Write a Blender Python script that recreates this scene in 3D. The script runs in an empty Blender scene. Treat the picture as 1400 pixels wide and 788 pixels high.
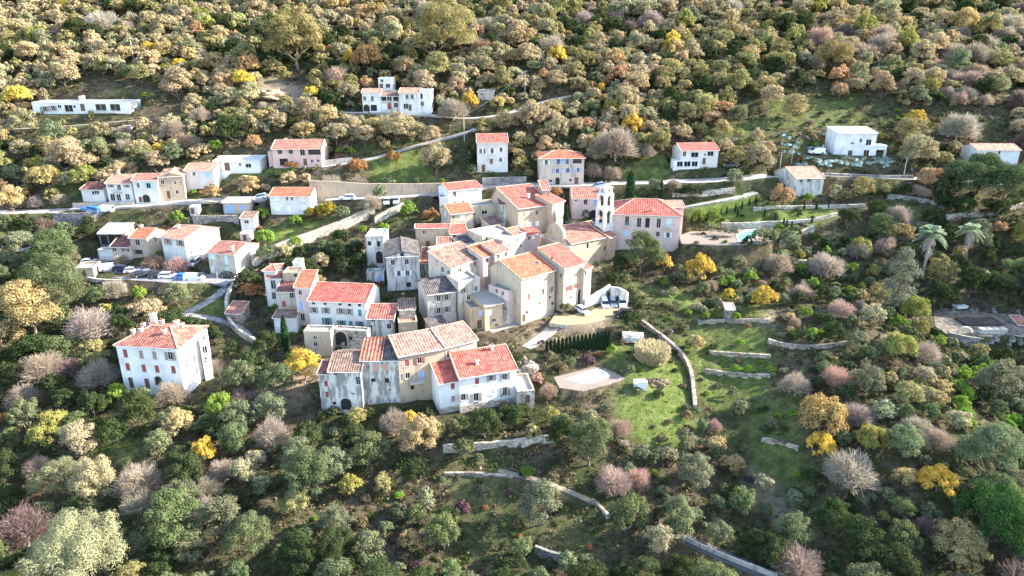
import bpy, math, random
import numpy as np
from mathutils import Vector, Matrix
random.seed(7); RNG = np.random.default_rng(7)
scene = bpy.context.scene
COL = scene.collection
# ------------------------------------------------------------------ camera model (drone, pitched 20 degrees down)
F = 950.0; CXP, CYP = 700.0, 394.0; PITCH = math.radians(20); CAMZ = 80.0
SP, CP = math.sin(PITCH), math.cos(PITCH)
def ray(px, py):
    a = (px - CXP) / F; b = (CYP - py) / F
    return np.array([a, CP + b * SP, -SP + b * CP])
def project(P):
    x, y, z = P[0], P[1], P[2] - CAMZ
    d = y * CP - z * SP; u = y * SP + z * CP
    return CXP + F * x / d, CYP - F * u / d, d
# ------------------------------------------------------------------ base terrain
_yy = [840, 788, 700, 600, 560, 500, 450, 400, 350, 300, 250, 200, 150, 100, 50, 0, -40]
_DD = [108, 112, 118, 127, 132, 143, 153, 165, 177, 190, 203, 217, 235, 258, 288, 325, 362]
_Y = []; _Z = []
for y_, d_ in zip(_yy, _DD):
    r_ = ray(700, y_); r_ = r_ / np.linalg.norm(r_) * d_
    _Y.append(r_[1]); _Z.append(r_[2] + CAMZ)
_Y = [-400, 20] + _Y + [_Y[-1] + 120, _Y[-1] + 700]
_Z = [-70, -12] + _Z + [_Z[-1] + 52, _Z[-1] + 200]
def sst(a, b, x):
    t = np.clip((x - a) / (b - a), 0, 1); return t * t * (3 - 2 * t)
def hbase(X, Y):
    X = np.asarray(X, float); Y = np.asarray(Y, float)
    z = 0
    for o in (-9, -6, -3, 0, 3, 6, 9): z = z + np.interp(Y + o, _Y, _Z)
    z = z / 7
    z = z - 5.0 * sst(48, 100, X) * sst(70, 100, Y) * (1 - sst(135, 190, Y))
    z = z + 7.5 * np.exp(-((X - 74) / 21.0) ** 2) * sst(78, 100, Y) * (1 - sst(135, 165, Y)) - 1.5 * np.exp(-((X - 40) / 9.0) ** 2) * sst(85, 105, Y) * (1 - sst(130, 150, Y))
    z = z - 4.0 * sst(-60, -110, X) * (1 - sst(95, 140, Y))
    z = z + 0.9 * np.sin(X * .045 + 1.3) * np.sin(Y * .052 + .4) + .5 * np.sin(X * .11 + Y * .07) * np.cos(Y * .13)
    z = z + RIDGE * (sst(175, 330, X - .25 * (Y - 150)) ** 1.2) * (1 - sst(190, 260, Y))
    return z
RIDGE = 97.0
_T = np.concatenate([np.arange(40, 420, .7), np.arange(420, 900, 3.0)])
def cast(px, py, zoff=0.0, hf=None):
    """first point along the ray of a pixel that stands zoff above the ground"""
    d = ray(px, py); d = d / np.linalg.norm(d)
    hf = hf or hbase
    P = d[None, :] * _T[:, None]; P[:, 2] += CAMZ
    g = P[:, 2] - zoff - hf(P[:, 0], P[:, 1])
    k = np.argmax(g < 0)
    if g[k] >= 0: k = len(_T) - 1
    if k == 0: return P[0]
    f = g[k - 1] / (g[k - 1] - g[k] + 1e-9)
    return P[k - 1] + (P[k] - P[k - 1]) * f
ZO = dict(A=(480,230,7.778),B=(640,230,7.778),C=(480,310,7.778),D=(640,310,7.778),E=(350,350,7.778),F=(480,390,7.778),G=(420,470,7.778),
          H=(570,470,7.778),I=(640,390,7.778),J=(100,210,7.778),K=(100,300,7.778),L=(220,210,7.778),M=(220,300,7.778),N=(140,420,6.567),
          O=(820,250,7.778),P=(470,90,7.778),a=(0,0,3.94),b=(350,0,3.94),c=(700,0,3.94),d=(1050,0,3.94),e=(0,180,3.94),f=(350,180,3.94),
          g=(700,180,3.94),h=(1050,180,3.94),i=(0,360,3.94),j=(350,360,3.94),k=(700,360,3.94),l=(1050,360,3.94),
          m=(0,540,3.177),n=(350,540,3.177),o=(700,540,3.177),p=(1050,540,3.177),z=(0,0,1.0))
def zp(z, x, y):
    o = ZO[z]; return (o[0] + x / o[2], o[1] + y / o[2])
# ------------------------------------------------------------------ mesh helpers
class MB:
    def __init__(s): s.v = []; s.f = []; s.uv = []; s.mi = []
    def face(s, pts, uv=None, mi=0):
        n = len(s.v); s.v += [tuple(p) for p in pts]; s.f.append(tuple(range(n, n + len(pts))))
        s.uv += list(uv) if uv else [(p[0], p[1] + p[2]) for p in pts]; s.mi.append(mi)
    def box(s, x0, x1, y0, y1, z0, z1, mi=0, M=None):
        c = [(x0,y0,z0),(x1,y0,z0),(x1,y1,z0),(x0,y1,z0),(x0,y0,z1),(x1,y0,z1),(x1,y1,z1),(x0,y1,z1)]
        if M is not None: c = [tuple(M @ Vector(p)) for p in c]
        for q in ((0,3,2,1),(4,5,6,7),(0,1,5,4),(1,2,6,5),(2,3,7,6),(3,0,4,7)): s.face([c[i] for i in q], None, mi)
    def slab(s, poly, t, uv=None, mi=0):
        lo = [(p[0], p[1], p[2] - t) for p in poly]
        s.face(poly, uv, mi); s.face(lo[::-1], None, mi)
        n = len(poly)
        for i in range(n):
            j = (i + 1) % n; s.face([lo[i], lo[j], poly[j], poly[i]], None, mi)
    def tube(s, a, b, r0, r1, n=6, mi=0, cap=True):
        a = Vector(a); b = Vector(b); d = (b - a)
        if d.length < 1e-6: return
        q = d.to_track_quat('Z', 'Y')
        A = [a + q @ Vector((r0 * math.cos(2*math.pi*i/n), r0 * math.sin(2*math.pi*i/n), 0)) for i in range(n)]
        B = [b + q @ Vector((r1 * math.cos(2*math.pi*i/n), r1 * math.sin(2*math.pi*i/n), 0)) for i in range(n)]
        for i in range(n):
            j = (i + 1) % n; s.face([A[i], A[j], B[j], B[i]], None, mi)
        if cap: s.face(B, None, mi); s.face(A[::-1], None, mi)
    def build(s, name, mats, parent=None, smooth=False):
        me = bpy.data.meshes.new(name); me.from_pydata(s.v, [], s.f)
        ul = me.uv_layers.new(name='UVMap'); ul.data.foreach_set('uv', np.array(s.uv, 'f').ravel())
        if not isinstance(mats, (list, tuple)): mats = [mats]
        for m in mats: me.materials.append(m)
        me.polygons.foreach_set('material_index', np.array(s.mi, 'i'))
        if smooth: me.polygons.foreach_set('use_smooth', np.ones(len(s.f), bool))
        me.update()
        o = bpy.data.objects.new(name, me); COL.objects.link(o)
        if parent is not None: o.parent = parent
        return o
def empty(name, loc=(0, 0, 0), rz=0.0):
    o = bpy.data.objects.new(name, None); COL.objects.link(o); o.location = loc; o.rotation_euler = (0, 0, rz)
    o.empty_display_size = .5; return o
def tag(o, label=None, cat=None, group=None, kind=None):
    if label: o['label'] = label
    if cat: o['category'] = cat
    if group: o['group'] = group
    if kind: o['kind'] = kind
    return o
def np_mesh(name, V, Q, mats, attrs=None):
    """V (n,3), Q (m,4 or 3) -> mesh data"""
    me = bpy.data.meshes.new(name); k = Q.shape[1]
    me.vertices.add(len(V)); me.vertices.foreach_set('co', np.ascontiguousarray(V, 'f').ravel())
    me.loops.add(Q.size); me.loops.foreach_set('vertex_index', np.ascontiguousarray(Q, 'i').ravel())
    me.polygons.add(len(Q)); me.polygons.foreach_set('loop_start', np.arange(0, Q.size, k, dtype='i'))
    me.update(calc_edges=True); me.validate()
    for m in mats: me.materials.append(m)
    for an, (dom, val) in (attrs or {}).items():
        at = me.attributes.new(an, 'FLOAT', dom); at.data.foreach_set('value', np.ascontiguousarray(val, 'f'))
    return me
# ------------------------------------------------------------------ materials
_M = {}
def nodes(name):
    m = bpy.data.materials.new(name); m.use_nodes = True; nt = m.node_tree
    b = nt.nodes['Principled BSDF']; b.inputs['Specular IOR Level'].default_value = .25
    return m, nt, b
def N(nt, t, **kw):
    n = nt.nodes.new(t)
    for k, v in kw.items():
        if k in n.inputs: n.inputs[k].default_value = v
        else: setattr(n, k, v)
    return n
def ramp(nt, stops):
    r = nt.nodes.new('ShaderNodeValToRGB'); e = r.color_ramp.elements
    e[0].position, e[0].color = stops[0][0], (*stops[0][1], 1); e[1].position, e[1].color = stops[-1][0], (*stops[-1][1], 1)
    for p, c in stops[1:-1]:
        q = e.new(p); q.color = (*c, 1)
    return r
def sc(c, k): return tuple(min(1, x * k) for x in c)
def lerp3(a, b, t): return tuple(x + (y - x) * t for x, y in zip(a, b))
def plain(name, c, rough=.8, metal=0, noise=.15, scale=3.0):
    key = ('plain', name)
    if key in _M: return _M[key]
    m, nt, b = nodes(name)
    tc = N(nt, 'ShaderNodeTexCoord'); nz = N(nt, 'ShaderNodeTexNoise', Scale=scale, Detail=4.0)
    nt.links.new(tc.outputs['Object'], nz.inputs['Vector'])
    r = ramp(nt, [(.3, sc(c, 1 - noise)), (.7, sc(c, 1 + noise))])
    nt.links.new(nz.outputs['Fac'], r.inputs['Fac']); nt.links.new(r.outputs['Color'], b.inputs['Base Color'])
    b.inputs['Roughness'].default_value = rough; b.inputs['Metallic'].default_value = metal
    _M[key] = m; return m
def plaster(name, c, stain=.35, streak=.5):
    key = ('plaster', name)
    if key in _M: return _M[key]
    m, nt, b = nodes(name); L = nt.links.new
    tc = N(nt, 'ShaderNodeTexCoord'); mp = N(nt, 'ShaderNodeMapping'); mp.inputs['Scale'].default_value = (.9, .9, .22)
    L(tc.outputs['Object'], mp.inputs['Vector'])
    n1 = N(nt, 'ShaderNodeTexNoise', Scale=1.4, Detail=7.0, Roughness=.65); L(mp.outputs['Vector'], n1.inputs['Vector'])
    n2 = N(nt, 'ShaderNodeTexNoise', Scale=.35, Detail=5.0, Roughness=.6); L(tc.outputs['Object'], n2.inputs['Vector'])
    n3 = N(nt, 'ShaderNodeTexNoise', Scale=9.0, Detail=3.0); L(tc.outputs['Object'], n3.inputs['Vector'])
    dirt = lerp3(sc(c, .5), (.17, .165, .16), .3 + .35 * streak)
    p0 = .27 + .165 * streak; r1 = ramp(nt, [(p0, dirt), (p0 + .1, c)]); L(n1.outputs['Fac'], r1.inputs['Fac'])
    r2 = ramp(nt, [(.3, sc(c, .72)), (.62, sc(c, 1.05))]); L(n2.outputs['Fac'], r2.inputs['Fac'])
    mx = N(nt, 'ShaderNodeMix', data_type='RGBA'); mx.inputs[0].default_value = stain
    L(r2.outputs['Color'], mx.inputs[6]); L(r1.outputs['Color'], mx.inputs[7])
    mm = N(nt, 'ShaderNodeMix', data_type='RGBA', blend_type='MULTIPLY'); mm.inputs[0].default_value = .35
    r3 = ramp(nt, [(.3, (.75, .75, .75)), (.7, (1, 1, 1))]); L(n3.outputs['Fac'], r3.inputs['Fac'])
    L(mx.outputs[2], mm.inputs[6]); L(r3.outputs['Color'], mm.inputs[7]); L(mm.outputs[2], b.inputs['Base Color'])
    bp = N(nt, 'ShaderNodeBump', Strength=.25, Distance=.05); L(n3.outputs['Fac'], bp.inputs['Height']); L(bp.outputs['Normal'], b.inputs['Normal'])
    b.inputs['Roughness'].default_value = .9
    _M[key] = m; return m
def stone(name, c, scale=2.2, mortar=.55):
    key = ('stone', name)
    if key in _M: return _M[key]
    m, nt, b = nodes(name); L = nt.links.new
    tc = N(nt, 'ShaderNodeTexCoord'); mp = N(nt, 'ShaderNodeMapping'); mp.inputs['Scale'].default_value = (1, 1, 1.7)
    L(tc.outputs['Object'], mp.inputs['Vector'])
    v = N(nt, 'ShaderNodeTexVoronoi', Scale=scale); L(mp.outputs['Vector'], v.inputs['Vector'])
    ve = N(nt, 'ShaderNodeTexVoronoi', Scale=scale, feature='DISTANCE_TO_EDGE'); L(mp.outputs['Vector'], ve.inputs['Vector'])
    sp = N(nt, 'ShaderNodeSeparateColor'); L(v.outputs['Color'], sp.inputs[0])
    r = ramp(nt, [(0, sc(c, .5)), (.5, c), (1, sc(c, 1.45))]); L(sp.outputs[0], r.inputs['Fac'])
    r2 = ramp(nt, [(.0, (mortar,) * 3), (.12, (1, 1, 1))]); L(ve.outputs['Distance'], r2.inputs['Fac'])
    n2 = N(nt, 'ShaderNodeTexNoise', Scale=.4, Detail=5.0); L(tc.outputs['Object'], n2.inputs['Vector'])
    r3 = ramp(nt, [(.35, (.6, .6, .6)), (.65, (1.1, 1.1, 1.1))]); L(n2.outputs['Fac'], r3.inputs['Fac'])
    m1 = N(nt, 'ShaderNodeMix', data_type='RGBA', blend_type='MULTIPLY'); m1.inputs[0].default_value = 1
    m2 = N(nt, 'ShaderNodeMix', data_type='RGBA', blend_type='MULTIPLY'); m2.inputs[0].default_value = 1
    L(r.outputs['Color'], m1.inputs[6]); L(r2.outputs['Color'], m1.inputs[7]); L(m1.outputs[2], m2.inputs[6]); L(r3.outputs['Color'], m2.inputs[7])
    L(m2.outputs[2], b.inputs['Base Color'])
    bp = N(nt, 'ShaderNodeBump', Strength=.6, Distance=.12); L(ve.outputs['Distance'], bp.inputs['Height']); L(bp.outputs['Normal'], b.inputs['Normal'])
    b.inputs['Roughness'].default_value = .95
    _M[key] = m; return m
def tiles(name, c, period=.42, contrast=.45, patch=.4, hi=.2):
    """canal tiles: rows run down the slope (uv.x across, uv.y up the slope, metres)"""
    key = ('tiles', name)
    if key in _M: return _M[key]
    m, nt, b = nodes(name); L = nt.links.new
    uv = N(nt, 'ShaderNodeUVMap'); sep = N(nt, 'ShaderNodeSeparateXYZ'); L(uv.outputs['UV'], sep.inputs[0])
    nz = N(nt, 'ShaderNodeTexNoise', Scale=.8, Detail=3.0); L(uv.outputs['UV'], nz.inputs['Vector'])
    def math_(op, a, bb):
        n = N(nt, 'ShaderNodeMath', operation=op)
        for i, q in enumerate((a, bb)):
            if q is None: continue
            if hasattr(q, 'type') or hasattr(q, 'links'): L(q, n.inputs[i])
            else: n.inputs[i].default_value = q
        return n.outputs[0]
    wob = math_('MULTIPLY', nz.outputs['Fac'], .25)
    xx = math_('MULTIPLY', math_('ADD', sep.outputs[0], wob), 2 * math.pi / period)
    s = math_('SINE', xx, None)
    s01 = math_('MULTIPLY_ADD', s, .5); s01.node.inputs[2].default_value = .5
    wx = N(nt, 'ShaderNodeTexWhiteNoise', noise_dimensions='2D')
    cx = math_('FLOOR', math_('DIVIDE', sep.outputs[0], period), None); cy = math_('FLOOR', math_('DIVIDE', sep.outputs[1], .5), None)
    cb = N(nt, 'ShaderNodeCombineXYZ'); L(cx, cb.inputs[0]); L(cy, cb.inputs[1]); L(cb.outputs[0], wx.inputs['Vector'])
    pt = N(nt, 'ShaderNodeTexNoise', Scale=.45, Detail=6.0, Roughness=.65); L(uv.outputs['UV'], pt.inputs['Vector'])
    r = ramp(nt, [(0, sc(c, .62)), (.5, c), (1, lerp3(sc(c, 1.2), (.5, .38, .3), hi))]); L(wx.outputs['Value'], r.inputs['Fac'])
    r2 = ramp(nt, [(0, (1 - contrast,) * 3), (.8, (1.08,) * 3)]); L(s01, r2.inputs['Fac'])
    r3 = ramp(nt, [(.33, (1 - patch, 1 - patch * .95, 1 - patch * .9)), (.62, (1.1, 1.08, 1.06))]); L(pt.outputs['Fac'], r3.inputs['Fac'])
    m1 = N(nt, 'ShaderNodeMix', data_type='RGBA', blend_type='MULTIPLY'); m1.inputs[0].default_value = 1
    m2 = N(nt, 'ShaderNodeMix', data_type='RGBA', blend_type='MULTIPLY'); m2.inputs[0].default_value = 1
    L(r.outputs['Color'], m1.inputs[6]); L(r2.outputs['Color'], m1.inputs[7]); L(m1.outputs[2], m2.inputs[6]); L(r3.outputs['Color'], m2.inputs[7])
    L(m2.outputs[2], b.inputs['Base Color'])
    bp = N(nt, 'ShaderNodeBump', Strength=.7, Distance=.08); L(s01, bp.inputs['Height']); L(bp.outputs['Normal'], b.inputs['Normal'])
    b.inputs['Roughness'].default_value = .85
    _M[key] = m; return m
def glass():
    key = ('glass',)
    if key in _M: return _M[key]
    m, nt, b = nodes('window_glass'); b.inputs['Base Color'].default_value = (.015, .018, .022, 1); b.inputs['Roughness'].default_value = .08
    b.inputs['Specular IOR Level'].default_value = .5
    _M[key] = m; return m
WALL = dict(white=plaster('white_plaster', (.69, .665, .63), .3, .3), bright=plaster('bright_white_render', (.78, .775, .755), .25, .25),
            cream=plaster('cream_plaster', (.50, .415, .315), .55, .65), beige=plaster('beige_plaster', (.48, .365, .265), .55, .65),
            pink=plaster('pink_plaster', (.66, .51, .465), .4, .45), rose=plaster('rose_plaster', (.72, .50, .44), .3, .3),
            grey=plaster('grey_weathered_plaster', (.62, .595, .55), .7, .95), old=plaster('old_stained_plaster', (.64, .62, .575), .85, 1.1),
            pale=plaster('pale_warm_plaster', (.54, .475, .405), .6, .75), ochre=plaster('ochre_plaster', (.55, .41, .27), .5, .6),
            stone=stone('rubble_stone', (.36, .30, .24)), palestone=stone('pale_rubble_stone', (.52, .455, .375), 2.6, .72), greystone=stone('grey_stone', (.30, .28, .26)))
ROOF = dict(red=tiles('red_tiles', (.36, .088, .066), .45, .18, .16, .1), orange=tiles('orange_tiles', (.42, .115, .060), .45, .24, .25, .1),
            rosy=tiles('old_pink_tiles', (.32, .135, .10), .5, .28, .3, .1), salmon=tiles('salmon_tiles', (.46, .215, .15), .45, .3, .3),
            maroon=tiles('maroon_tiles', (.21, .075, .065), .45, .4, .4), grey=tiles('grey_slate_tiles', (.12, .105, .105), .4, .6, .5),
            brown=tiles('brown_tiles', (.24, .155, .12), .45, .45, .45), stripe=tiles('striped_tiles', (.43, .165, .11), .62, .75, .35),
            mottle=tiles('mottled_tiles', (.38, .125, .09), .55, .5, .4, .25), pinkrow=tiles('pale_pink_row_tiles', (.34, .18, .14), .55, .34, .3, .2), deck=plaster('pale_roof_screed', (.30, .275, .245), .4, .4),
            greydeck=plaster('grey_roof_screed', (.34, .33, .33), .5, .4), white=plaster('white_roof_paint', (.60, .59, .575), .25, .2))
# ------------------------------------------------------------------ buildings
AER = [0]
BLD = []          # records used for carving the ground and keeping trees clear
STRIP = tiles('ridge_tiles', (.55, .36, .27), .45, .2, .2)
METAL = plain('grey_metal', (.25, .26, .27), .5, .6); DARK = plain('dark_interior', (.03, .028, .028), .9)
FRAME = plain('white_window_frame', (.72, .71, .68), .5); SILL = plain('stone_sill', (.5, .47, .42), .8)
WOODD = plain('brown_wood_door', (.16, .09, .06), .7)
SHUT = dict(r=plain('oxblood_shutter', (.30, .075, .07), .6), g=plain('green_shutter', (.07, .22, .20), .6), b=plain('blue_shutter', (.28, .42, .72), .6),
            w=plain('white_shutter', (.74, .75, .76), .6), n=plain('grey_brown_shutter', (.30, .25, .22), .6), k=plain('light_blue_shutter', (.35, .62, .85), .6),
            c=plain('pale_green_shutter', (.55, .70, .66), .6), o=plain('orange_shutter', (.6, .22, .08), .6), t=plain('salmon_brick_infill', (.58, .30, .24), .9))
CHIM = plaster('chimney_render', (.66, .58, .5), .5, .5)
def q(z, t): return zp(t[0], t[1], t[2]) if isinstance(t[0], str) else zp(z, t[0], t[1])
def wall_with_holes(mb, P, nin, a0, a1, z0, z1, holes, dep=.24, mi=0):
    A = sorted({a0, a1} | {round(h[0], 4) for h in holes} | {round(h[1], 4) for h in holes})
    Z = sorted({z0, z1} | {round(h[2], 4) for h in holes} | {round(h[3], 4) for h in holes})
    for i in range(len(A) - 1):
        run = None
        for j in range(len(Z) - 1):
            am, zm = (A[i] + A[i + 1]) / 2, (Z[j] + Z[j + 1]) / 2
            if any(h[0] < am < h[1] and h[2] < zm < h[3] for h in holes): continue
            mb.face([P(A[i], Z[j]), P(A[i + 1], Z[j]), P(A[i + 1], Z[j + 1]), P(A[i], Z[j + 1])], None, mi)
    for h in holes:
        c = [P(h[0], h[2]), P(h[1], h[2]), P(h[1], h[3]), P(h[0], h[3])]
        d = [tuple(Vector(p) + Vector(nin) * dep) for p in c]
        for k in range(4):
            l = (k + 1) % 4; mb.face([c[k], d[k], d[l], c[l]], None, mi)
def window_parts(root, O, ax, nn, x, z, w, h, t, col, flush):
    M = Matrix(((ax[0], nn[0], 0, O[0]), (ax[1], nn[1], 0, O[1]), (0, 0, 1, 0), (0, 0, 0, 1)))
    k = .22 if flush else 0.0
    sm = SHUT[col]; x0, x1, z0, z1 = x - w / 2, x + w / 2, z - h / 2, z + h / 2
    if t in 'osx':
        m = MB(); b = .07
        m.box(x0, x0 + b, -.17 + k, -.09 + k, z0, z1, 0, M); m.box(x1 - b, x1, -.17 + k, -.09 + k, z0, z1, 0, M)
        m.box(x0 + b, x1 - b, -.17 + k, -.09 + k, z0, z0 + b, 0, M); m.box(x0 + b, x1 - b, -.17 + k, -.09 + k, z1 - b, z1, 0, M)
        if w > .7: m.box(x - .03, x + .03, -.165 + k, -.095 + k, z0 + b, z1 - b, 0, M)
        m.box(x0 - .08, x1 + .08, .002, .09, z0 - .1, z0, 1, M)
        wo = m.build('window', [FRAME, SILL], root)
        p = MB(); p.box(x0 + .02, x1 - .02, -.15 + k, -.13 + k, z0 + .02, z1 - .02, 0, M); p.build('pane', glass(), wo)
        if t == 's':
            for s in (-1, 1):
                p = MB(); e = x0 - .03 if s < 0 else x1 + .03
                p.box(min(e, e + s * w * .55), max(e, e + s * w * .55), .02, .075, z0, z1, 0, M); p.build('shutter', sm, wo)
    elif t == 'c':
        m = MB(); b = .05
        m.box(x0, x0 + b, -.12 + k, -.02 + k, z0, z1, 0, M); m.box(x1 - b, x1, -.12 + k, -.02 + k, z0, z1, 0, M); m.box(x0 + b, x1 - b, -.12 + k, -.02 + k, z1 - b, z1, 0, M)
        m.box(x0 - .08, x1 + .08, .002, .09, z0 - .1, z0, 1, M)
        wo = m.build('window', [FRAME, SILL], root)
        for s in (0, 1):
            p = MB(); p.box(x0 + b if s == 0 else x + .01, x - .01 if s == 0 else x1 - b, -.09 + k, -.04 + k, z0, z1 - b, 0, M); p.build('shutter', sm, wo)
    elif t == 'd':
        p = MB(); p.box(x0, x1, -.16 + k, -.1 + k, z0, z1, 0, M); p.box(x - .02, x + .02, -.1 + k, -.085 + k, z0, z1, 0, M)
        p.build('door', WOODD if col == 'n' else sm, root)
    elif t == 'g':
        p = MB()
        n = max(2, int(h / .5))
        for i in range(n): p.box(x0, x1, -.14 + k, -.08 + k - .012 * (i % 2), z0 + h * i / n, z0 + h * (i + 1) / n - .02, 0, M)
        p.build('garage_door', SHUT['w'], root)
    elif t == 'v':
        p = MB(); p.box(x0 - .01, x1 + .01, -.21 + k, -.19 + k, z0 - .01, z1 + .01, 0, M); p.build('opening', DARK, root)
    elif t == 'b':
        p = MB(); p.box(x0, x1, -.08 + k, -.03 + k, z0, z1, 0, M); p.build('blocked_window', sm, root)
    elif t == 'l':
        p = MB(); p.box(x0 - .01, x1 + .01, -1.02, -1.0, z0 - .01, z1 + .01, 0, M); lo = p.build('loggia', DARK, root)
        r = MB(); r.box(x0, x1, -.1, -.05, z0 + .85, z0 + .92, 0, M)
        nb = max(3, int(w / .45))
        for i in range(nb + 1): r.box(x0 + (w - .05) * i / nb, x0 + (w - .05) * i / nb + .05, -.09, -.06, z0, z0 + .85, 0, M)
        r.build('railing', METAL, lo)
    elif t == 'a':
        n = 10; hz = z1 - w / 2
        arc = [(x + w / 2 * math.cos(math.pi * i / n), hz + w / 2 * math.sin(math.pi * i / n)) for i in range(n + 1)]
        out = [(x + (w / 2 + .2) * math.cos(math.pi * i / n), hz + (w / 2 + .2) * math.sin(math.pi * i / n)) for i in range(n + 1)]
        arc = [(x1, z0)] + arc + [(x0, z0)]; out = [(x1 + .2, z0)] + out + [(x0 - .2, z0)]
        m = MB()
        for i in range(len(arc) - 1):
            a, b, c, d = arc[i], arc[i + 1], out[i + 1], out[i]
            m.face([M @ Vector((p[0], .12, p[1])) for p in (d, c, b, a)])
            m.face([M @ Vector((a[0], .12, a[1])), M @ Vector((b[0], .12, b[1])), M @ Vector((b[0], .01, b[1])), M @ Vector((a[0], .01, a[1]))])
            m.face([M @ Vector((d[0], .12, d[1])), M @ Vector((c[0], .12, c[1])), M @ Vector((c[0], 0, c[1])), M @ Vector((d[0], 0, d[1]))])
        wo = m.build('archway', SILL, root)
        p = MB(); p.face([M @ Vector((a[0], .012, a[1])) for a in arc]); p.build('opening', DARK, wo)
def solve_building(S):
    z = S.get('z', 'z'); h = S['h']
    eL, eR = q(z, S['eL']), q(z, S['eR'])
    mid = ((eL[0] + eR[0]) / 2, (eL[1] + eR[1]) / 2)
    P = cast(mid[0], mid[1], h); ze = P[2]
    if 'yaw' in S: yaw = math.radians(S['yaw'])
    else:
        A, B = [(lambda d: d * ((ze - CAMZ) / d[2]))(ray(*e)) for e in (eL, eR)]
        yaw = math.atan2(B[1] - A[1], B[0] - A[0]); yaw = max(-.9, min(.9, yaw))
    u = np.array([math.cos(yaw), math.sin(yaw)]); nin = np.array([-u[1], u[0]])
    pts = []
    for e in (eL, eR):
        d = ray(*e)[:2]                     # intersect P + s u with k d
        A_ = np.array([[u[0], -d[0]], [u[1], -d[1]]]); s, k = np.linalg.solve(A_, -P[:2]); pts.append(s)
    W = max(1.2, abs(pts[1] - pts[0])); A = P[:2] + u * pts[0]
    s = S.get('slope', .30); rt = S.get('roof', 'gable')
    if 'ry' in S:
        ry = q(z, (0, S['ry']))[1] if not isinstance(S['ry'], tuple) else q(z, S['ry'])[1]
        best = None; m0 = A + u * W / 2
        for run in np.arange(1.5, 13, .1):
            py = project((*(m0 + nin * run), ze + (0 if rt == 'flat' else s * run)))[1]
            if best is None or abs(py - ry) < best[0]: best = (abs(py - ry), run)
        run = best[1]; D = run if rt in ('mono', 'flat', 'gabley') else min(2 * run, S.get('maxd', 13)); rk = min(.8, max(.5, run / D))
    else: D = S.get('d', 7); rk = .5
    S.update(A=A, u=u, nin=nin, W=W, D=D, rk=rk, ze=ze, zb=ze - h, yaw=yaw)
    S['poly'] = np.array([A, A + u * W, A + u * W + nin * D, A + nin * D])
    cs = [project((*p, zz)) for p in S['poly'] for zz in (ze - h, ze + s * D * .4)]
    S['bbox'] = (min(c[0] for c in cs), max(c[0] for c in cs), min(c[1] for c in cs), max(c[1] for c in cs)); S['dist'] = min(c[2] for c in cs)
    return S
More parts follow.
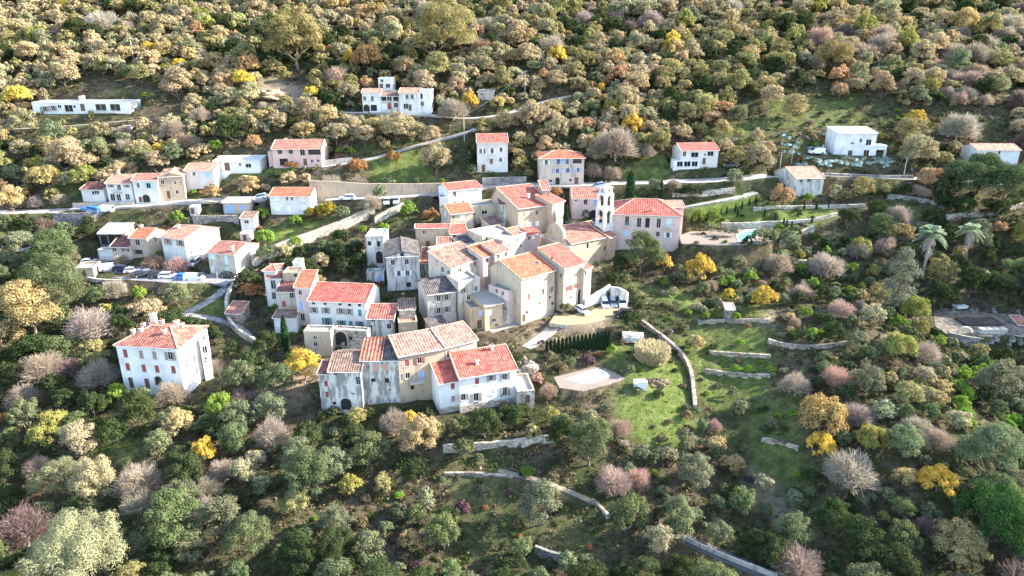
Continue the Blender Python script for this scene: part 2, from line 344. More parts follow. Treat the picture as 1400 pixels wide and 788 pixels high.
def make_building(S):
    z = S.get('z', 'z'); A, u, nin, W, D, rk, ze, zb, yaw, h = (S[k] for k in ('A', 'u', 'nin', 'W', 'D', 'rk', 'ze', 'zb', 'yaw', 'h'))
    c = A + u * W / 2 + nin * D / 2
    root = empty(S['n'], (c[0], c[1], zb), yaw); tag(root, S['label'], S.get('cat', 'house'), S.get('group'))
    wm = WALL[S.get('wall', 'cream')]; rt = S.get('roof', 'gable'); s = S.get('slope', .30); rm = ROOF[S.get('rm', 'red')]
    T = lambda x, y, zz: (x - W / 2, y - D / 2, zz)
    zr = h + s * D * rk; found = S.get('found', 3.5)
    faces = {'F': ((lambda a, zz: T(a, 0, zz)), (0, 1, 0), W, (1, 0), (0, -1), (-W / 2, -D / 2)),
             'R': ((lambda a, zz: T(W, a, zz)), (-1, 0, 0), D, (0, 1), (1, 0), (W / 2, -D / 2)),
             'B': ((lambda a, zz: T(W - a, D, zz)), (0, -1, 0), W, (-1, 0), (0, 1), (W / 2, D / 2)),
             'L': ((lambda a, zz: T(0, D - a, zz)), (1, 0, 0), D, (0, -1), (-1, 0), (-W / 2, D / 2))}
    holes = {k: [] for k in faces}; wl = []
    for fk, key in (('F', 'wins'), ('R', 'rwins'), ('L', 'lwins')):
        P, ninl, length, ax, nn, O = faces[fk]
        # facade plane in the world
        axw = u * ax[0] + nin * ax[1]; org = c + u * O[0] + nin * O[1]
        for w_ in S.get(key, []):
            zz_ = z
            if isinstance(w_[0], str): zz_, w_ = w_[0], w_[1:]
            px, py = q(zz_, w_[:2]); t = w_[2]; ww = w_[3] if len(w_) > 3 else 1.0; hh = w_[4] if len(w_) > 4 else 1.4; colr = w_[5] if len(w_) > 5 else S.get('sh', 'n')
            d = ray(px, py); A_ = np.array([[axw[0], -d[0]], [axw[1], -d[1]]]); aa, kk = np.linalg.solve(A_, -org)
            zz = d[2] * kk + CAMZ - zb
            aa = min(max(aa, ww / 2 + .2), length - ww / 2 - .2)
            if length < ww + .4: continue
            top = h - .15; flush = t == 'a'
            if zz + hh / 2 > top:
                if zz < top + .4 or (rt == 'flat') : zz = min(zz, top - hh / 2)
                else: flush = True
            if zz - hh / 2 < .05: zz = hh / 2 + .05
            if t == 'd': zz = max(zz, hh / 2 + .05)
            box = (aa - ww / 2, aa + ww / 2, zz - hh / 2, zz + hh / 2)
            if any(box[0] < b[1] and b[0] < box[1] and box[2] < b[3] and b[2] < box[3] for b in holes[fk]): continue
            if not flush: holes[fk].append(box)
            wl.append((O, ax, nn, aa, zz, ww, hh, t, colr, flush))
    mb = MB(); deep = {f: [] for f in faces}
    for fk, (P, ninl, length, ax, nn, O) in faces.items():
        top = h if not (rt == 'mono' and fk == 'B') else h + s * D
        wall_with_holes(mb, P, ninl, 0, length, -found, top, holes[fk], .24 if not any(w[7] == 'l' for w in wl) else 1.03)
    base_m = S.get('base')
    mats = [wm]
    if rt == 'gable':
        for x, o in ((0, 1), (W, -1)): mb.face([T(x, 0, h), T(x, D, h), T(x, D * rk, zr)][::o])
    elif rt == 'gabley':
        for y, o in ((0, 1), (D, -1)): mb.face([T(0, y, h), T(W, y, h), T(W / 2, y, h + s * W / 2)][::o])
    elif rt == 'mono':
        for x, o in ((0, 1), (W, -1)): mb.face([T(x, 0, h), T(x, D, h), T(x, D, h + s * D)][::o])
    mb.build('wall', mats, root)
    if base_m:     # a rougher stone base course, proud of the wall
        m = MB(); bh = S.get('bh', 1.6)
        for (x0, x1, y0, y1) in ((-.06, W + .06, -.06, 0.02), (W - .02, W + .06, .02, D)): 
            m.box(x0 - W / 2, x1 - W / 2, y0 - D / 2, y1 - D / 2, -found, bh)
        m.build('stone_base', WALL[base_m], root)
    o = S.get('over', .35); ov = S.get('verge', .18); t = .16; e = .15
    r = MB()
    def sl(pts, uv): r.slab([T(*p) for p in pts], t, uv, 0)
    if rt == 'gable':
        D2 = D * rk; sb = (zr - h) / (D - D2); k1 = math.hypot(1, s); k2 = math.hypot(1, sb)
        sl([(-ov, -o, h - s * o + e), (W + ov, -o, h - s * o + e), (W + ov, D2, zr + e), (-ov, D2, zr + e)], [(-ov, 0), (W + ov, 0), (W + ov, (D2 + o) * k1), (-ov, (D2 + o) * k1)])
        sl([(W + ov, D + o, h - sb * o + e), (-ov, D + o, h - sb * o + e), (-ov, D2, zr + e), (W + ov, D2, zr + e)], [(0, 0), (W, 0), (W, (D - D2) * k2), (0, (D - D2) * k2)])
        lines = [((-ov, D2, zr), (W + ov, D2, zr))]
        for x in (-ov, W + ov): lines += [((x, -o, h - s * o), (x, D2, zr))]
    elif rt == 'gabley':
        zt = h + s * W / 2; k1 = math.hypot(1, s)
        sl([(-o, D + ov, h - s * o + e), (-o, -ov, h - s * o + e), (W / 2, -ov, zt + e), (W / 2, D + ov, zt + e)], [(D, 0), (0, 0), (0, W / 2 * k1), (D, W / 2 * k1)])
        sl([(W + o, -ov, h - s * o + e), (W + o, D + ov, h - s * o + e), (W / 2, D + ov, zt + e), (W / 2, -ov, zt + e)], [(0, 0), (D, 0), (D, W / 2 * k1), (0, W / 2 * k1)])
        lines = [((W / 2, -ov, zt), (W / 2, D + ov, zt)), ((-o, -ov, h - s * o), (W / 2, -ov, zt)), ((W + o, -ov, h - s * o), (W / 2, -ov, zt))]
    elif rt == 'mono':
        k1 = math.hypot(1, s)
        sl([(-ov, -o, h - s * o + e), (W + ov, -o, h - s * o + e), (W + ov, D + .15, h + s * (D + .15) + e), (-ov, D + .15, h + s * (D + .15) + e)], [(0, 0), (W, 0), (W, D * k1), (0, D * k1)])
        lines = [((x, -o, h - s * o), (x, D + .15, h + s * (D + .15))) for x in (-ov, W + ov)] + [((-ov, D + .1, h + s * (D + .1)), (W + ov, D + .1, h + s * (D + .1)))]
    elif rt == 'hip':
        hw = min(W / 2 - .2, D / 2) * S.get('hipk', 1.0); zt = h + s * D / 2; k1 = math.hypot(1, s); lo = h - s * o + e
        a, b_, c_, d_ = (-o, -o, lo), (W + o, -o, lo), (W + o, D + o, lo), (-o, D + o, lo); p1, p2 = (hw, D / 2, zt + e), (W - hw, D / 2, zt + e)
        sl([a, b_, p2, p1], [(-o, 0), (W + o, 0), (W - hw, D / 2 * k1), (hw, D / 2 * k1)])
        sl([b_, c_, p2], [(0, 0), (D, 0), (D / 2, hw * k1)]); sl([c_, d_, p1, p2], [(0, 0), (W, 0), (W - hw, D / 2 * k1), (hw, D / 2 * k1)]); sl([d_, a, p1], [(0, 0), (D, 0), (D / 2, hw * k1)])
        g = lambda p: (p[0], p[1], p[2] - e)
        lines = [(g(p1), g(p2)), (g(a), g(p1)), (g(b_), g(p2)), (g(c_), g(p2)), (g(d_), g(p1))]
    else:
        lines = []; f = S.get('para', .35)
        r.box(.2 - W / 2, W / 2 - .2, .2 - D / 2, D / 2 - .2, h - f - .1, h - f, 0)
        for (x0, x1, y0, y1) in ((-.04, W + .04, -.04, .24), (-.04, W + .04, D - .24, D + .04), (-.04, .24, .24, D - .24), (W - .24, W + .04, .24, D - .24)):
            r.box(x0 - W / 2, x1 - W / 2, y0 - D / 2, y1 - D / 2, h - f - .02, h + .08, 1)
    for a, b_ in lines:
        a = Vector(T(*a)) + Vector((0, 0, e)); b_ = Vector(T(*b_)) + Vector((0, 0, e))
        r.tube(a, b_, .13, .13, 5, 1)
    ro = r.build('roof', [rm, wm if rt == 'flat' else (STRIP if S.get('strip', 1) else rm)], root)
    if rt != 'flat':         # pale eaves cornice with gutter
        m = MB(); m.box(-W / 2 - .1, W / 2 + .1, -D / 2 - .1, -D / 2 + .02, h - .22, h - .02, 0)
        m.tube((-W / 2 - ov, -D / 2 - o - .04, h - s * o + .02), (W / 2 + ov, -D / 2 - o - .04, h - s * o + .02), .07, .07, 6, 1); m.build('cornice', [wm, FRAME], root)
    AER[0] += 1
    if h > 5 and AER[0] % 3 == 0 and rt != 'flat' and not S.get('att'):
        m = MB(); X, Y_, _ = T(W * .3, D * .62, 0); zt = h + s * D * .25
        m.tube((X, Y_, zt), (X, Y_, zt + 2.6), .03, .025, 5)
        for k_ in range(5): m.box(X - .45 + .05 * k_, X + .45 - .05 * k_, Y_ - .5 + .22 * k_, Y_ - .47 + .22 * k_, zt + 2.4, zt + 2.43)
        m.box(X - .015, X + .015, Y_ - .5, Y_ + .45, zt + 2.36, zt + 2.4); m.build('aerial', METAL, root)
    for (O, ax, nn, aa, zz, ww, hh, tt, colr, fl) in wl: window_parts(root, O, ax, nn, aa, zz, ww, hh, tt, colr, fl)
    for ch in S.get('chim', []):
        px, py = q(z, ch[:2]); d = ray(px, py); ch_h = ch[2] if len(ch) > 2 else 1.1
        # intersect with the front roof plane
        best = None
        for kk in np.linspace(.7, 1.4, 800) * (np.linalg.norm(c) / math.hypot(d[0], d[1])):
            p = d * kk; rel = p[:2] - A; x, y = rel @ u, rel @ nin; zl = p[2] + CAMZ - zb
            if rt == 'gable': zs = h + (s * y if y < D * rk else (zr - h) / (D - D * rk) * (D - y))
            elif rt == 'hip': zs = h + s * max(0, min(y, D - y, x + .01, W - x))
            elif rt == 'gabley': zs = h + s * min(x, W - x)
            elif rt == 'mono': zs = h + s * y
            else: zs = h
            if best is None or abs(zl - zs) < best[0]: best = (abs(zl - zs), x, y, zs)
        x = min(max(best[1], .5), W - .5); y = min(max(best[2], .5), D - .5); zs = best[3] if best[0] < 1.5 else h
        k = MB(); X, Y_, _ = T(x, y, 0); wd = ch[3] if len(ch) > 3 else .34
        k.box(X - wd, X + wd, Y_ - wd, Y_ + wd, zs - .7, zs + ch_h); k.box(X - wd - .1, X + wd + .1, Y_ - wd - .1, Y_ + wd + .1, zs + ch_h, zs + ch_h + .12)
        for s_ in (-1, 1): k.tube((X + s_ * wd * .45, Y_, zs + ch_h + .12), (X + s_ * wd * .45, Y_, zs + ch_h + .5), .13, .11, 6, 1)
        k.build('chimney', [wm if S.get('chw') else CHIM, ROOF['orange']], root)
    for sk in S.get('sky', []):
        px, py = q(z, sk); d = ray(px, py)
        for kk in np.linspace(.8, 1.3, 900) * (np.linalg.norm(c) / math.hypot(d[0], d[1])):
            p = d * kk; rel = p[:2] - A; x, y = rel @ u, rel @ nin; zl = p[2] + CAMZ - zb
            if zl < h + s * y + e + .05:
                if 0 < y < D * rk and 0 < x < W:
                    m = MB(); X, Y_, _ = T(x, y, 0); zz = h + s * y + e
                    g4 = [(X - .4, Y_ - .5, zz - s * .5 + .03), (X + .4, Y_ - .5, zz - s * .5 + .03), (X + .4, Y_ + .5, zz + s * .5 + .03), (X - .4, Y_ + .5, zz + s * .5 + .03)]
                    m.slab([(p_[0], p_[1], p_[2] + .06) for p_ in g4], .12, None, 0)
                    so = m.build('skylight', METAL, root); m = MB()
                    m.slab([(X + (p_[0] - X) * .8, Y_ + (p_[1] - Y_) * .8, p_[2] + .064 + (0 if p_[1] < Y_ else 0)) for p_ in [(X - .4, Y_ - .5, zz - s * .4 + .03), (X + .4, Y_ - .5, zz - s * .4 + .03), (X + .4, Y_ + .5, zz + s * .4 + .03), (X - .4, Y_ + .5, zz + s * .4 + .03)]], .05)
                    m.build('pane', glass(), so)
                break
    for b_ in S.get('balc', []):          # balcony slab with railing on the front
        zz_ = z
        if isinstance(b_[0], str): zz_, b_ = b_[0], b_[1:]
        px, py = q(zz_, b_[:2]); d = ray(px, py); axw = u; org = A
        A_ = np.array([[axw[0], -d[0]], [axw[1], -d[1]]]); aa, kk = np.linalg.solve(A_, -org); zz = d[2] * kk + CAMZ - zb; bw = b_[2]
        m = MB(); X0 = aa - bw / 2 - W / 2; X1 = aa + bw / 2 - W / 2; Y0 = -D / 2
        m.box(X0, X1, Y0 - 1.0, Y0 + .1, zz - .18, zz); bo = m.build('balcony', SILL, root)
        m = MB(); m.box(X0, X1, Y0 - .98, Y0 - .93, zz + .9, zz + .96)
        nb = int(bw / .3)
        for i in range(nb + 1): m.box(X0 + (bw - .04) * i / nb, X0 + (bw - .04) * i / nb + .04, Y0 - .97, Y0 - .94, zz, zz + .9)
        m.build('railing', METAL, bo)
    S['root'] = root
    att = S.get('att')
    if att:            # a wing belongs to its house: its parts go under the house
        host = [b for b in S_ if b['n'] == att and b is not S and 'root' in b][-1]['root']
        rm_ = Matrix.Translation(root.location) @ Matrix.Rotation(yaw, 4, 'Z'); hm = Matrix.Translation(host.location) @ Matrix.Rotation(host.rotation_euler.z, 4, 'Z')
        for ch in [o for o in COL.objects if o.parent == root]:
            ch.parent = host; ch.matrix_parent_inverse = hm.inverted() @ rm_
        bpy.data.objects.remove(root); S['root'] = host; S['sub'] = True
    return S['root']
# ------------------------------------------------------------------ the houses, one line of measurements each (pixels of eave corners, metres)
S_ = []
def B(n, label, cat, z, eL, eR, h, **k): S_.append(dict(n=n, label=label, cat=cat, z=z, eL=eL, eR=eR, h=h, **k))
# --- far houses on the upper slope
B('flat_roofed_villa', 'long low white villa with flat roof on the upper slope, tan woods behind', 'villa', 'a', (170, 556), (688, 548), 3.6, yaw=3, roof='flat', d=9, wall='bright', rm='deck', para=.3,
  wins=[(240, 588, 's', 1.3, 1.6, 'n'), (285, 584, 's', 1.1, 1.6, 'n'), (320, 575, 'o', 1.2, 1.0), (370, 585, 'o', 2.6, 2.2), (445, 580, 'd', 1.4, 2.3, 'n'), (543, 580, 'o', 3.4, 2.2), (620, 580, 'o', 3.2, 2.2), (400, 575, 'v', .8, .8)], chim=[(550, 522, 1.2, .7)], balc=[(560, 606, 9)])
B('hillside_house', 'small white flat-roofed house uphill behind the white pair of houses beside the track', 'house', 'P', (365, 135), (512, 133), 5.2, yaw=0, roof='flat', d=7, wall='bright', rm='deck', wins=[(405, 160, 'o', 1.1, 1.0), (430, 152, 'v', 1.2, 1.6), (400, 225, 'd', 1.2, 2.0, 'n'), (470, 215, 'o', 1.6, 1.4)])
B('hillside_house', 'white two-storey house with thin red roof, arch at base, beside upper track', 'house', 'P', (192, 288), (388, 287), 6.0, yaw=2, roof='gable', ry=248, rm='salmon', wall='bright', wins=[(222, 350, 'o', .9, 1.4), (250, 350, 'c', .8, 1.4, 'w'), (304, 352, 'o', .9, 1.7), (243, 455, 'a', 2.0, 2.2), (320, 450, 'v', 2.0, 2.0)])
B('hillside_house', 'grey middle wing with brown roof joining two white houses beside upper track', 'house', 'P', (392, 325), (585, 322), 4.8, yaw=2, roof='gable', ry=270, rm='brown', wall='grey', wins=[(412, 345, 'v', 1.6, 1.3), (485, 345, 'o', 1.6, 1.4), (552, 340, 'v', 1.6, 1.4), (430, 435, 'c', 1.6, 1.9, 'w'), (485, 433, 'd', 1.2, 2.0, 'r'), (555, 420, 'o', 1.4, 1.5)])
B('hillside_house', 'wide white house with salmon roof and shaded ground floor at upper track', 'house', 'P', (585, 292), (800, 290), 6.6, yaw=-2, roof='gable', ry=240, rm='salmon', wall='white', wins=[(675, 332, 's', 1.1, 1.4, 'w'), (727, 332, 's', 1.1, 1.4, 'w'), (660, 432, 'o', 1.6, 1.7), (705, 447, 'd', 1.0, 2.0, 'n'), (745, 435, 'o', 1.6, 1.5)])
B('hillside_house', 'white flat annex at sunny end of the wide salmon-roofed house on upper track', 'house', 'P', (806, 262), (922, 258), 6.9, yaw=-2, roof='flat', d=6, rm='deck', wall='bright', wins=[(820, 325, 'v', .7, 1.6), (855, 300, 'v', 2.0, .4), (822, 405, 'o', 1.0, 1.4)])
B('stone_hut', 'tiny pale hut with flat roof among trees above the upper track', 'hut', 'b', (1195, 497), (1278, 500), 2.4, yaw=-6, roof='mono', d=4, slope=.12, rm='deck', wall='pale', wins=[(1215, 510, 'v', .5, .5)])
B('pink_house', 'pink two-storey house with tiled roof and lawn, above the main road', 'house', 'f', (84, 93), (350, 92), 5.6, yaw=4, roof='gable', ry=46, rm='rosy', wall='rose', over=.5, sh='w', chim=[(160, 55, .8)],
  wins=[(128, 110, 'o', 1.3, 1.4), (187, 106, 'o', 1.3, 1.4), (250, 110, 'o', 1.4, 1.9), (315, 112, 'l', 3.6, 1.5), (265, 165, 'd', 1.1, 2.0, 'n'), (302, 160, 'o', .9, .9), (335, 158, 'o', .9, .9), (150, 165, 'v', 2.4, 2.0)])
B('pink_house', 'low pink annex against the shaded end of the pink tiled house', 'annex', 'f', (62, 110), (84, 110), 4.0, yaw=4, att='pink_house', roof='flat', d=4, rm='white', wall='rose')
B('long_white_house', 'long single-storey white house with flat white roof next to pink house', 'house', 'L', (557, 92), (1045, 82), 3.4, yaw=3, roof='mono', slope=.06, ry=28, rm='white', wall='bright', over=.2, strip=0, chim=[(590, 60, .7)],
  wins=[(705, 142, 'd', 1.5, 2.3, 'n'), (840, 118, 'o', .8, .8), (930, 130, 'o', 1.6, 1.2)])
B('small_house', 'small white house with salmon roof and one light blue shutter', 'house', 'L', (246, 182), (552, 182), 5.2, yaw=0, roof='gable', ry=108, rm='salmon', wall='white', wins=[(352, 217, 's', .9, 1.0, 'w'), (490, 215, 'c', 1.2, 1.5, 'k')])
B('village_house', 'beige gable-ended house next to white arched house above the main road', 'house', 'J', (898, 238), (1165, 250), 6.4, roof='gabley', yaw=16, d=9, slope=.28, rm='salmon', wall='beige', chim=[(905, 200, .9)],
  wins=[(950, 305, 'o', .9, 1.2), (955, 306, 'o', .9, 1.2), (1015, 440, 'd', .9, 2.1, 'n'), (1107, 412, 'o', .8, 1.2), (1085, 312, 'v', .4, .7)])
B('village_house', 'white house with big arched doorway above the road, rose roof, blue shutters', 'house', 'J', (628, 300), (890, 268), 6.3, yaw=4, roof='gable', ry=218, rm='rosy', wall='white', wins=[(690, 340, 'o', .8, 1.4), (710, 342, 'o', .7, 1.4), (800, 343, 's', 1.2, 1.5, 'k'), (780, 485, 'a', 1.9, 2.2), (718, 500, 'd', .9, 1.6, 'n')])
B('village_house', 'white house with salmon roof and three tall ground-floor windows facing the road', 'house', 'J', (345, 322), (615, 312), 5.1, yaw=-1, roof='gable', ry=228, rm='salmon', wall='white', chim=[(485, 225, 1.3, .3)], balc=[(478, 412, 2.4)],
  wins=[(400, 346, 's', .8, .8, 'n'), (487, 360, 'o', 1.0, 1.5), (568, 348, 's', .8, .8, 'n'), (420, 468, 'o', 1.3, 2.0), (485, 472, 'o', 1.2, 2.0), (527, 472, 'o', 1.2, 2.0), (578, 462, 'o', 1.2, 1.7)])
B('road_annex', 'low round-fronted white annex with maroon roof at the bend of the main road', 'annex', 'J', (82, 385), (318, 380), 2.9, yaw=-5, roof='mono', ry=312, rm='maroon', wall='white', wins=[(210, 420, 'o', .7, 1.0), (237, 415, 'o', .7, 1.0), (263, 415, 'o', .7, 1.0)])
B('blue_white_house', 'two-storey bluish white house with orange roof and white closed shutters beside road', 'house', 'f', (72, 350), (290, 346), 5.1, yaw=-1, roof='gable', ry=304, rm='orange', wall='white', sh='w',
  wins=[(112, 362, 'c', 1.5, 1.3), (167, 360, 'o', .6, 1.0), (193, 358, 'o', .6, 1.0), (246, 360, 'c', 1.5, 1.3), (115, 415, 'c', 1.2, 1.4), (178, 420, 'd', 1.2, 2.2, 'w'), (258, 410, 'c', 1.2, 1.4)])
B('bungalow', 'flat-roofed pale bungalow with blue double doors below main road', 'bungalow', 'L', (655, 528), (935, 520), 3.2, yaw=2, roof='mono', slope=.08, ry=468, rm='greydeck', wall='cream', strip=0, wins=[(730, 588, 'c', 2.4, 2.1, 'b'), (868, 575, 'c', 1.3, 1.4, 'b')])
B('white_outbuilding', 'small white outbuilding with grey base and one green window beneath bungalow', 'outbuilding', 'L', (842, 692), (985, 684), 3.2, yaw=2, roof='mono', slope=.15, d=4, rm='brown', wall='white', wins=[(910, 728, 'o', 1.2, .9)])
B('pink_shed', 'tiny pink shed between white outbuilding and lime-green tree', 'shed', 'M', (838, 152), (938, 150), 2.4, yaw=2, roof='flat', d=3, rm='white', wall='pink', wins=[(890, 190, 'd', .9, 1.8, 'n')])
B('gate_lodge', 'white gate lodge with stepped wall where drive meets the main road', 'lodge', 'L', (300, 575), (385, 560), 2.7, yaw=4, roof='flat', d=2.5, rm='deck', wall='white', wins=[(318, 612, 'd', 1.0, 1.8, 'n')])
# --- houses round the car park
B('village_house', 'big white gable house with rose roof and blue-grey lower storey by car park', 'house', 'M', (0, 186), (250, 216), 6.6, roof='gable', ry=75, slope=.26, rm='salmon', wall='white', sh='n', chim=[(185, 95, .7)], maxd=12,
  wins=[(75, 240, 's', 1.1, 1.5), (205, 255, 's', 1.1, 1.5), (70, 320, 'c', 1.0, 1.4, 'c'), (200, 345, 'c', 1.0, 1.4, 'c')], rwins=[(325, 360, 'o', .9, 1.2), (425, 320, 'o', .9, 1.2)])
B('village_house', 'pale house with pink roof, mint shutters and dark doorway by car park end', 'house', 'M', (495, 350), (778, 376), 5.3, roof='gable', ry=245, slope=.28, rm='rosy', wall='pale', sh='c', chim=[(765, 340, 1.3, .25)], balc=[(660, 490, 2.0)],
  wins=[(545, 398, 'c', 1.6, 1.3), (695, 432, 'c', 1.0, 2.3), (543, 530, 'c', 1.0, 1.6), (580, 540, 'd', .9, 2.1, 'n'), (705, 535, 'c', 1.2, 1.4)])
B('village_house', 'small beige house with bright orange roof and dark loggia by car park', 'house', 'K', (596, 198), (780, 204), 4.9, roof='gable', ry=94, rm='orange', wall='cream', chim=[(700, 90, .7)], maxd=8, wins=[(682, 250, 'o', 1.2, 1.6), (690, 350, 'l', 2.4, 1.2)], rwins=[(880, 218, 'o', .9, 1.2)])
B('lean_to', 'dark red-roofed glazed lean-to against small orange-roofed house', 'lean-to', 'K', (398, 292), (602, 292), 2.7, yaw=0, roof='mono', ry=186, rm='maroon', wall='pink', wins=[(428, 324, 'o', 1.1, 1.0), (473, 326, 'o', 1.1, 1.0), (530, 328, 'o', 1.1, 1.0), (578, 330, 'o', 1.0, 1.0)])
B('open_barn', 'grey-roofed open barn with posts set in trees above car park', 'barn', 'K', (268, 152), (530, 150), 3.5, yaw=0, roof='mono', slope=.2, ry=46, rm='greydeck', wall='greystone', strip=0, wins=[(310, 220, 'v', 1.8, 2.4), (410, 210, 'v', 1.6, 2.4), (480, 215, 'v', 1.7, 2.4)])
B('white_low_shed', 'low white flat shed at the closed end of car park', 'shed', 'K', (258, 325), (398, 328), 2.0, yaw=-4, roof='flat', d=2.4, rm='deck', wall='white', wins=[(330, 355, 'g', 2.4, 1.5)])
B('bus_shelter', 'cream flat-topped hut beside yellow bush at edge of car park', 'hut', 'K', (20, 532), (205, 505), 2.8, yaw=10, roof='flat', d=5, rm='deck', wall='cream', wins=[(110, 570, 'd', 1.0, 1.9, 'n')])
# --- white villa
B('white_villa', 'large bluish white villa with hipped red roof and many chimneys, alone among trees', 'villa', 'N', (118, 338), (668, 368), 10.4, roof='hip', d=10.5, slope=.34, rm='mottle', wall='bright', hipk=.8, sh='r',
  chim=[(210, 245, 1.0, .3), (282, 185, 1.0, .3), (350, 232, .9, .3), (562, 245, .9, .3), (672, 185, 1.4, .4), (718, 190, .9, .3), (572, 140, 1.0, .3), (475, 150, 2.2, .5)],
  wins=[(205, 415, 'c', .95, 1.7, 'r'), (348, 425, 'c', .95, 1.7, 'n'), (467, 433, 'c', .95, 1.7, 'n'), (608, 440, 's', 1.0, 1.7, 'n'), (227, 535, 'c', .95, 1.6), (372, 548, 'c', .95, 1.6), (490, 555, 'c', .95, 1.6), (637, 562, 'c', .95, 1.6),
        (257, 680, 'd', 1.0, 2.3, 'n'), (402, 690, 'd', 1.0, 2.3, 'n'), (505, 660, 'a', 1.4, 1.9), (195, 356, 'v', .4, .3), (335, 362, 'v', .4, .3), (457, 376, 'v', .4, .3), (600, 384, 'v', .4, .3)],
  rwins=[(806, 350, 'c', .9, 1.7, 'n'), (827, 465, 'c', .9, 1.6), (757, 530, 'v', .5, 1.2), (850, 575, 'c', .9, 1.5), (808, 567, 'v', .4, .4)])
B('villa_annex', 'white three-storey annex with terrace at back corner of the white villa', 'annex', 'N', (872, 318), (946, 288), 8.2, yaw=30, att='white_villa', roof='flat', d=4, rm='deck', wall='bright', wins=[(920, 385, 'o', .9, 1.6), (928, 462, 'v', .5, .5), (905, 492, 'v', .4, .4)])
# --- hip-roofed house and its neighbours above the church
B('tall_white_house', 'tall narrow bluish white house with pinkish red roof and skylights above the village', 'house', 'f', (1190, 66), (1356, 54), 8.6, yaw=3, roof='gable', ry=14, slope=.25, rm='red', wall='white', sky=[(1230, 42), (1275, 34)], balc=[(1270, 142, 2.6)],
  wins=[(1210, 106, 's', .8, 1.4, 'w'), (1228, 106, 'o', .9, 1.5), (1272, 104, 's', .9, 1.5, 'w'), (1320, 98, 's', .9, 1.3, 'w'), (1318, 153, 's', .9, 1.2, 'w'), (1225, 208, 'd', 1.1, 2.2, 'n'), (1268, 160, 'o', .9, 1.8)])
B('hip_roofed_house', 'pale three-storey house with orange hipped roof and blue shutters behind bell tower', 'house', 'g', (150, 148), (390, 140), 7.6, yaw=2, roof='hip', d=9, slope=.32, rm='orange', wall='pale', sh='b',
  wins=[(185, 167, 's', .9, 1.5, 'c'), (250, 163, 's', .9, 1.6), (298, 160, 's', .9, 1.6), (352, 158, 'l', 2.6, 1.4), (245, 212, 's', .9, 1.4), (301, 210, 's', .9, 1.4), (357, 208, 's', .8, 1.3), (245, 265, 'a', 1.3, 2.0), (347, 265, 'd', 1.2, 2.0, 'n'), (210, 266, 'v', .8, .6), (315, 262, 'v', .8, .6)])
B('terrace_house', 'white house with red roof, blue awning and glazed lower floor on green terraces', 'house', 'g', (912, 106), (1114, 98), 5.0, yaw=4, roof='gable', ry=64, rm='red', wall='white', chim=[(1000, 80, .6)], maxd=9,
  wins=[(930, 120, 'o', 1.0, 1.5), (985, 126, 'o', 2.2, 1.5), (1070, 120, 'o', 1.8, 1.4), (1035, 160, 'd', 1.0, 1.9, 'n'), (1040, 125, 'v', .6, .5)])
B('terrace_house', 'low white glazed veranda wing in front of the red-roofed terrace house', 'veranda', 'g', (872, 160), (1015, 155), 2.6, yaw=4, att='terrace_house', roof='flat', d=3, rm='white', wall='bright', para=.2, wins=[(905, 175, 'o', 1.8, 1.6), (945, 173, 'o', 2.0, 1.6), (985, 172, 'o', 1.8, 1.6)])
B('stone_house', 'old stone house with red roof beside road and pink-orange tree', 'house', 'h', (150, 253), (303, 250), 5.0, yaw=6, roof='gable', ry=192, rm='salmon', wall='grey', wins=[(222, 264, 'o', 1.1, 1.0), (180, 268, 'v', .6, .6)], lwins=[(108, 252, 'o', .9, 1.1)])
B('modern_house', 'white modern house with thin flat roof above the green stone terraces', 'house', 'd', (370, 718), (590, 720), 6.2, yaw=-3, roof='mono', slope=.1, d=8, rm='white', wall='bright', strip=0, wins=[(500, 758, 'o', .8, 1.2), (543, 768, 'o', 1.6, 1.8), (455, 772, 'v', 1.0, .4)])
B('modern_house', 'white ground-floor terrace block with balustrade in front of the modern house', 'terrace block', 'h', (408, 72), (642, 80), 3.2, yaw=-3, att='modern_house', roof='flat', d=4, rm='deck', wall='bright', wins=[(443, 116, 'o', 1.3, 1.6), (530, 116, 'o', 1.6, 1.8), (605, 118, 'l', 2.6, 1.9)])
B('hillside_house', 'white house with salmon roof half hidden behind umbrella pines', 'house', 'h', (1125, 97), (1360, 103), 4.6, yaw=-3, roof='gable', ry=68, rm='salmon', wall='bright', wins=[(1248, 112, 'o', .7, 1.0), (1165, 150, 'o', 1.4, 1.0)])
# --- pink villa, bell tower neighbours
B('pink_villa', 'grand pale pink villa with red hipped roof and five tall upper windows', 'villa', 'O', (135, 325), (862, 350), 9.4, roof='hip', slope=.38, ry=178, d=10.5, rm='red', wall='pink', sh='w', hipk=.85, over=.5, chim=[(563, 300, .9, .2)],
  wins=[(290, 405, 'o', 1.1, 2.4), (418, 425, 'o', 1.1, 2.5), (507, 428, 'v', 1.1, 2.5), (627, 432, 'o', 1.1, 2.5), (735, 425, 'c', 1.2, 2.3, 'c'), (285, 537, 'c', .9, 1.5, 'k'), (407, 545, 'v', .9, 1.5), (497, 545, 'o', .9, 1.4), (618, 548, 'o', 1.0, 1.4), (725, 558, 's', .9, 1.4, 'w')],
  balc=[(290, 450, 2.2), (735, 470, 2.2)])
B('pink_villa', 'salmon-roofed rear wing of the pink villa on its sunny side', 'wing', 'O', (700, 255), (895, 262), 8.4, yaw=2, att='pink_villa', roof='gable', ry=195, rm='salmon', wall='pink', maxd=6)
B('parish_house', 'pale house with pink roof, arched door and blue window behind bell tower', 'house', 'B', (1112, 330), (1395, 318), 5.6, yaw=0, roof='gable', ry=212, rm='rosy', wall='pink', wins=[(1250, 357, 'o', 1.1, 1.6), (1358, 352, 'c', 1.2, 1.6, 'b'), (1340, 490, 'a', 2.4, 2.4), (1146, 345, 'v', .4, .4)])
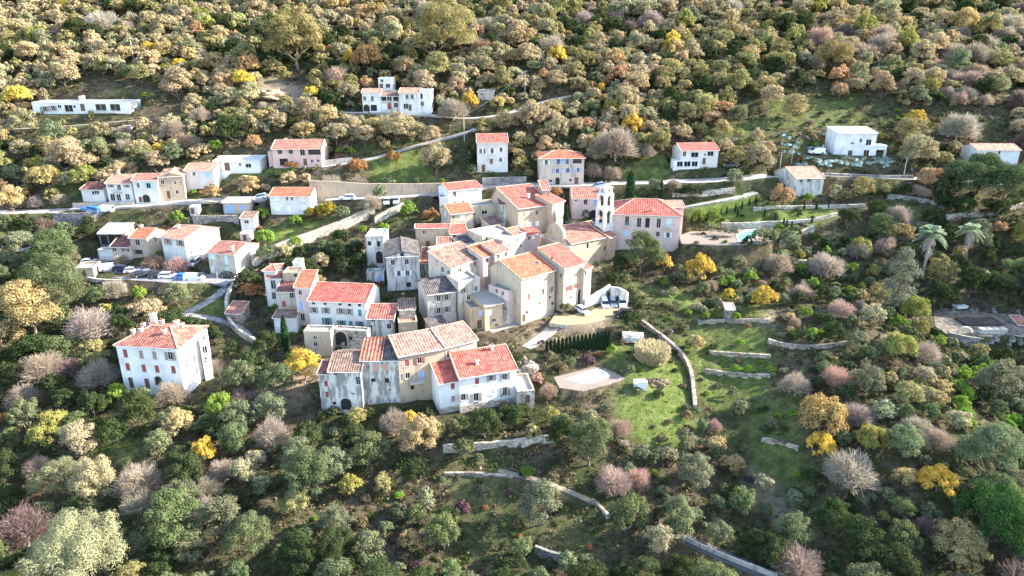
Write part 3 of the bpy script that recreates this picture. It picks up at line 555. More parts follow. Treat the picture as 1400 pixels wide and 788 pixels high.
B('small_white_house', 'white-blue house with pinkish red roof beside the road bend above the village', 'house', 'A', (1035, 243), (1388, 208), 5.0, roof='gable', ry=152, slope=.24, rm='red', wall='bright', maxd=8, wins=[(1101, 280, 'o', .9, 1.6), (1102, 366, 'v', 1.0, .5), (1195, 358, 'v', .7, .5)])
B('glazed_terrace', 'white flat-roofed glazed terrace block attached to the small white-blue house', 'terrace block', 'A', (938, 316), (1035, 308), 4.4, yaw=6, att='small_white_house', roof='flat', d=4.5, rm='greydeck', wall='bright', lwins=[(880, 370, 'o', 1.0, 1.8), (910, 385, 'o', 1.0, 1.8)])
B('big_ochre_house', 'big ochre house with broad rosy roof and two rows of shuttered windows', 'house', 'B', (532, 432), (895, 385), 7.6, roof='gable', ry=175, slope=.27, rm='red', wall='beige', over=.4, maxd=15, sky=[(655, 212), (718, 318)], chim=[(642, 322, 1.2, .3)], sh='n',
  wins=[(588, 495, 'c', .9, 1.4), (662, 482, 'c', .9, 1.4), (735, 473, 'o', .8, 1.4), (578, 605, 'c', 1.1, 1.5, 'w'), (655, 600, 'c', 1.1, 1.5, 'w'), (735, 590, 'c', 1.1, 1.4, 'w'), (852, 570, 'c', 1.1, 1.4, 'w')])
B('big_ochre_house', 'sunlit angled end wing of the big ochre house with rosy roof', 'wing', 'B', (895, 385), (1020, 348), 7.2, att='big_ochre_house', roof='mono', ry=275, slope=.27, rm='red', wall='beige', wins=[(990, 418, 'c', .8, 1.4)])
B('rear_block', 'raised rear block with bright parapet behind big ochre house', 'house', 'B', (790, 235), (870, 228), 8.5, yaw=8, roof='mono', slope=.2, d=6, rm='rosy', wall='cream')
B('left_block', 'plain grey-beige block in shade beside the big ochre house', 'house', 'B', (330, 395), (450, 380), 6.0, yaw=6, roof='mono', d=6, slope=.15, rm='brown', wall='old')
B('two_tone_house', 'narrow house with two-tone orange roof and one big white shutter', 'house', 'A', (1055, 490), (1296, 466), 6.2, roof='gable', ry=380, rm='orange', wall='cream', maxd=8, wins=[(1090, 520, 'v', .5, .5), (1188, 528, 'c', 1.5, 1.7, 'w')], lwins=[(1000, 490, 'c', .9, 1.4, 'w')])
B('beige_block', 'flat beige block with brown window between two-tone house and ochre house', 'house', 'B', (40, 405), (325, 380), 5.0, roof='flat', d=6, rm='deck', wall='cream', wins=[(67, 490, 'o', .8, .9), (175, 473, 'o', 1.6, 1.1), (80, 580, 'v', .5, .5)])
B('roof_hut', 'small tiled hut with dark door on the pale roof terraces', 'hut', 'B', (228, 612), (388, 582), 3.0, roof='mono', ry=520, rm='brown', wall='pink', wins=[(358, 620, 'd', .9, 1.7, 'n')])
B('pink_wall_house', 'pink-cream house with thin red roof edge behind grey-roofed house', 'house', 'C', (682, 16), (1045, 12), 6.6, yaw=2, roof='gable', slope=.2, ry=-22, maxd=5, rm='red', wall='beige', wins=[(778, 65, 'o', .9, 1.2), (816, 187, 'd', 1.1, 1.6, 'n')])
B('dark_lean_to', 'dark maroon tiled lean-to in shade beside grey-roofed house', 'lean-to', 'C', (735, 388), (895, 388), 3.2, yaw=0, roof='mono', ry=225, rm='maroon', wall='old')
B('small_red_roof_house', 'little house with vivid pinkish red roof under two-tone house', 'house', 'C', (1052, 80), (1235, 68), 5.0, roof='mono', ry=-18, slope=.3, rm='red', wall='cream', wins=[(1100, 100, 'v', .6, .5)])
B('small_red_roof_house', 'lower little house with pink roof and terrace next to maroon lean-to', 'house', 'C', (915, 215), (1060, 205), 5.5, yaw=4, roof='mono', ry=118, slope=.25, rm='rosy', wall='pink')
B('grey_roof_terrace', 'grey flat-roofed little block with skylight band amid red roofs', 'house', 'C', (1130, 190), (1310, 165), 5.0, roof='mono', slope=.2, ry=120, rm='grey', wall='grey', strip=0)
# --- grey-roofed house (shaded) and white flat annex
B('grey_roofed_house', 'tall grey house in shade with mottled grey tile roof and white shutters', 'house', 'C', (368, 328), (724, 300), 8.4, roof='gabley', slope=.26, d=13, yaw=10, rm='grey', wall='grey', strip=0, sh='w',
  wins=[(445, 382, 'o', 1.0, 1.4), (593, 374, 'o', 1.0, 1.4), (508, 500, 's', .9, 1.4), (600, 497, 's', .9, 1.4), (612, 618, 'v', 1.1, 1.2), (540, 300, 'v', .7, .9)])
B('flat_grey_house', 'pale grey house with white flat roof and dark arch beside grey-roofed house', 'house', 'C', (150, 102), (345, 106), 7.6, yaw=0, roof='flat', d=7, rm='white', wall='grey', wins=[(195, 180, 'v', .9, 1.1), (292, 184, 'v', .8, 1.4), (302, 325, 'a', 1.7, 3.2)])
B('yard_shed', 'low dark shed with tiled edge below the flat grey house', 'shed', 'C', (160, 488), (345, 482), 2.4, yaw=2, roof='flat', d=3, rm='greydeck', wall='old', wins=[(310, 600, 'c', 1.2, 1.4, 'b')])
# --- white group in the middle of the village
B('upper_white_house', 'sunlit cream house with plain parapet in centre of village', 'house', 'C', (945, 285), (1235, 232), 9.0, roof='flat', d=6, rm='deck', wall='pale', para=.3, wins=[(1010, 330, 'v', .6, .8)], lwins=[(870, 425, 'o', .9, 1.4), (915, 365, 'o', .8, 1.2), (857, 535, 'o', .9, 1.2)])
B('brown_roof_house', 'white house with brown striped mono roof and green shutter in village centre', 'house', 'C', (1062, 465), (1392, 305), 9.0, roof='mono', slope=.34, d=7.0, rm='brown', wall='pale', sh='c', wins=[(1157, 477, 'o', 1.3, 1.4), (1247, 450, 'c', .9, 2.4, 'c'), (1316, 395, 'c', .9, 1.1, 'r'), (1322, 470, 'c', .7, 1.2, 'c')], lwins=[(1035, 495, 'o', .9, 1.4), (970, 450, 'o', .9, 1.4)])
B('red_gable_house', 'white house with small vivid orange-red roof beside brown-roofed white house', 'house', 'D', (160, 332), (285, 292), 9.0, roof='mono', ry=200, slope=.3, rm='orange', wall='pink', wins=[(205, 362, 'o', 1.0, 1.2)])
B('red_gable_house', 'white house with pink roof, red door shutter and wooden balcony', 'house', 'D', (285, 292), (430, 250), 9.0, roof='mono', ry=165, slope=.3, rm='rosy', wall='pale', wins=[(320, 310, 'o', .9, 1.3), (405, 292, 'o', .9, 1.3), (315, 440, 'c', .9, 2.2, 'r')], balc=[(395, 410, 2.4)])
B('white_block', 'blank pale block above the orange-roofed house', 'house', 'D', (372, 150), (610, 60), 8.5, roof='flat', d=5, rm='deck', wall='pale', wins=[(430, 200, 'o', .8, 1.1), (520, 150, 'o', .8, 1.1), (560, 210, 'v', .5, .5)])
B('grey_tile_house', 'pale house with purple-grey roof and four grey shuttered windows', 'house', 'C', (812, 724), (1112, 686), 7.2, roof='gable', ry=545, rm='grey', wall='pale', strip=0, maxd=9, sh='n', wins=[('F', 930, 145, 's', .9, 1.4), ('F', 1018, 132, 's', .9, 1.4), ('F', 932, 272, 's', .9, 1.4), ('F', 1020, 258, 's', .9, 1.4)], lwins=[])
B('tall_white_house', 'tall blank sunlit white block standing between grey-roofed and orange-roofed houses', 'house', 'C', (1142, 590), (1372, 545), 9.0, roof='flat', d=6, rm='deck', wall='pale', wins=[('F', 1252, 130, 'o', .9, 1.2), ('F', 1200, 60, 's', .8, 1.2), ('F', 1330, 40, 'o', .8, 1.2), ('F', 1210, 190, 'v', .5, .5)])
B('ochre_cottage', 'stone cottage with blue shutter and cream terrace roof at village foot', 'cottage', 'I', (20, 250), (178, 228), 5.2, roof='flat', d=5, rm='deck', wall='ochre', wins=[(140, 298, 'c', 1.0, 1.4, 'k'), (120, 420, 'd', 1.0, 2.0, 'n')])
B('ochre_cottage', 'taller ochre stone cottage with pale roof and white shutter at village foot', 'cottage', 'I', (178, 228), (368, 188), 5.6, roof='mono', slope=.15, d=6, rm='deck', wall='ochre', strip=0, wins=[(235, 290, 'c', 1.0, 1.3, 'w'), (277, 375, 'o', 1.0, .8), (300, 425, 'v', .7, .4)])
B('tile_awning_house', 'little red-tiled porch house tucked among white walls', 'house', 'I', (140, 150), (272, 130), 3.6, roof='mono', ry=62, rm='rosy', wall='pale')
B('white_terrace_house', 'white house with curved terrace roof beside orange-roofed tower house', 'house', 'D', (428, 690), (562, 640), 7.6, roof='flat', d=6, rm='deck', wall='pink', wins=[(500, 720, 'v', .5, .6)], lwins=[(365, 705, 'o', .8, 1.3), (300, 640, 'o', .8, 1.2)])
B('arch_gateway', 'small stone gateway with round arch at foot of white terrace house', 'gateway', 'I', (360, 262), (450, 252), 3.6, yaw=8, roof='flat', d=2, rm='deck', wall='palestone', wins=[(400, 320, 'a', 1.6, 2.5)])
B('orange_roof_house', 'tall cream tower house with broad vivid orange roof and roof window', 'house', 'D', (568, 558), (925, 460), 10.6, roof='gable', ry=315, slope=.3, rm='orange', wall='cream', maxd=11, sky=[(735, 385)], sh='n',
  wins=[('I', 610, 140, 'c', .9, 1.5, 'w'), ('I', 645, 122, 'c', .7, 1.5, 'r'), ('I', 795, 75, 'o', .8, 1.5), ('I', 625, 290, 'v', .6, .6), ('I', 895, 45, 's', .8, 1.4), ('I', 940, 40, 's', .8, 1.4), ('I', 870, 130, 'v', .6, .6), ('I', 760, 195, 'v', .5, .5), ('I', 900, 195, 'v', .7, .8), ('I', 555, 365, 'd', .9, 1.8, 'n')])
B('red_roof_house', 'tall cream house with vivid pinkish red roof and red shutters above courtyard', 'house', 'D', (1020, 446), (1237, 384), 10.0, roof='gable', ry=205, slope=.3, rm='red', wall='cream', maxd=12, chim=[(888, 290, .8, .2)], wins=[(1072, 657, 's', .8, 1.2, 'r'), (1140, 636, 's', .8, 1.2, 'o'), ('I', 1190, 150, 'a', 1.7, 4.0), ('I', 1095, 130, 'v', .5, .6)], lwins=[(980, 520, 'o', .8, 1.2), (890, 340, 'v', .6, .8)])
B('red_roof_house', 'lower sunlit wing with red roof joined to tall cream red-roofed house', 'wing', 'D', (1235, 462), (1312, 425), 8.0, att='red_roof_house', roof='mono', ry=300, slope=.3, rm='red', wall='cream', wins=[(1228, 510, 'o', .7, 1.2), (1258, 505, 'o', .7, 1.2)])
# --- the lower left cluster
B('tower_house', 'narrow white tower house at the edge of the village by the cobbled path', 'house', 'E', (80, 160), (205, 158), 8.6, yaw=0, roof='hip', d=5, slope=.22, rm='red', wall='white')
B('cluster_house', 'white house with maroon roof and tall double windows in lower cluster', 'house', 'E', (112, 236), (280, 236), 7.4, yaw=-1, roof='mono', ry=168, slope=.3, rm='maroon', wall='white', wins=[(183, 308, 'o', 1.2, 2.2), (190, 425, 'o', 1.0, 1.8)])
B('cluster_house', 'cream box-shaped house with flat roof at top of lower cluster', 'house', 'E', (284, 178), (468, 178), 9.0, yaw=0, roof='flat', d=4, rm='salmon', wall='cream', wins=[(420, 208, 'v', .7, .7)])
B('cluster_house', 'white block with bare walls peeking above the lower cluster roofs', 'house', 'E', (388, 70), (472, 66), 8.5, yaw=2, roof='flat', d=3, rm='deck', wall='white')
B('cluster_house', 'pale house with dark maroon roof and red shutter in lower cluster', 'house', 'E', (222, 376), (408, 378), 6.8, yaw=-1, roof='mono', ry=248, slope=.28, rm='maroon', wall='pale', wins=[(380, 408, 'o', 1.0, 1.6), (297, 510, 'c', 1.0, 1.4, 'r')])
B('cluster_house', 'rose-tinted house with bright orange roof and blue window in lower cluster', 'house', 'E', (408, 332), (580, 334), 9.6, yaw=-1, roof='mono', ry=160, slope=.3, rm='orange', wall='pink', wins=[(470, 392, 'o', .8, 1.2), (483, 525, 'c', .9, 2.2, 'b'), (495, 655, 'o', 1.0, 1.8)])
B('green_shutter_house', 'wide white house with pink-red roof and green shutters, the longest of lower cluster', 'house', 'E', (552, 474), (1165, 499), 7.6, roof='gable', slope=.32, ry=295, rm='red', wall='white', sh='g', maxd=10, chim=[(812, 450, 1.5, .3)],
  wins=[(612, 507, 'v', .7, .5), (735, 512, 'v', .7, .5), (893, 516, 'v', .7, .5), (995, 522, 'v', .7, .6), (1100, 526, 'v', .7, .6), (615, 577, 's', .9, 1.4, 'n'), (742, 582, 's', .9, 1.4, 'n'), (900, 590, 's', .9, 1.4, 'n'), (990, 597, 's', .8, 1.4, 'n'), (1104, 605, 'c', .9, 1.5),
        (755, 706, 's', 1.0, 2.1), (908, 717, 's', .9, 1.3), (1008, 724, 'c', .9, 1.4), (1103, 729, 's', .8, 1.4)])
B('garage', 'low white double garage with brown roof beside slim cypress', 'garage', 'E', (185, 660), (425, 660), 3.6, yaw=-2, roof='mono', ry=572, slope=.2, rm='brown', wall='white', wins=[(232, 690, 'g', 2.4, 2.0), (372, 690, 'g', 2.6, 2.0)])
B('terrace_block', 'stone block with dark flat terrace in front of green-shuttered house', 'terrace block', 'j', (256, 368), (400, 368), 5.6, yaw=-2, roof='flat', ry=335, rm='greydeck', wall='cream', wins=[(318, 402, 'o', .8, .8), (320, 437, 'o', .9, 1.1)])
B('arched_base', 'stone vaulted basement with dark arch under green-shuttered house', 'basement', 'j', (418, 356), (596, 368), 4.6, att='green_shutter_house', roof='flat', d=2.0, rm='deck', wall='palestone', para=.2, wins=[(457, 405, 'a', 2.6, 3.2), (510, 405, 'v', .7, .8), (540, 378, 'v', .4, .4)])
B('tile_roof_cottage', 'stone cottage with bright mottled terracotta roof next to green-shuttered house', 'cottage', 'F', (166, 354), (452, 356), 5.0, roof='gable', ry=208, slope=.3, rm='mottle', wall='old', maxd=9, wins=[(232, 378, 'v', .6, .5), (404, 440, 'o', 1.0, 1.2), (188, 450, 'o', .9, 1.2)])
B('rounded_stone_house', 'pinkish rough stone house with worn flat top behind mottled-roof cottage', 'house', 'F', (508, 250), (680, 268), 5.4, yaw=8, roof='mono', slope=.1, d=5, rm='brown', wall='palestone', strip=0)
B('red_terrace_house', 'low stone block with red terrace beside mottled-roof cottage', 'terrace block', 'F', (505, 408), (702, 380), 4.4, yaw=12, roof='flat', d=4, rm='salmon', wall='ochre', para=.3)
# --- front row
B('front_house', 'narrow stained house with dark roof and two red shutters, end of front row', 'house', 'G', (116, 318), (226, 316), 8.0, yaw=-3, roof='mono', ry=188, slope=.28, rm='maroon', wall='old', wins=[(200, 425, 'c', .8, 1.2, 'r'), (210, 540, 'c', .8, 1.2, 'r')])
B('front_house', 'grey-stained front row house with dull purple-brown roof and blotched wall', 'house', 'G', (226, 298), (566, 290), 8.6, yaw=1, roof='gable', ry=95, slope=.26, rm='brown', wall='old', strip=0, maxd=9, wins=[(545, 397, 'o', .8, 1.7), (300, 322, 'v', .6, .4), (490, 535, 'v', .4, .4), (265, 635, 'v', .6, .7), (415, 640, 'a', 2.0, 2.4)])
B('front_house', 'stained front row house with half striped orange, half dark roof and bricked-up windows', 'house', 'G', (566, 178), (780, 174), 9.0, yaw=1, roof='mono', slope=.34, ry=('F', 200, 570), rm='stripe', wall='old', strip=0, wins=[(735, 258, 'b', .9, 1.3, 't'), (703, 390, 'v', .8, .8), (655, 250, 'v', .3, .3)])
B('front_house', 'stained front row house half under dark tiles beside striped orange roof', 'house', 'G', (781, 174), (972, 169), 9.0, yaw=1, att='front_house', roof='mono', slope=.34, ry=('F', 380, 590), rm='grey', wall='old', strip=0, wins=[(828, 255, 'b', 1.0, 1.3, 't'), (848, 392, 'v', .8, 1.0), (880, 492, 'v', .4, .4)])
B('front_house', 'beige front row house with rosy striped roof, red shutters and small balcony', 'house', 'F', (500, 756), (992, 668), 9.8, roof='gable', slope=.26, ry=505, rm='pinkrow', wall='beige', maxd=9, sh='r', balc=[('G', 1170, 395, 3.0)],
  wins=[('G', 1060, 207, 'c', .9, 1.4), ('G', 1195, 180, 's', .9, 1.2), ('G', 1068, 342, 's', .9, 1.2, 'n'), ('G', 1120, 467, 'v', .7, .9), ('G', 1215, 335, 'c', .9, 1.8, 'b')])
B('front_house', 'cream front row house with orange-pink tiled roof and two red shutters', 'house', 'F', (1002, 662), (1337, 580), 9.4, roof='gable', slope=.26, ry=430, rm='pinkrow', wall='cream', maxd=9, wins=[('H', 200, 142, 'c', .8, 1.4, 'r'), ('H', 287, 132, 'c', .8, 1.4, 'r'), ('G', 1295, 312, 'o', .8, .9), ('G', 1297, 435, 'v', .6, .7)])
B('small_dark_roof_shed', 'small shed with dark tile roof wedged behind front row', 'shed', 'F', (840, 448), (1010, 410), 3.4, roof='mono', ry=350, slope=.3, rm='grey', wall='stone', strip=0)
B('front_red_house', 'wide white house with large bright red roof at the very front of village', 'house', 'H', (452, 364), (1058, 268), 7.2, roof='gable', slope=.30, ry=55, rm='red', wall='bright', base='palestone', bh=1.3, maxd=11, sh='n', chim=[(640, 222, .9, .28), (800, 70, 1.0, .28)],
  wins=[(640, 400, 'c', .85, 1.3, 'r'), (790, 368, 's', .8, 1.2), (937, 355, 's', .9, 1.3), (490, 570, 's', .9, 1.4), (630, 570, 's', 1.0, 1.7), (797, 513, 'c', .8, 1.2, 'w'), (937, 510, 's', .9, 1.9), (628, 695, 'v', .9, 1.5), (782, 632, 'v', 1.0, 1.1)])
B('front_red_house', 'lower shaded-roof wing with red roof on the village-front white house', 'wing', 'H', (234, 426), (450, 388), 6.4, att='front_red_house', roof='gable', slope=.3, ry=175, rm='red', wall='bright', base='palestone', bh=1.2, maxd=10, wins=[(382, 450, 'c', .85, 1.2, 'r'), (490, 426, 's', .8, 1.2, 'r'), (385, 585, 'c', .8, 1.1, 'n'), (350, 720, 'v', .8, 1.2)])
B('stone_annex', 'cream stone annex with flat terrace at sunny end of the front white house', 'annex', 'H', (1072, 500), (1252, 512), 3.8, yaw=10, roof='flat', d=7, rm='deck', wall='palestone', wins=[(1178, 590, 'd', .9, 1.7, 'n')])
B('roof_terrace_house', 'wide cream house topped by pale roof terraces under the tiled roof hut', 'house', 'B', (150, 725), (470, 668), 7.0, roof='flat', d=7, rm='deck', wall='cream', wins=[(200, 750, 'v', .6, .8)])
B('roof_terrace_house', 'pale stepped house with faded pink roof between roof terraces and the pink-edged wing', 'house', 'B', (472, 715), (608, 683), 7.0, roof='mono', ry=640, rm='rosy', wall='pale', wins=[(540, 740, 'o', .8, 1.1)])
B('pink_edge_house', 'small pale house with red tile edge beneath the big ochre house', 'house', 'B', (612, 722), (765, 692), 5.0, roof='mono', slope=.2, d=4, rm='red', wall='pink', wins=[(650, 745, 'o', .8, 1.0)])
# --- church
B('church', 'ochre stone church with rosy pink roof and curved west front', 'church', 'g', (318, 604), (520, 566), 6.4, roof='gable', slope=.34, ry=500, rm='rosy', wall='beige', maxd=11, wins=[(408, 617, 'o', .7, 1.3), (500, 630, 'v', .6, .9)])
B('church_chancel', 'lower chancel of the church in tower shade with dull red roof', 'chancel', 'g', (522, 572), (560, 560), 5.4, att='church', roof='gable', slope=.34, ry=495, rm='rosy', wall='beige', maxd=9)
B('stone_hut', 'little stone hut with red tile roof beside cobbled path', 'hut', 'i', (1216, 268), (1300, 272), 2.4, yaw=-4, roof='mono', ry=210, slope=.25, rm='rosy', wall='stone')
B('stone_hut', 'small vine-covered stone hut on the lit terrace among shrubs', 'hut', 'k', (1152, 250), (1198, 250), 2.6, yaw=-6, roof='mono', d=3, slope=.1, rm='greydeck', wall='stone')
B('ruin_shed', 'small reddish shed beside the rubble yard on shaded slope', 'shed', 'l', (1345, 330), (1395, 332), 2.4, yaw=0, roof='mono', ry=285, slope=.3, rm='rosy', wall='greystone')
# ------------------------------------------------------------------ solve houses, roads, pads, walls on the bare slope; then carve the ground
for S in S_: solve_building(S)
def px_poly(z, pts): return [cast(*zp(z, *p)) for p in pts]
ROADS = []   # (name, world centre line, half width, material)
def road(name, z, pts, half, mat, smooth=2):
    P = np.array([cast(*zp(z, *p)) for p in pts])
    # resample
    seg = np.r_[0, np.cumsum(np.linalg.norm(np.diff(P[:, :2], axis=0), axis=1))]; n = max(2, int(seg[-1] / 1.5))
    t = np.linspace(0, seg[-1], n); R = np.stack([np.interp(t, seg, P[:, k]) for k in range(3)], 1)
    R[:, 2] = hbase(R[:, 0], R[:, 1])
    for _ in range(12 * smooth):
        R[1:-1] = (R[:-2] + 2 * R[1:-1] + R[2:]) / 4
    ROADS.append(dict(name=name, P=R, half=half, mat=mat)); return R
PADS = []
def pad(name, z, pts, mat, dz=0.0, label=None):
    P = np.array([cast(*zp(z, *p)) for p in pts]); zz = float(np.median(P[:, 2])) + dz
    # re-project on the level plane so that the outline keeps its shape
    Q = np.array([(lambda d: d * ((zz - CAMZ) / d[2]))(ray(*zp(z, *p))) for p in pts])
    PADS.append(dict(name=name, poly=Q[:, :2], z=zz, mat=mat)); return PADS[-1]
WALLS = []
def rwall(label, z, pts, h, mat='stone', th=.5, fill=True, name='retaining_wall', cat='wall', base=True):
    P = np.array([cast(*zp(z, *p)) for p in pts])
    seg = np.r_[0, np.cumsum(np.linalg.norm(np.diff(P[:, :2], axis=0), axis=1))]; n = max(2, int(seg[-1] / 1.2))
    t = np.linspace(0, seg[-1], n); R = np.stack([np.interp(t, seg, P[:, k]) for k in range(3)], 1)
    for _ in range(4): R[1:-1] = (R[:-2] + 2 * R[1:-1] + R[2:]) / 4
    hh = np.interp(t / max(t[-1], 1e-6), np.linspace(0, 1, len(h)), h) if isinstance(h, (list, tuple)) else np.full(n, h)
    WALLS.append(dict(label=label, P=R, h=hh, mat=mat, th=th, fill=fill, name=name, cat=cat))
asphalt = plain('pale_worn_asphalt', (.30, .275, .255), .95, 0, .15, .8); asphalt2 = plain('grey_asphalt', (.20, .195, .20), .95, 0, .2, .6)
gravel = plain('ochre_gravel', (.33, .235, .135), .98, 0, .22, .5); cobble = stone('grey_cobbles', (.30, .285, .27), 3.0, .6)
concrete = plain('pale_concrete', (.33, .30, .265), .95, 0, .12, .6); track = plain('dirt_track', (.22, .18, .135), .98, 0, .25, .7)
paving = plaster('warm_paving', (.225, .18, .15), .4, .4)
road('main_road', 'z', [(-60, 291), (0, 290), (60, 289), (150, 285), (210, 282), (260, 276), (320, 272), (380, 272), (440, 272), (500, 271), (545, 268), (600, 264), (640, 257), (700, 252), (760, 253), (810, 252), (860, 249), (930, 250), (1000, 246), (1045, 240), (1090, 237), (1160, 240), (1230, 243), (1300, 247), (1420, 252)], 2.7, asphalt)
road('upper_track', 'z', [(440, 152), (500, 155), (560, 158), (610, 161), (650, 163), (690, 158), (722, 146), (748, 137), (780, 131)], 1.9, concrete)
road('upper_track', 'z', [(440, 227), (470, 225), (510, 218), (550, 205), (585, 195), (625, 186), (650, 178)], 1.8, asphalt)
road('upper_track', 'z', [(-20, 178), (40, 176), (100, 172), (150, 168), (190, 164), (240, 160)], 1.8, track)
road('village_lane', 'z', [(120, 362), (160, 366), (210, 372), (270, 382), (318, 388)], 2.6, asphalt2)
road('cobbled_path', 'z', [(318, 390), (306, 404), (283, 417), (262, 426), (250, 430)], 1.3, cobble)
road('cobbled_path', 'z', [(252, 432), (280, 433), (315, 434), (330, 448), (350, 470)], 1.0, cobble)
road('village_lane', 'z', [(668, 452), (690, 446), (715, 440), (735, 432), (752, 424)], 1.6, concrete)
road('village_lane', 'z', [(720, 476), (738, 466), (752, 457), (760, 448)], 1.4, concrete)
road('footpath', 'o', [(-60, 330), (0, 345), (90, 358), (180, 378), (240, 405), (300, 430), (360, 470)], .6, track)
road('lower_road', 'o', [(720, 610), (790, 650), (880, 690), (960, 725), (1060, 762), (1140, 790), (1240, 830)], 1.3, plain('dark_asphalt', (.10, .10, .105), .95, 0, .25, .6))
road('terrace_drive', 'g', [(900, 415), (960, 402), (1050, 388), (1150, 372), (1250, 352), (1310, 330)], 1.4, concrete)
pad('courtyard', 'k', [(200, 322), (238, 268), (330, 255), (390, 232), (480, 222), (600, 226), (650, 240), (612, 285), (500, 305), (400, 328), (290, 336)], gravel)
pad('car_park', 'K', [(140, 440), (330, 470), (560, 480), (850, 520), (1200, 560), (1400, 570), (1390, 660), (1150, 690), (900, 665), (640, 650), (300, 600), (160, 560)], asphalt2)
pad('pool_patio', 'k', [(225, 615), (330, 590), (440, 558), (480, 560), (545, 585), (608, 622), (520, 655), (380, 690), (255, 672)], paving)
pad('villa_terrace', 'g', [(905, 560), (960, 540), (1090, 535), (1210, 520), (1390, 505), (1400, 560), (1380, 600), (1200, 612), (915, 606)], plaster('garden_paving', (.21, .17, .14), .5, .6), .7)
pad('yard', 'l', [(890, 262), (960, 240), (1010, 258), (1090, 248), (1200, 275), (1300, 268), (1400, 285), (1400, 395), (1290, 385), (1200, 396), (1080, 384), (980, 395), (900, 340)], plain('dusty_earth', (.15, .125, .10), .98, 0, .6, .9))
# walls: pixels of the wall foot
rwall('tall stone retaining wall holding up the main road behind two parked vehicles', 'e', [(296, 500), (400, 503), (500, 497), (592, 452)], 3.2, 'greystone')
rwall('long cream wall behind the road with bare trees in front', 'f', [(295, 352), (420, 350), (560, 345), (700, 338), (850, 330), (1005, 322)], [4.6, 4.2, 3.4, 3.0, 2.6, 2.4], 'beige')
rwall('long winding rubble wall descending from road to the lower cluster', 'f', [(-20, 720), (40, 700), (110, 662), (200, 625), (300, 592), (390, 556), (480, 525), (560, 480), (640, 462)], 2.6, 'palestone')
rwall('rubble wall on sloping lane beside lime-green tree', 'f', [(640, 500), (700, 470), (750, 440), (795, 420)], 2.0, 'palestone')
rwall('stone ramp wall beside the drive east of the pink villa', 'g', [(930, 430), (1040, 412), (1150, 395), (1275, 368)], 1.3, 'palestone')
rwall('upper cream terrace wall on the villa gardens planted with small cypresses', 'h', [(-80, 425), (60, 418), (190, 416), (320, 412), (520, 408)], .9, 'palestone')
rwall('middle cream terrace wall on the villa gardens', 'h', [(-250, 512), (-120, 510), (-20, 502), (100, 500), (230, 490), (370, 455)], 1.0, 'palestone')
rwall('pale wall sloping down past the garden steps to dark evergreen', 'h', [(60, 620), (130, 585), (200, 552), (245, 535)], 1.6, 'palestone')
rwall('long pale wall in the scrub just downhill of the pool terrace wall', 'z', [(930, 352), (978, 357), (1040, 360), (1124, 361)], 1.0, 'palestone')
rwall('roadside wall between the dark cars and the utility poles', 'z', [(985, 256), (1020, 252), (1062, 247)], 1.3, 'palestone')
rwall('cream garden wall with grass strip uphill of the villa drive', 'g', [(860, 350), (960, 345), (1080, 330), (1200, 318)], .9, 'palestone')
rwall('rough stone bank wall behind the palms', 'h', [(560, 575), (680, 590), (820, 580)], 1.1, 'greystone')
rwall('curved stone wall around the shaded round lawn', 'h', [(600, 500), (680, 518), (760, 527), (840, 522), (890, 500)], 1.6, 'greystone')
rwall('pale walls edging the bend in the shaded lower drive', 'h', [(890, 465), (960, 480), (1050, 455), (1130, 462), (1250, 440), (1400, 400)], 1.3, 'palestone')
rwall('straight grey terrace wall above the round lawn', 'h', [(640, 362), (740, 368), (880, 390), (950, 425)], 1.3, 'greystone')
rwall('grey stone wall under the road near the two utility poles', 'h', [(300, 252), (430, 258), (560, 262), (700, 265), (780, 262)], 1.5, 'greystone')
rwall('stone terrace wall under the front white house, above the olive slope', 'z', [(606, 618), (640, 617), (700, 612), (758, 604)], 1.5, 'palestone')
rwall('pale parapet wall along the lower road at the frame bottom', 'o', [(740, 628), (800, 662), (890, 698), (960, 728), (1060, 765), (1150, 800)], .9, 'pale', .35, False)
rwall('low dry-stone wall by the olive tree on dark slope', 'n', [(820, 350), (930, 345), (1050, 360), (1115, 365)], .6, 'stone')
rwall('bright white ramp wall curving up beside the tall red-roofed house', 'k', [(395, 232), (450, 195), (525, 148)], 1.6, 'bright', .5, False)
rwall('grey wall closing the courtyard parking bay', 'k', [(528, 170), (600, 168), (622, 205)], 2.0, 'concrete_wall' if 'concrete_wall' in WALL else 'grey', .4)
rwall('dark dry-stone wall running downhill from courtyard to the terraces', 'k', [(700, 330), (790, 395), (870, 460), (930, 520), (965, 600), (975, 690), (985, 790)], 1.1, 'stone', .7, False)
rwall('dry-stone terrace wall across the lit meadow slope', 'k', [(1000, 330), (1100, 325), (1200, 322), (1390, 322)], 1.0, 'stone')
rwall('second dry-stone terrace wall on the dark green slope', 'k', [(1040, 590), (1130, 605), (1250, 615), (1390, 620)], .9, 'stone')
rwall('thin dry-stone terrace wall, higher on the dark green slope', 'k', [(1060, 490), (1180, 500), (1390, 512)], .8, 'stone')
rwall('dry-stone terrace wall beside the tan round tree', 'p', [(-30, 205), (50, 205), (130, 245)], .9, 'stone')
rwall('low stone terrace wall among shrubs on the eastern terraces', 'l', [(0, 430), (140, 470), (330, 460), (450, 440)], 1.0, 'stone')
rwall('stone wall above cobbled path curling past the hut', 'i', [(1262, 135), (1222, 200), (1222, 300), (1262, 370), (1330, 415), (1385, 445)], 1.6, 'palestone', .6, False)
rwall('boulder retaining wall below the rubble yard', 'l', [(960, 425), (1080, 455), (1200, 460), (1400, 455)], 2.4, 'greystone')
rwall('white wall along the car park front edge', 'K', [(165, 665), (300, 690), (640, 690), (800, 720), (1050, 735)], 1.2, 'pale', .4)
rwall('low grey wall of the drive below the pink house', 'f', [(360, 178), (430, 172), (520, 160)], 1.2, 'pale', .3, False)
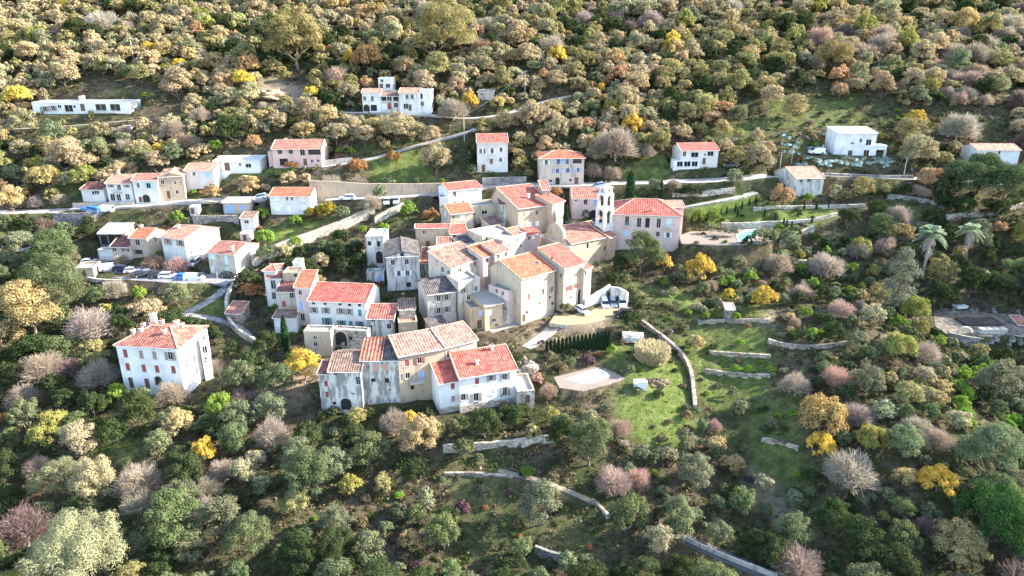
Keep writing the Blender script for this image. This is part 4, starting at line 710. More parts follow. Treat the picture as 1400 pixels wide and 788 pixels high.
rwall('stone wall with white posts behind the big ochre house', 'B', [(150, 165), (300, 158), (450, 150), (620, 148)], 1.6, 'greystone')
rwall('pale garden wall in front of white houses by the road', 'J', [(0, 568), (150, 565), (330, 562), (500, 560), (650, 556)], 1.1, 'cream', .35, False)
rwall('grey stone wall under the bungalow drive', 'L', [(350, 738), (500, 745), (650, 745), (830, 742)], 2.2, 'greystone')
rwall('thin stone wall between pink car park trees and shed', 'z', [(-10, 342), (30, 344), (60, 350)], 1.0, 'greystone')
rwall('low dry-stone wall in the dark gully under the olive slope', 'o', [(350, 470), (400, 495), (420, 540)], .9, 'stone')
rwall('broken dry-stone wall at the edge of dark lower terrace', 'o', [(100, 690), (180, 715), (240, 740)], 1.5, 'greystone')
# --- the ground grid
xs = np.concatenate([np.arange(-620, -230, 12.), np.arange(-230, 230, 1.0), np.arange(230, 640, 12.)])
ys = np.concatenate([np.arange(-260, 60, 10.), np.arange(60, 330, 1.0), np.arange(330, 430, 3.), np.arange(430, 900, 15.)])
GX, GY = np.meshgrid(xs, ys)
GZ = hbase(GX, GY); OCC = np.zeros_like(GZ); GRASS = np.zeros_like(GZ); SOILA = np.zeros_like(GZ)
def seg_dist(X, Y, P, closed=False):
    """distance to polyline, parameter index, signed side"""
    best = np.full(X.shape, 1e9); ti = np.zeros(X.shape); side = np.zeros(X.shape)
    n = len(P); rng = range(n if closed else n - 1)
    for i in rng:
        a = P[i]; b = P[(i + 1) % n]; d = b[:2] - a[:2]; L2 = d @ d + 1e-9
        t = np.clip(((X - a[0]) * d[0] + (Y - a[1]) * d[1]) / L2, 0, 1)
        dx = X - (a[0] + t * d[0]); dy = Y - (a[1] + t * d[1]); dd = np.hypot(dx, dy)
        m = dd < best; best = np.where(m, dd, best); ti = np.where(m, i + t, ti); side = np.where(m, np.sign(d[0] * dy - d[1] * dx), side)
    return best, ti, side
def inside(X, Y, P):
    r = np.zeros(X.shape, bool); n = len(P)
    for i in range(n):
        x1, y1 = P[i][:2]; x2, y2 = P[(i + 1) % n][:2]
        c = ((y1 > Y) != (y2 > Y)) & (X < (x2 - x1) * (Y - y1) / (y2 - y1 + 1e-12) + x1); r ^= c
    return r
def window(P, m):
    ix = np.where((xs > P[:, 0].min() - m) & (xs < P[:, 0].max() + m))[0]; iy = np.where((ys > P[:, 1].min() - m) & (ys < P[:, 1].max() + m))[0]
    return slice(iy[0], iy[-1] + 1), slice(ix[0], ix[-1] + 1)
# terraces behind walls first
for w in WALLS:
    if not w['fill']: continue
    P = w['P']; sl_ = window(P, 9); X, Y = GX[sl_], GY[sl_]
    d, ti, side = seg_dist(X, Y, P)
    if P[-1][0] < P[0][0]: side = -side
    top = np.interp(ti, np.arange(len(P)), P[:, 2] + w['h'] - .12)
    m = (side > 0) & (d > .2) & (ti > .02) & (ti < len(P) - 1.02)
    t = np.clip((d - 2.5) / 5.5, 0, 1)
    tgt = np.maximum(GZ[sl_], top * (1 - 0) - t * w['h'].max() * 1.2)
    GZ[sl_] = np.where(m, tgt, GZ[sl_])
W1 = np.zeros_like(GZ); WZ = np.zeros_like(GZ); WM = np.zeros_like(GZ)
def put(sl_, w, z):
    W1[sl_] += w ** 2; WZ[sl_] += w ** 2 * z; WM[sl_] = np.maximum(WM[sl_], w)
for r in ROADS:
    P = r['P']; sl_ = window(P, 12); d, ti, side = seg_dist(GX[sl_], GY[sl_], P)
    z = np.interp(ti, np.arange(len(P)), P[:, 2]); put(sl_, 1 - sst(r['half'] + .7, r['half'] + 3.0, d), z)
    OCC[sl_] = np.maximum(OCC[sl_], (d < r['half'] + .4) * 1.0)
for p in PADS:
    P = p['poly']; sl_ = window(P, 10); d, ti, side = seg_dist(GX[sl_], GY[sl_], P, True); ins = inside(GX[sl_], GY[sl_], P); d = np.where(ins, 0, d)
    put(sl_, 1 - sst(.35, p.get('bl', 1.6), d), np.full(d.shape, p['z'])); OCC[sl_] = np.maximum(OCC[sl_], (d < .6) * 1.0)
for S in S_:
    P = S['poly']; sl_ = window(P, 8); d, ti, side = seg_dist(GX[sl_], GY[sl_], P, True); ins = inside(GX[sl_], GY[sl_], P); d = np.where(ins, 0, d)
    put(sl_, 1 - sst(.8, 3.2, d), np.full(d.shape, S['zb'] - .05)); OCC[sl_] = np.maximum(OCC[sl_], (d < .7) * 1.0)
k = W1 > 1e-6
GZ = np.where(k, GZ * (1 - WM) + WM * WZ / np.maximum(W1, 1e-6), GZ)
def H(x, y):
    x = np.asarray(x, float); y = np.asarray(y, float)
    i = np.clip(np.searchsorted(xs, x) - 1, 0, len(xs) - 2); j = np.clip(np.searchsorted(ys, y) - 1, 0, len(ys) - 2)
    u = np.clip((x - xs[i]) / (xs[i + 1] - xs[i]), 0, 1); v = np.clip((y - ys[j]) / (ys[j + 1] - ys[j]), 0, 1)
    return (GZ[j, i] * (1 - u) + GZ[j, i + 1] * u) * (1 - v) + (GZ[j + 1, i] * (1 - u) + GZ[j + 1, i + 1] * u) * v
def occ(x, y):
    i = np.clip(np.searchsorted(xs, x), 0, len(xs) - 1); j = np.clip(np.searchsorted(ys, y), 0, len(ys) - 1); return OCC[j, i]
# ground cover regions (outlines on the ground), grass amount and bareness
def zone(arr, val, z, pts, soft=2.5):
    P = np.array([cast(*zp(z, *p)) for p in pts]); sl_ = window(P, soft + 2)
    d, ti, side = seg_dist(GX[sl_], GY[sl_], P, True); ins = inside(GX[sl_], GY[sl_], P); d = np.where(ins, -d, d)
    arr[sl_] = np.maximum(arr[sl_], val * (1 - sst(-soft, soft, d)))
zone(GRASS, 1.0, 'o', [(440, 0), (680, 0), (770, 60), (800, 150), (720, 260), (560, 230), (470, 120)])
zone(GRASS, .9, 'k', [(620, 540), (900, 520), (960, 600), (980, 700), (940, 790), (650, 780), (600, 650)])
zone(GRASS, .7, 'k', [(980, 330), (1390, 330), (1390, 700), (1100, 780), (1000, 700), (960, 560), (860, 430)])
zone(GRASS, .6, 'p', [(-100, 0), (140, 0), (160, 250), (230, 400), (100, 480), (-60, 300)])
zone(GRASS, .9, 'k', [(620, 130), (900, 130), (1000, 200), (1380, 230), (1380, 300), (1000, 300), (900, 230)])
zone(GRASS, 1.0, 'g', [(930, 380), (1250, 330), (1290, 350), (1310, 410), (1379, 420), (1379, 500), (1100, 500), (960, 460)])
zone(GRASS, 1.0, 'h', [(-40, 420), (350, 410), (370, 450), (220, 530), (40, 540)])
zone(GRASS, 1.0, 'g', [(590, 200), (830, 190), (830, 230), (600, 250)])
zone(GRASS, .8, 'g', [(670, 110), (870, 110), (880, 190), (680, 195)])
zone(GRASS, 1.0, 'f', [(100, 520), (420, 470), (500, 480), (250, 570), (80, 610), (0, 600)])
zone(GRASS, .8, 'f', [(600, 150), (880, 130), (1000, 290), (620, 290)])
zone(GRASS, 1.0, 'L', [(560, 180), (1400, 165), (1400, 220), (600, 260)])
zone(GRASS, .7, 'e', [(230, 320), (380, 260), (640, 140), (720, 170), (430, 330), (300, 400)])
zone(GRASS, .55, 'h', [(620, 380), (880, 400), (930, 470), (840, 515), (650, 505)])
zone(GRASS, .6, 'm', [(420, 200), (600, 170), (640, 260), (520, 300), (420, 270)])
zone(GRASS, .3, 'o', [(220, 560), (380, 560), (420, 700), (240, 720)])
zone(GRASS, .3, 'n', [(180, 700), (500, 690), (520, 790), (180, 790)])
zone(GRASS, .25, 'n', [(820, 240), (1110, 230), (1110, 460), (820, 480)])
zone(GRASS, .5, 'a', [(620, 640), (850, 625), (860, 650), (640, 665)])
zone(GRASS, .5, 'c', [(900, 240), (1260, 240), (1260, 290), (900, 290)])
zone(GRASS, .5, 'c', [(1000, 690), (1379, 640), (1379, 790), (1100, 790)])
zone(GRASS, .5, 'd', [(0, 520), (500, 540), (500, 680), (0, 690)])
zone(GRASS, .8, 'i', [(1040, 230), (1240, 200), (1240, 290), (1080, 280)])
zone(GRASS, .6, 'k', [(500, 420), (680, 420), (650, 540), (500, 560)])
zone(SOILA, 1.0, 'j', [(-10, 650), (330, 560), (340, 740), (0, 790)])
zone(SOILA, 1.0, 'b', [(0, 440), (110, 440), (270, 470), (280, 560), (0, 590)])
zone(SOILA, .8, 'z', [(320, 105), (385, 100), (395, 135), (330, 148)])
zone(SOILA, .7, 'k', [(20, 400), (180, 340), (500, 330), (560, 360), (180, 420)])
zone(SOILA, .6, 'l', [(-20, 250), (160, 260), (100, 330), (-20, 330)])
zone(SOILA, .8, 'p', [(-80, 330), (60, 440), (200, 600), (120, 620), (-80, 480)])
zone(SOILA, .9, 'z', [(600, 300), (700, 265), (790, 300), (830, 340), (805, 405), (700, 448), (640, 455), (590, 440), (570, 380)])
# ------------------------------------------------------------------ ground, roads, pads, walls
def ground_material():
    m, nt, b = nodes('hillside_ground'); L = nt.links.new
    tc = N(nt, 'ShaderNodeTexCoord')
    n1 = N(nt, 'ShaderNodeTexNoise', Scale=.055, Detail=8.0, Roughness=.62); L(tc.outputs['Object'], n1.inputs['Vector'])
    n2 = N(nt, 'ShaderNodeTexNoise', Scale=.6, Detail=8.0, Roughness=.7); L(tc.outputs['Object'], n2.inputs['Vector'])
    n3 = N(nt, 'ShaderNodeTexNoise', Scale=2.6, Detail=5.0, Roughness=.7); L(tc.outputs['Object'], n3.inputs['Vector'])
    soil = ramp(nt, [(.3, (.045, .034, .024)), (.5, (.085, .066, .045)), (.68, (.155, .124, .082))]); L(n2.outputs['Fac'], soil.inputs['Fac'])
    scrub = ramp(nt, [(.3, (.026, .034, .016)), (.5, (.055, .062, .027)), (.7, (.115, .105, .052))]); L(n2.outputs['Fac'], scrub.inputs['Fac'])
    gr = ramp(nt, [(.28, (.050, .072, .018)), (.5, (.105, .138, .034)), (.7, (.195, .205, .072))]); L(n2.outputs['Fac'], gr.inputs['Fac'])
    bare = ramp(nt, [(.3, (.17, .13, .088)), (.7, (.34, .265, .19))]); L(n2.outputs['Fac'], bare.inputs['Fac'])
    def mix(f, a, c):
        x = N(nt, 'ShaderNodeMix', data_type='RGBA'); L(f, x.inputs[0]); L(a, x.inputs[6]); L(c, x.inputs[7]); return x.outputs[2]
    f1 = ramp(nt, [(.42, (0, 0, 0)), (.58, (1, 1, 1))]); L(n1.outputs['Fac'], f1.inputs['Fac'])
    c = mix(f1.outputs['Color'], soil.outputs['Color'], scrub.outputs['Color'])
    def att(name):
        a = N(nt, 'ShaderNodeAttribute', attribute_name=name)
        s = N(nt, 'ShaderNodeMath', operation='ADD'); L(a.outputs['Fac'], s.inputs[0])
        k = N(nt, 'ShaderNodeMath', operation='MULTIPLY_ADD'); L(n3.outputs['Fac'], k.inputs[0]); k.inputs[1].default_value = 1.3; k.inputs[2].default_value = -.65
        k2 = N(nt, 'ShaderNodeMath', operation='MULTIPLY'); L(k.outputs[0], k2.inputs[0]); L(a.outputs['Fac'], k2.inputs[1]); L(k2.outputs[0], s.inputs[1]); s.use_clamp = True
        return s.outputs[0]
    c = mix(att('grass'), c, gr.outputs['Color']); c = mix(att('soil'), c, bare.outputs['Color'])
    L(c, b.inputs['Base Color']); b.inputs['Roughness'].default_value = 1.0; b.inputs['Specular IOR Level'].default_value = .05
    bp = N(nt, 'ShaderNodeBump', Strength=.8, Distance=.5); L(n3.outputs['Fac'], bp.inputs['Height']); L(bp.outputs['Normal'], b.inputs['Normal'])
    return m
def build_ground():
    ny, nx = GX.shape; V = np.stack([GX, GY, GZ], -1).reshape(-1, 3)
    # a little roughness away from built things
    V[:, 2] += ((np.sin(V[:, 0] * .9) * np.cos(V[:, 1] * .8 + V[:, 0] * .3)) * .12 + RNG.normal(0, .06, len(V))) * (1 - np.clip(WM, 0, 1)).ravel()
    idx = np.arange(ny * nx).reshape(ny, nx)
    Q = np.stack([idx[:-1, :-1], idx[:-1, 1:], idx[1:, 1:], idx[1:, :-1]], -1).reshape(-1, 4)
    me = np_mesh('ground', V, Q, [ground_material()], {'grass': ('POINT', GRASS.ravel()), 'soil': ('POINT', SOILA.ravel())})
    me.polygons.foreach_set('use_smooth', np.ones(len(Q), bool))
    o = bpy.data.objects.new('ground', me); COL.objects.link(o); o['kind'] = 'structure'
    tag(o, 'steep hillside of soil, scrub and grass terraces under the village')
build_ground()
RL = {'main_road': 'pale main road running across the hillside behind the village'}
for n_, r in enumerate(ROADS):
    P = r['P']; T_ = np.gradient(P[:, :2], axis=0); T_ /= np.linalg.norm(T_, axis=1)[:, None] + 1e-9; nn = np.stack([-T_[:, 1], T_[:, 0]], 1)
    m = MB(); rows = []
    for i in range(len(P)):
        pts = [P[i, :2] + nn[i] * r['half'] * f for f in (-1, -.5, 0, .5, 1)]; z = max(float(H(*p)) for p in pts) + .05
        rows.append([(p[0], p[1], z) for p in pts])
    for i in range(len(rows) - 1):
        for j in range(4): m.face([rows[i][j], rows[i + 1][j], rows[i + 1][j + 1], rows[i][j + 1]][::-1] if True else [])
        for j, e in ((0, 1), (4, 0)):
            a, b_ = rows[i][j], rows[i + 1][j]; m.face([a, b_, (b_[0], b_[1], b_[2] - .5), (a[0], a[1], a[2] - .5)])
    o = m.build(r['name'], r['mat']); o['kind'] = 'structure'
for p in PADS:
    m = MB(); P = p['poly']
    if True:
        m.face([(x, y, p['z'] + .06) for x, y in P]); n = len(P)
        for i in range(n):
            a, b_ = P[i], P[(i + 1) % n]; m.face([(a[0], a[1], p['z'] + .06), (b_[0], b_[1], p['z'] + .06), (b_[0], b_[1], p['z'] - 3.2), (a[0], a[1], p['z'] - 3.2)], None, 1)
    o = m.build(p['name'], [p['mat'], WALL['palestone']]); o['kind'] = 'structure'
for w in WALLS:
    P = w['P']; hh = w['h']; th = w['th'] / 2
    T_ = np.gradient(P[:, :2], axis=0); T_ /= np.linalg.norm(T_, axis=1)[:, None] + 1e-9; nn = np.stack([-T_[:, 1], T_[:, 0]], 1)
    org = P[len(P) // 2].copy(); m = MB(); rows = []
    for i in range(len(P)):
        j = random.uniform(-.06, .06); zt = P[i, 2] + hh[i] + j; zb_ = P[i, 2] - 1.4; a = P[i, :2] - nn[i] * th; b_ = P[i, :2] + nn[i] * th
        rows.append([np.array([*a, zb_]) - org, np.array([*a, zt]) - org, np.array([*b_, zt]) - org, np.array([*b_, zb_]) - org])
    for i in range(len(rows) - 1):
        A_, B_ = rows[i], rows[i + 1]
        for j in range(3): m.face([A_[j], B_[j], B_[j + 1], A_[j + 1]])
    m.face(rows[0]); m.face(rows[-1][::-1])
    o = m.build(w['name'], WALL[w['mat']]); o.location = org; tag(o, w['label'], w['cat'])
for S in S_: make_building(S)
# ------------------------------------------------------------------ church front and bell tower
def extrude_poly(m, pts, d, M=None, mi=0):
    """pts: list of 3D points (planar), d: extrusion vector"""
    d = Vector(d); A_ = [Vector(p) for p in pts]; B_ = [p + d for p in A_]
    if M is not None: A_ = [M @ p for p in A_]; B_ = [M @ p for p in B_]
    m.face(A_, None, mi); m.face(B_[::-1], None, mi); n = len(A_)
    for i in range(n): m.face([A_[i], A_[(i + 1) % n], B_[(i + 1) % n], B_[i]], None, mi)
ch = [S for S in S_ if S['n'] == 'church'][0]
def church_front():
    W, D, h = ch['W'], ch['D'], ch['h']; y0, y1 = -.8, D + .8; c = (y0 + y1) / 2; w = y1 - y0
    prof = [(y0, -2), (y0, h - .6)] + [(y0 + w * .22 * t, h - .6 + 1.2 * t * t) for t in (.25, .5, .75, 1)]
    top = [(c - w * .26 + w * .52 * t, h + 2.2 + 1.9 * math.sin(math.pi * t) ** .8) for t in np.linspace(0, 1, 9)]
    prof = prof + top + [(2 * c - p[0], p[1]) for p in prof[::-1]]
    m = MB(); extrude_poly(m, [(-W / 2 - .75, p[0] - D / 2, p[1]) for p in prof], (.8, 0, 0))
    f = m.build('church_front', WALL['beige'], ch['root'])
    m = MB(); m.box(-W / 2 - .9, -W / 2 + .1, y0 - D / 2 - .1, y1 - D / 2 + .1, h - .9, h - .55); m.box(-W / 2 - .88, -W / 2 - .74, c - D / 2 - .7, c - D / 2 + .7, .2, 2.9); m.build('cornice', SILL, f)
church_front()
def bell_tower():
    px, py_t, py_b = 826, 249, 309.5
    P = cast(px, py_b, 6.0); zb = P[2] - 6.0
    d = ray(px, py_t); k = math.hypot(P[0], P[1]) / math.hypot(d[0], d[1]); zt = d[2] * k + CAMZ; Ht = zt - zb
    r = empty('bell_tower', (P[0], P[1], zb), math.radians(38)); tag(r, 'slim white bell tower with open arched stages beside the church', 'bell tower')
    w = 1.6; wm = WALL['white']
    m = MB(); m.box(-w, w, -w, w, -3, 6.2); m.build('shaft', wm, r)
    z = 6.2; stages = [(w, (Ht - 6.2) * .40), (w * .92, (Ht - 6.2) * .34), (w * .72, (Ht - 6.2) * .14)]
    for i, (ww, hh) in enumerate(stages):
        m = MB(); c = .26; m.box(-ww - c, ww + c, -ww - c, ww + c, z, z + .14); m.box(-ww - c * .6, ww + c * .6, -ww - c * .6, ww + c * .6, z + .14, z + .3); m.build('cornice', SILL if i == 5 else wm, r)
        z0 = z + .3; z1 = z + hh; p = ww * .42; m = MB()
        for sx in (-1, 1):
            for sy in (-1, 1):
                x0, x1 = sorted((sx * ww, sx * (ww - p))); y0, y1 = sorted((sy * ww, sy * (ww - p))); m.box(x0, x1, y0, y1, z0, z1)
        ro = ww - p; zc = z1 - ro - .25
        arc = [(ro * math.cos(math.pi * j / 10), zc + ro * math.sin(math.pi * j / 10)) for j in range(11)]
        for s in (-1, 1):
            for j in range(10):
                a, b_ = arc[j], arc[j + 1]
                y0 = s * (ww - .02); y1 = s * (ww - p * .8)
                extrude_poly(m, [(a[0], y0, a[1]), (b_[0], y0, b_[1]), (b_[0], y0, z1 - .001), (a[0], y0, z1 - .001)], (0, y1 - y0, 0))
                extrude_poly(m, [(y0, a[0], a[1]), (y0, b_[0], b_[1]), (y0, b_[0], z1 - .001), (y0, a[0], z1 - .001)], (y1 - y0, 0, 0))
        if i == 2: m.box(-ww * .5, ww * .5, -ww * .5, ww * .5, z0, z1 - .3)
        m.build('belfry_stage', wm, r)
        if i < 2:
            b = MB()
            for j in range(6):
                r0, r1 = [(.42, .40), (.38, .30), (.3, .27), (.27, .24), (.24, .15), (.15, .04)][j]; b.tube((0, 0, zc - .5 + j * .14), (0, 0, zc - .36 + j * .14), r0, r1, 10, 0)
            b.tube((-ww, 0, zc + .4), (ww, 0, zc + .4), .06, .06, 6); b.build('bell', plain('bronze_bell', (.2, .13, .06), .5, .7), r)
        z = z1
    ww = stages[2][0]; m = MB(); m.box(-ww - .2, ww + .2, -ww - .2, ww + .2, z, z + .14); m.build('cornice', wm, r)
    m = MB(); rr = [(ww, 0), (ww * .95, .35), (ww * .75, .7), (ww * .4, 1.0), (.08, 1.15)]; f = (Ht - z - .14 - .5) / 1.15
    for j in range(4): m.tube((0, 0, z + .14 + rr[j][1] * f), (0, 0, z + .14 + rr[j + 1][1] * f), rr[j][0], rr[j + 1][0], 12, 0)
    m.build('dome', wm, r)
    m = MB(); m.box(-.03, .03, -.03, .03, Ht - .5, Ht + .5); m.box(-.22, .22, -.03, .03, Ht + .12, Ht + .18); m.build('cross', METAL, r)
bell_tower()
# ------------------------------------------------------------------ pools
def pool(pp, z, pts, label, col, name='swimming_pool'):
    zz = pp['z'] + .06; Q = [(lambda d: d * ((zz - CAMZ) / d[2]))(ray(*zp(z, *p))) for p in pts]
    c = np.mean(Q, 0); r = empty(name, (c[0], c[1], zz)); tag(r, label, 'swimming pool'); m = MB(); n = len(Q)
    P = [Vector((p[0] - c[0], p[1] - c[1], 0)) for p in Q]; O = [p * (1 + .45 / max(p.length, .5)) for p in P]
    for i in range(n):
        j = (i + 1) % n; u_ = Vector((0, 0, .10)); m.face([P[i] + u_, P[j] + u_, O[j] + u_, O[i] + u_]); m.face([O[i] + u_, O[j] + u_, O[j], O[i]]); m.face([P[i] + u_, P[j] + u_, P[j], P[i]])
    m.build('coping', WALL['bright'], r); w = MB(); w.face([p + Vector((0, 0, .03)) for p in P])
    mt, nt, b = nodes(name + '_water'); b.inputs['Base Color'].default_value = (*col, 1); b.inputs['Roughness'].default_value = .06; b.inputs['Specular IOR Level'].default_value = .5
    nz = N(nt, 'ShaderNodeTexNoise', Scale=1.5, Detail=3.0); bp = N(nt, 'ShaderNodeBump', Strength=.12, Distance=.05); nt.links.new(nz.outputs['Fac'], bp.inputs['Height']); nt.links.new(bp.outputs['Normal'], b.inputs['Normal'])
    w.build('water', mt, r); return r
PD = {p['name']: p for p in PADS}
pr = pool(PD['pool_patio'], 'k', [(300, 628), (380, 600), (458, 574), (498, 592), (512, 610), (440, 640), (370, 645)], 'pale blue-white swimming pool on stone patio below the cypress row', (.27, .38, .45))
pool(PD['villa_terrace'], 'g', [(1215, 560), (1260, 535), (1330, 525), (1350, 545), (1290, 585), (1220, 592)], 'small turquoise pool on terrace beside pink villa gardens', (.16, .52, .56))
# ------------------------------------------------------------------ vehicles
GLASSC = glass(); TYRE = plain('black_rubber', (.02, .02, .02), .8); RIMM = plain('silver_rim', (.5, .5, .52), .35, .8); HEADL = plain('headlight_lens', (.75, .77, .8), .15); TAIL = plain('tail_light', (.4, .02, .02), .3)
_CP = {}
def carpaint(c):
    k = tuple(c)
    if k not in _CP:
        m, nt, b = nodes('car_paint'); b.inputs['Base Color'].default_value = (*c, 1); b.inputs['Roughness'].default_value = .28; b.inputs['Metallic'].default_value = .1; b.inputs['Coat Weight'].default_value = .6; b.inputs['Specular IOR Level'].default_value = .5
        _CP[k] = m
    return _CP[k]
SHAPES = {'hatch': (3.9, 1.68, [(-1.95, .30), (-1.95, .62), (-1.85, .82), (-.95, .95), (1.55, .98), (1.9, .85), (1.95, .5), (1.93, .3)], [(-1.0, .93), (-.35, 1.42), (.95, 1.46), (1.6, 1.3), (1.82, .96)]),
          'suv': (4.4, 1.82, [(-2.2, .38), (-2.2, .75), (-2.1, .98), (-1.1, 1.08), (2.0, 1.12), (2.18, .95), (2.2, .38)], [(-1.15, 1.06), (-.55, 1.62), (1.5, 1.66), (2.0, 1.45), (2.1, 1.1)]),
          'van': (4.6, 1.9, [(-2.3, .35), (-2.3, .75), (-2.2, .98), (-1.5, 1.2), (2.2, 1.25), (2.3, 1.0), (2.3, .35)], [(-1.6, 1.18), (-.9, 1.82), (2.1, 1.9), (2.26, 1.8), (2.28, 1.22)]),
          'pickup': (5.0, 1.82, [(-2.5, .4), (-2.5, .8), (-2.4, 1.0), (-1.3, 1.1), (2.4, 1.1), (2.5, .9), (2.5, .4)], [(-1.35, 1.08), (-.75, 1.68), (.35, 1.7), (.55, 1.6), (.62, 1.08)])}
NCAR = []
def car(px, py, head, kind, colr, label, group=None, cat=None):
    P = cast(px, py, .7, H); z = float(H(P[0], P[1])) + .06; hd = math.radians(head)
    L_, Wd, prof, cab = SHAPES[kind]; r = empty('parked_van' if kind == 'van' else 'pickup_truck' if kind == 'pickup' else 'parked_car', (P[0], P[1], z), hd)
    tag(r, label, cat or {'van': 'van', 'pickup': 'pickup'}.get(kind, 'car'), group); hw = Wd / 2; pm = carpaint(colr)
    # tilt along the ground
    a = Vector((math.cos(hd), math.sin(hd))); dz = float(H(P[0] + a.x * 1.5, P[1] + a.y * 1.5) - H(P[0] - a.x * 1.5, P[1] - a.y * 1.5)) / 3
    r.rotation_euler = (0, -math.atan(max(-.2, min(.2, dz))), hd)
    m = MB()
    lo = [(x, z_) for x, z_ in prof]
    for i in range(len(lo)):
        (x0, z0), (x1, z1) = lo[i], lo[(i + 1) % len(lo)]
        y0 = hw - (.08 if z0 > .8 else .0); y1 = hw - (.08 if z1 > .8 else .0)
        m.face([(x0, -y0, z0), (x1, -y1, z1), (x1, y1, z1), (x0, y0, z0)])
    for s in (-1, 1): m.face([(x, s * (hw - (.08 if z_ > .8 else 0)), z_) for x, z_ in lo][::s])
    cb = [(x, z_) for x, z_ in cab]; top = [p for p in cb if p[1] > cb[0][1] + .2]; yb, yt = hw - .1, hw - .28
    tz = lambda z_: yb + (yt - yb) * (z_ - cb[0][1]) / (max(p[1] for p in cb) - cb[0][1])
    for i in range(1, len(cb) - 2):
        (x0, z0), (x1, z1) = cb[i], cb[i + 1]; m.face([(x0, -tz(z0), z0), (x1, -tz(z1), z1), (x1, tz(z1), z1), (x0, tz(z0), z0)])
    for s in (-1, 1): m.face([(x, s * (tz(z_) - .015), z_) for x, z_ in cb][::s])
    m.build('body', pm, r)
    for (i, j) in ((0, 1), (len(cb) - 2, len(cb) - 1)):
        g = MB(); (x0, z0), (x1, z1) = cb[i], cb[j]; g.face([(x0, -tz(z0), z0), (x1, -tz(z1), z1), (x1, tz(z1), z1), (x0, tz(z0), z0)])
        g.build('windscreen' if i == 0 else 'rear_window', GLASSC, r)
    if kind != 'van':
        for s in (-1, 1):
            g = MB(); zc = cb[0][1] + .06; zt_ = max(p[1] for p in cb) - .1; xa, xb = cb[0][0], cb[-1][0]
            pts = [(xa + .32, zc), (xb - .18, zc), (cb[-2][0] - .12, zt_ - .06), (cb[1][0] + .12, zt_ - .02)]
            g.face([(x, s * (tz(z_) + .012), z_) for x, z_ in pts][::s]); g.build('side_window', GLASSC, r)
    wr = .33 if kind == 'hatch' else .37
    for sx in (-.32, .31):
        for s in (-1, 1):
            w = MB(); w.tube((sx * L_, s * (hw - .2), wr), (sx * L_, s * (hw + .015), wr), wr, wr, 14); wo = w.build('wheel', TYRE, r)
            w = MB(); w.tube((sx * L_, s * (hw - .02), wr), (sx * L_, s * (hw + .03), wr), wr * .6, wr * .55, 10); w.build('rim', RIMM, wo)
    for s in (-1, 1):
        w = MB(); w.box(-L_ / 2 - .02, -L_ / 2 + .12, min(s * hw * .5, s * hw * .92), max(s * hw * .5, s * hw * .92), .6, .76); w.build('headlight', HEADL, r)
        w = MB(); w.box(L_ / 2 - .1, L_ / 2 + .02, min(s * hw * .6, s * hw * .93), max(s * hw * .6, s * hw * .93), .68, .88); w.build('tail_light', TAIL, r)
    NCAR.append((P[0], P[1])); return r
WH = (.75, .76, .78); BK = (.015, .016, .018); GR = (.22, .23, .25); SI = (.5, .51, .53); BL = (.02, .16, .45); RD = (.5, .015, .02); DB = (.02, .03, .09)
K_ = lambda x, y: zp('K', x, y)
GP = 'cars in the village car park'
car(*K_(170, 448), 200, 'hatch', WH, 'white hatchback at the shed end of the car park row', GP)
car(*K_(262, 478), 215, 'suv', BK, 'black car between white hatchback and white van in car park', GP)
car(*K_(395, 518), 195, 'van', WH, 'white van with rounded roof in the car park row', GP)
car(*K_(525, 528), 190, 'suv', DB, 'dark navy car beside the white van in car park', GP)
car(*K_(632, 540), 200, 'hatch', SI, 'silver-white car after the navy car in car park', GP)
car(*K_(725, 580), 215, 'hatch', BK, 'black hatchback with red tail spot in middle of car park', GP)
car(*K_(800, 562), 215, 'hatch', GR, 'grey car squeezed between two black cars in car park', GP)
car(*K_(905, 588), 200, 'suv', BK, 'black car beside the white estate in car park', GP)
car(*K_(1012, 602), 190, 'suv', WH, 'white estate car near the blue car in car park', GP)
car(*K_(1175, 608), 190, 'hatch', (.02, .2, .6), 'bright blue car in car park', GP)
car(*K_(1285, 630), 185, 'van', (.7, .7, .68), 'whitish van closing the car park row past the blue car', GP)
car(*zp('M', 362, 452), 80, 'hatch', GR, 'grey car parked beside arch of the big white gable house', None)
car(*zp('M', 720, 592), 172, 'hatch', BK, 'black car along the wall of mint-shuttered house', None)
car(*zp('J', 182, 602), 2, 'suv', BL, 'blue car parked on main road above tall stone wall')
car(*zp('J', 335, 598), 2, 'van', WH, 'white van parked behind the blue car on main road')
car(*zp('A', 375, 345), 100, 'hatch', WH, 'white car with dark windscreen facing downhill by pale blossom tree', 'cars by the road bend')
car(*zp('A', 480, 340), 96, 'hatch', SI, 'silver car facing downhill beside lime-green round tree', 'cars by the road bend')
car(*zp('f', 492, 358), 2, 'suv', WH, 'white car on main road in front of long cream wall')
car(*zp('f', 22, 355), 2, 'suv', WH, 'white car on main road before the orange-roofed bluish house')
car(*zp('k', 380, 252), 125, 'hatch', WH, 'white hatchback alone on ochre courtyard beside house corner', 'cars in the courtyard')
car(*zp('k', 499, 214), 95, 'suv', SI, 'grey-silver car first from the house in courtyard bay', 'cars in the courtyard')
car(*zp('k', 543, 208), 93, 'hatch', (.32, .38, .42), 'blue-grey car in the middle of the courtyard bay', 'cars in the courtyard')
car(*zp('k', 592, 210), 90, 'suv', WH, 'white car by the boundary wall in courtyard bay', 'cars in the courtyard')
car(*zp('k', 598, 272), 5, 'suv', BK, 'black car at the edge of the ochre courtyard', 'cars in the courtyard')
car(*zp('e', 55, 630), 185, 'hatch', RD, 'red car half hidden by trees beside the lane')
car(*zp('e', 118, 632), 185, 'hatch', WH, 'white car behind red car beside the lane')
car(*zp('b', 177, 572), 5, 'pickup', WH, 'white pickup beside orange earth bank on upper track')
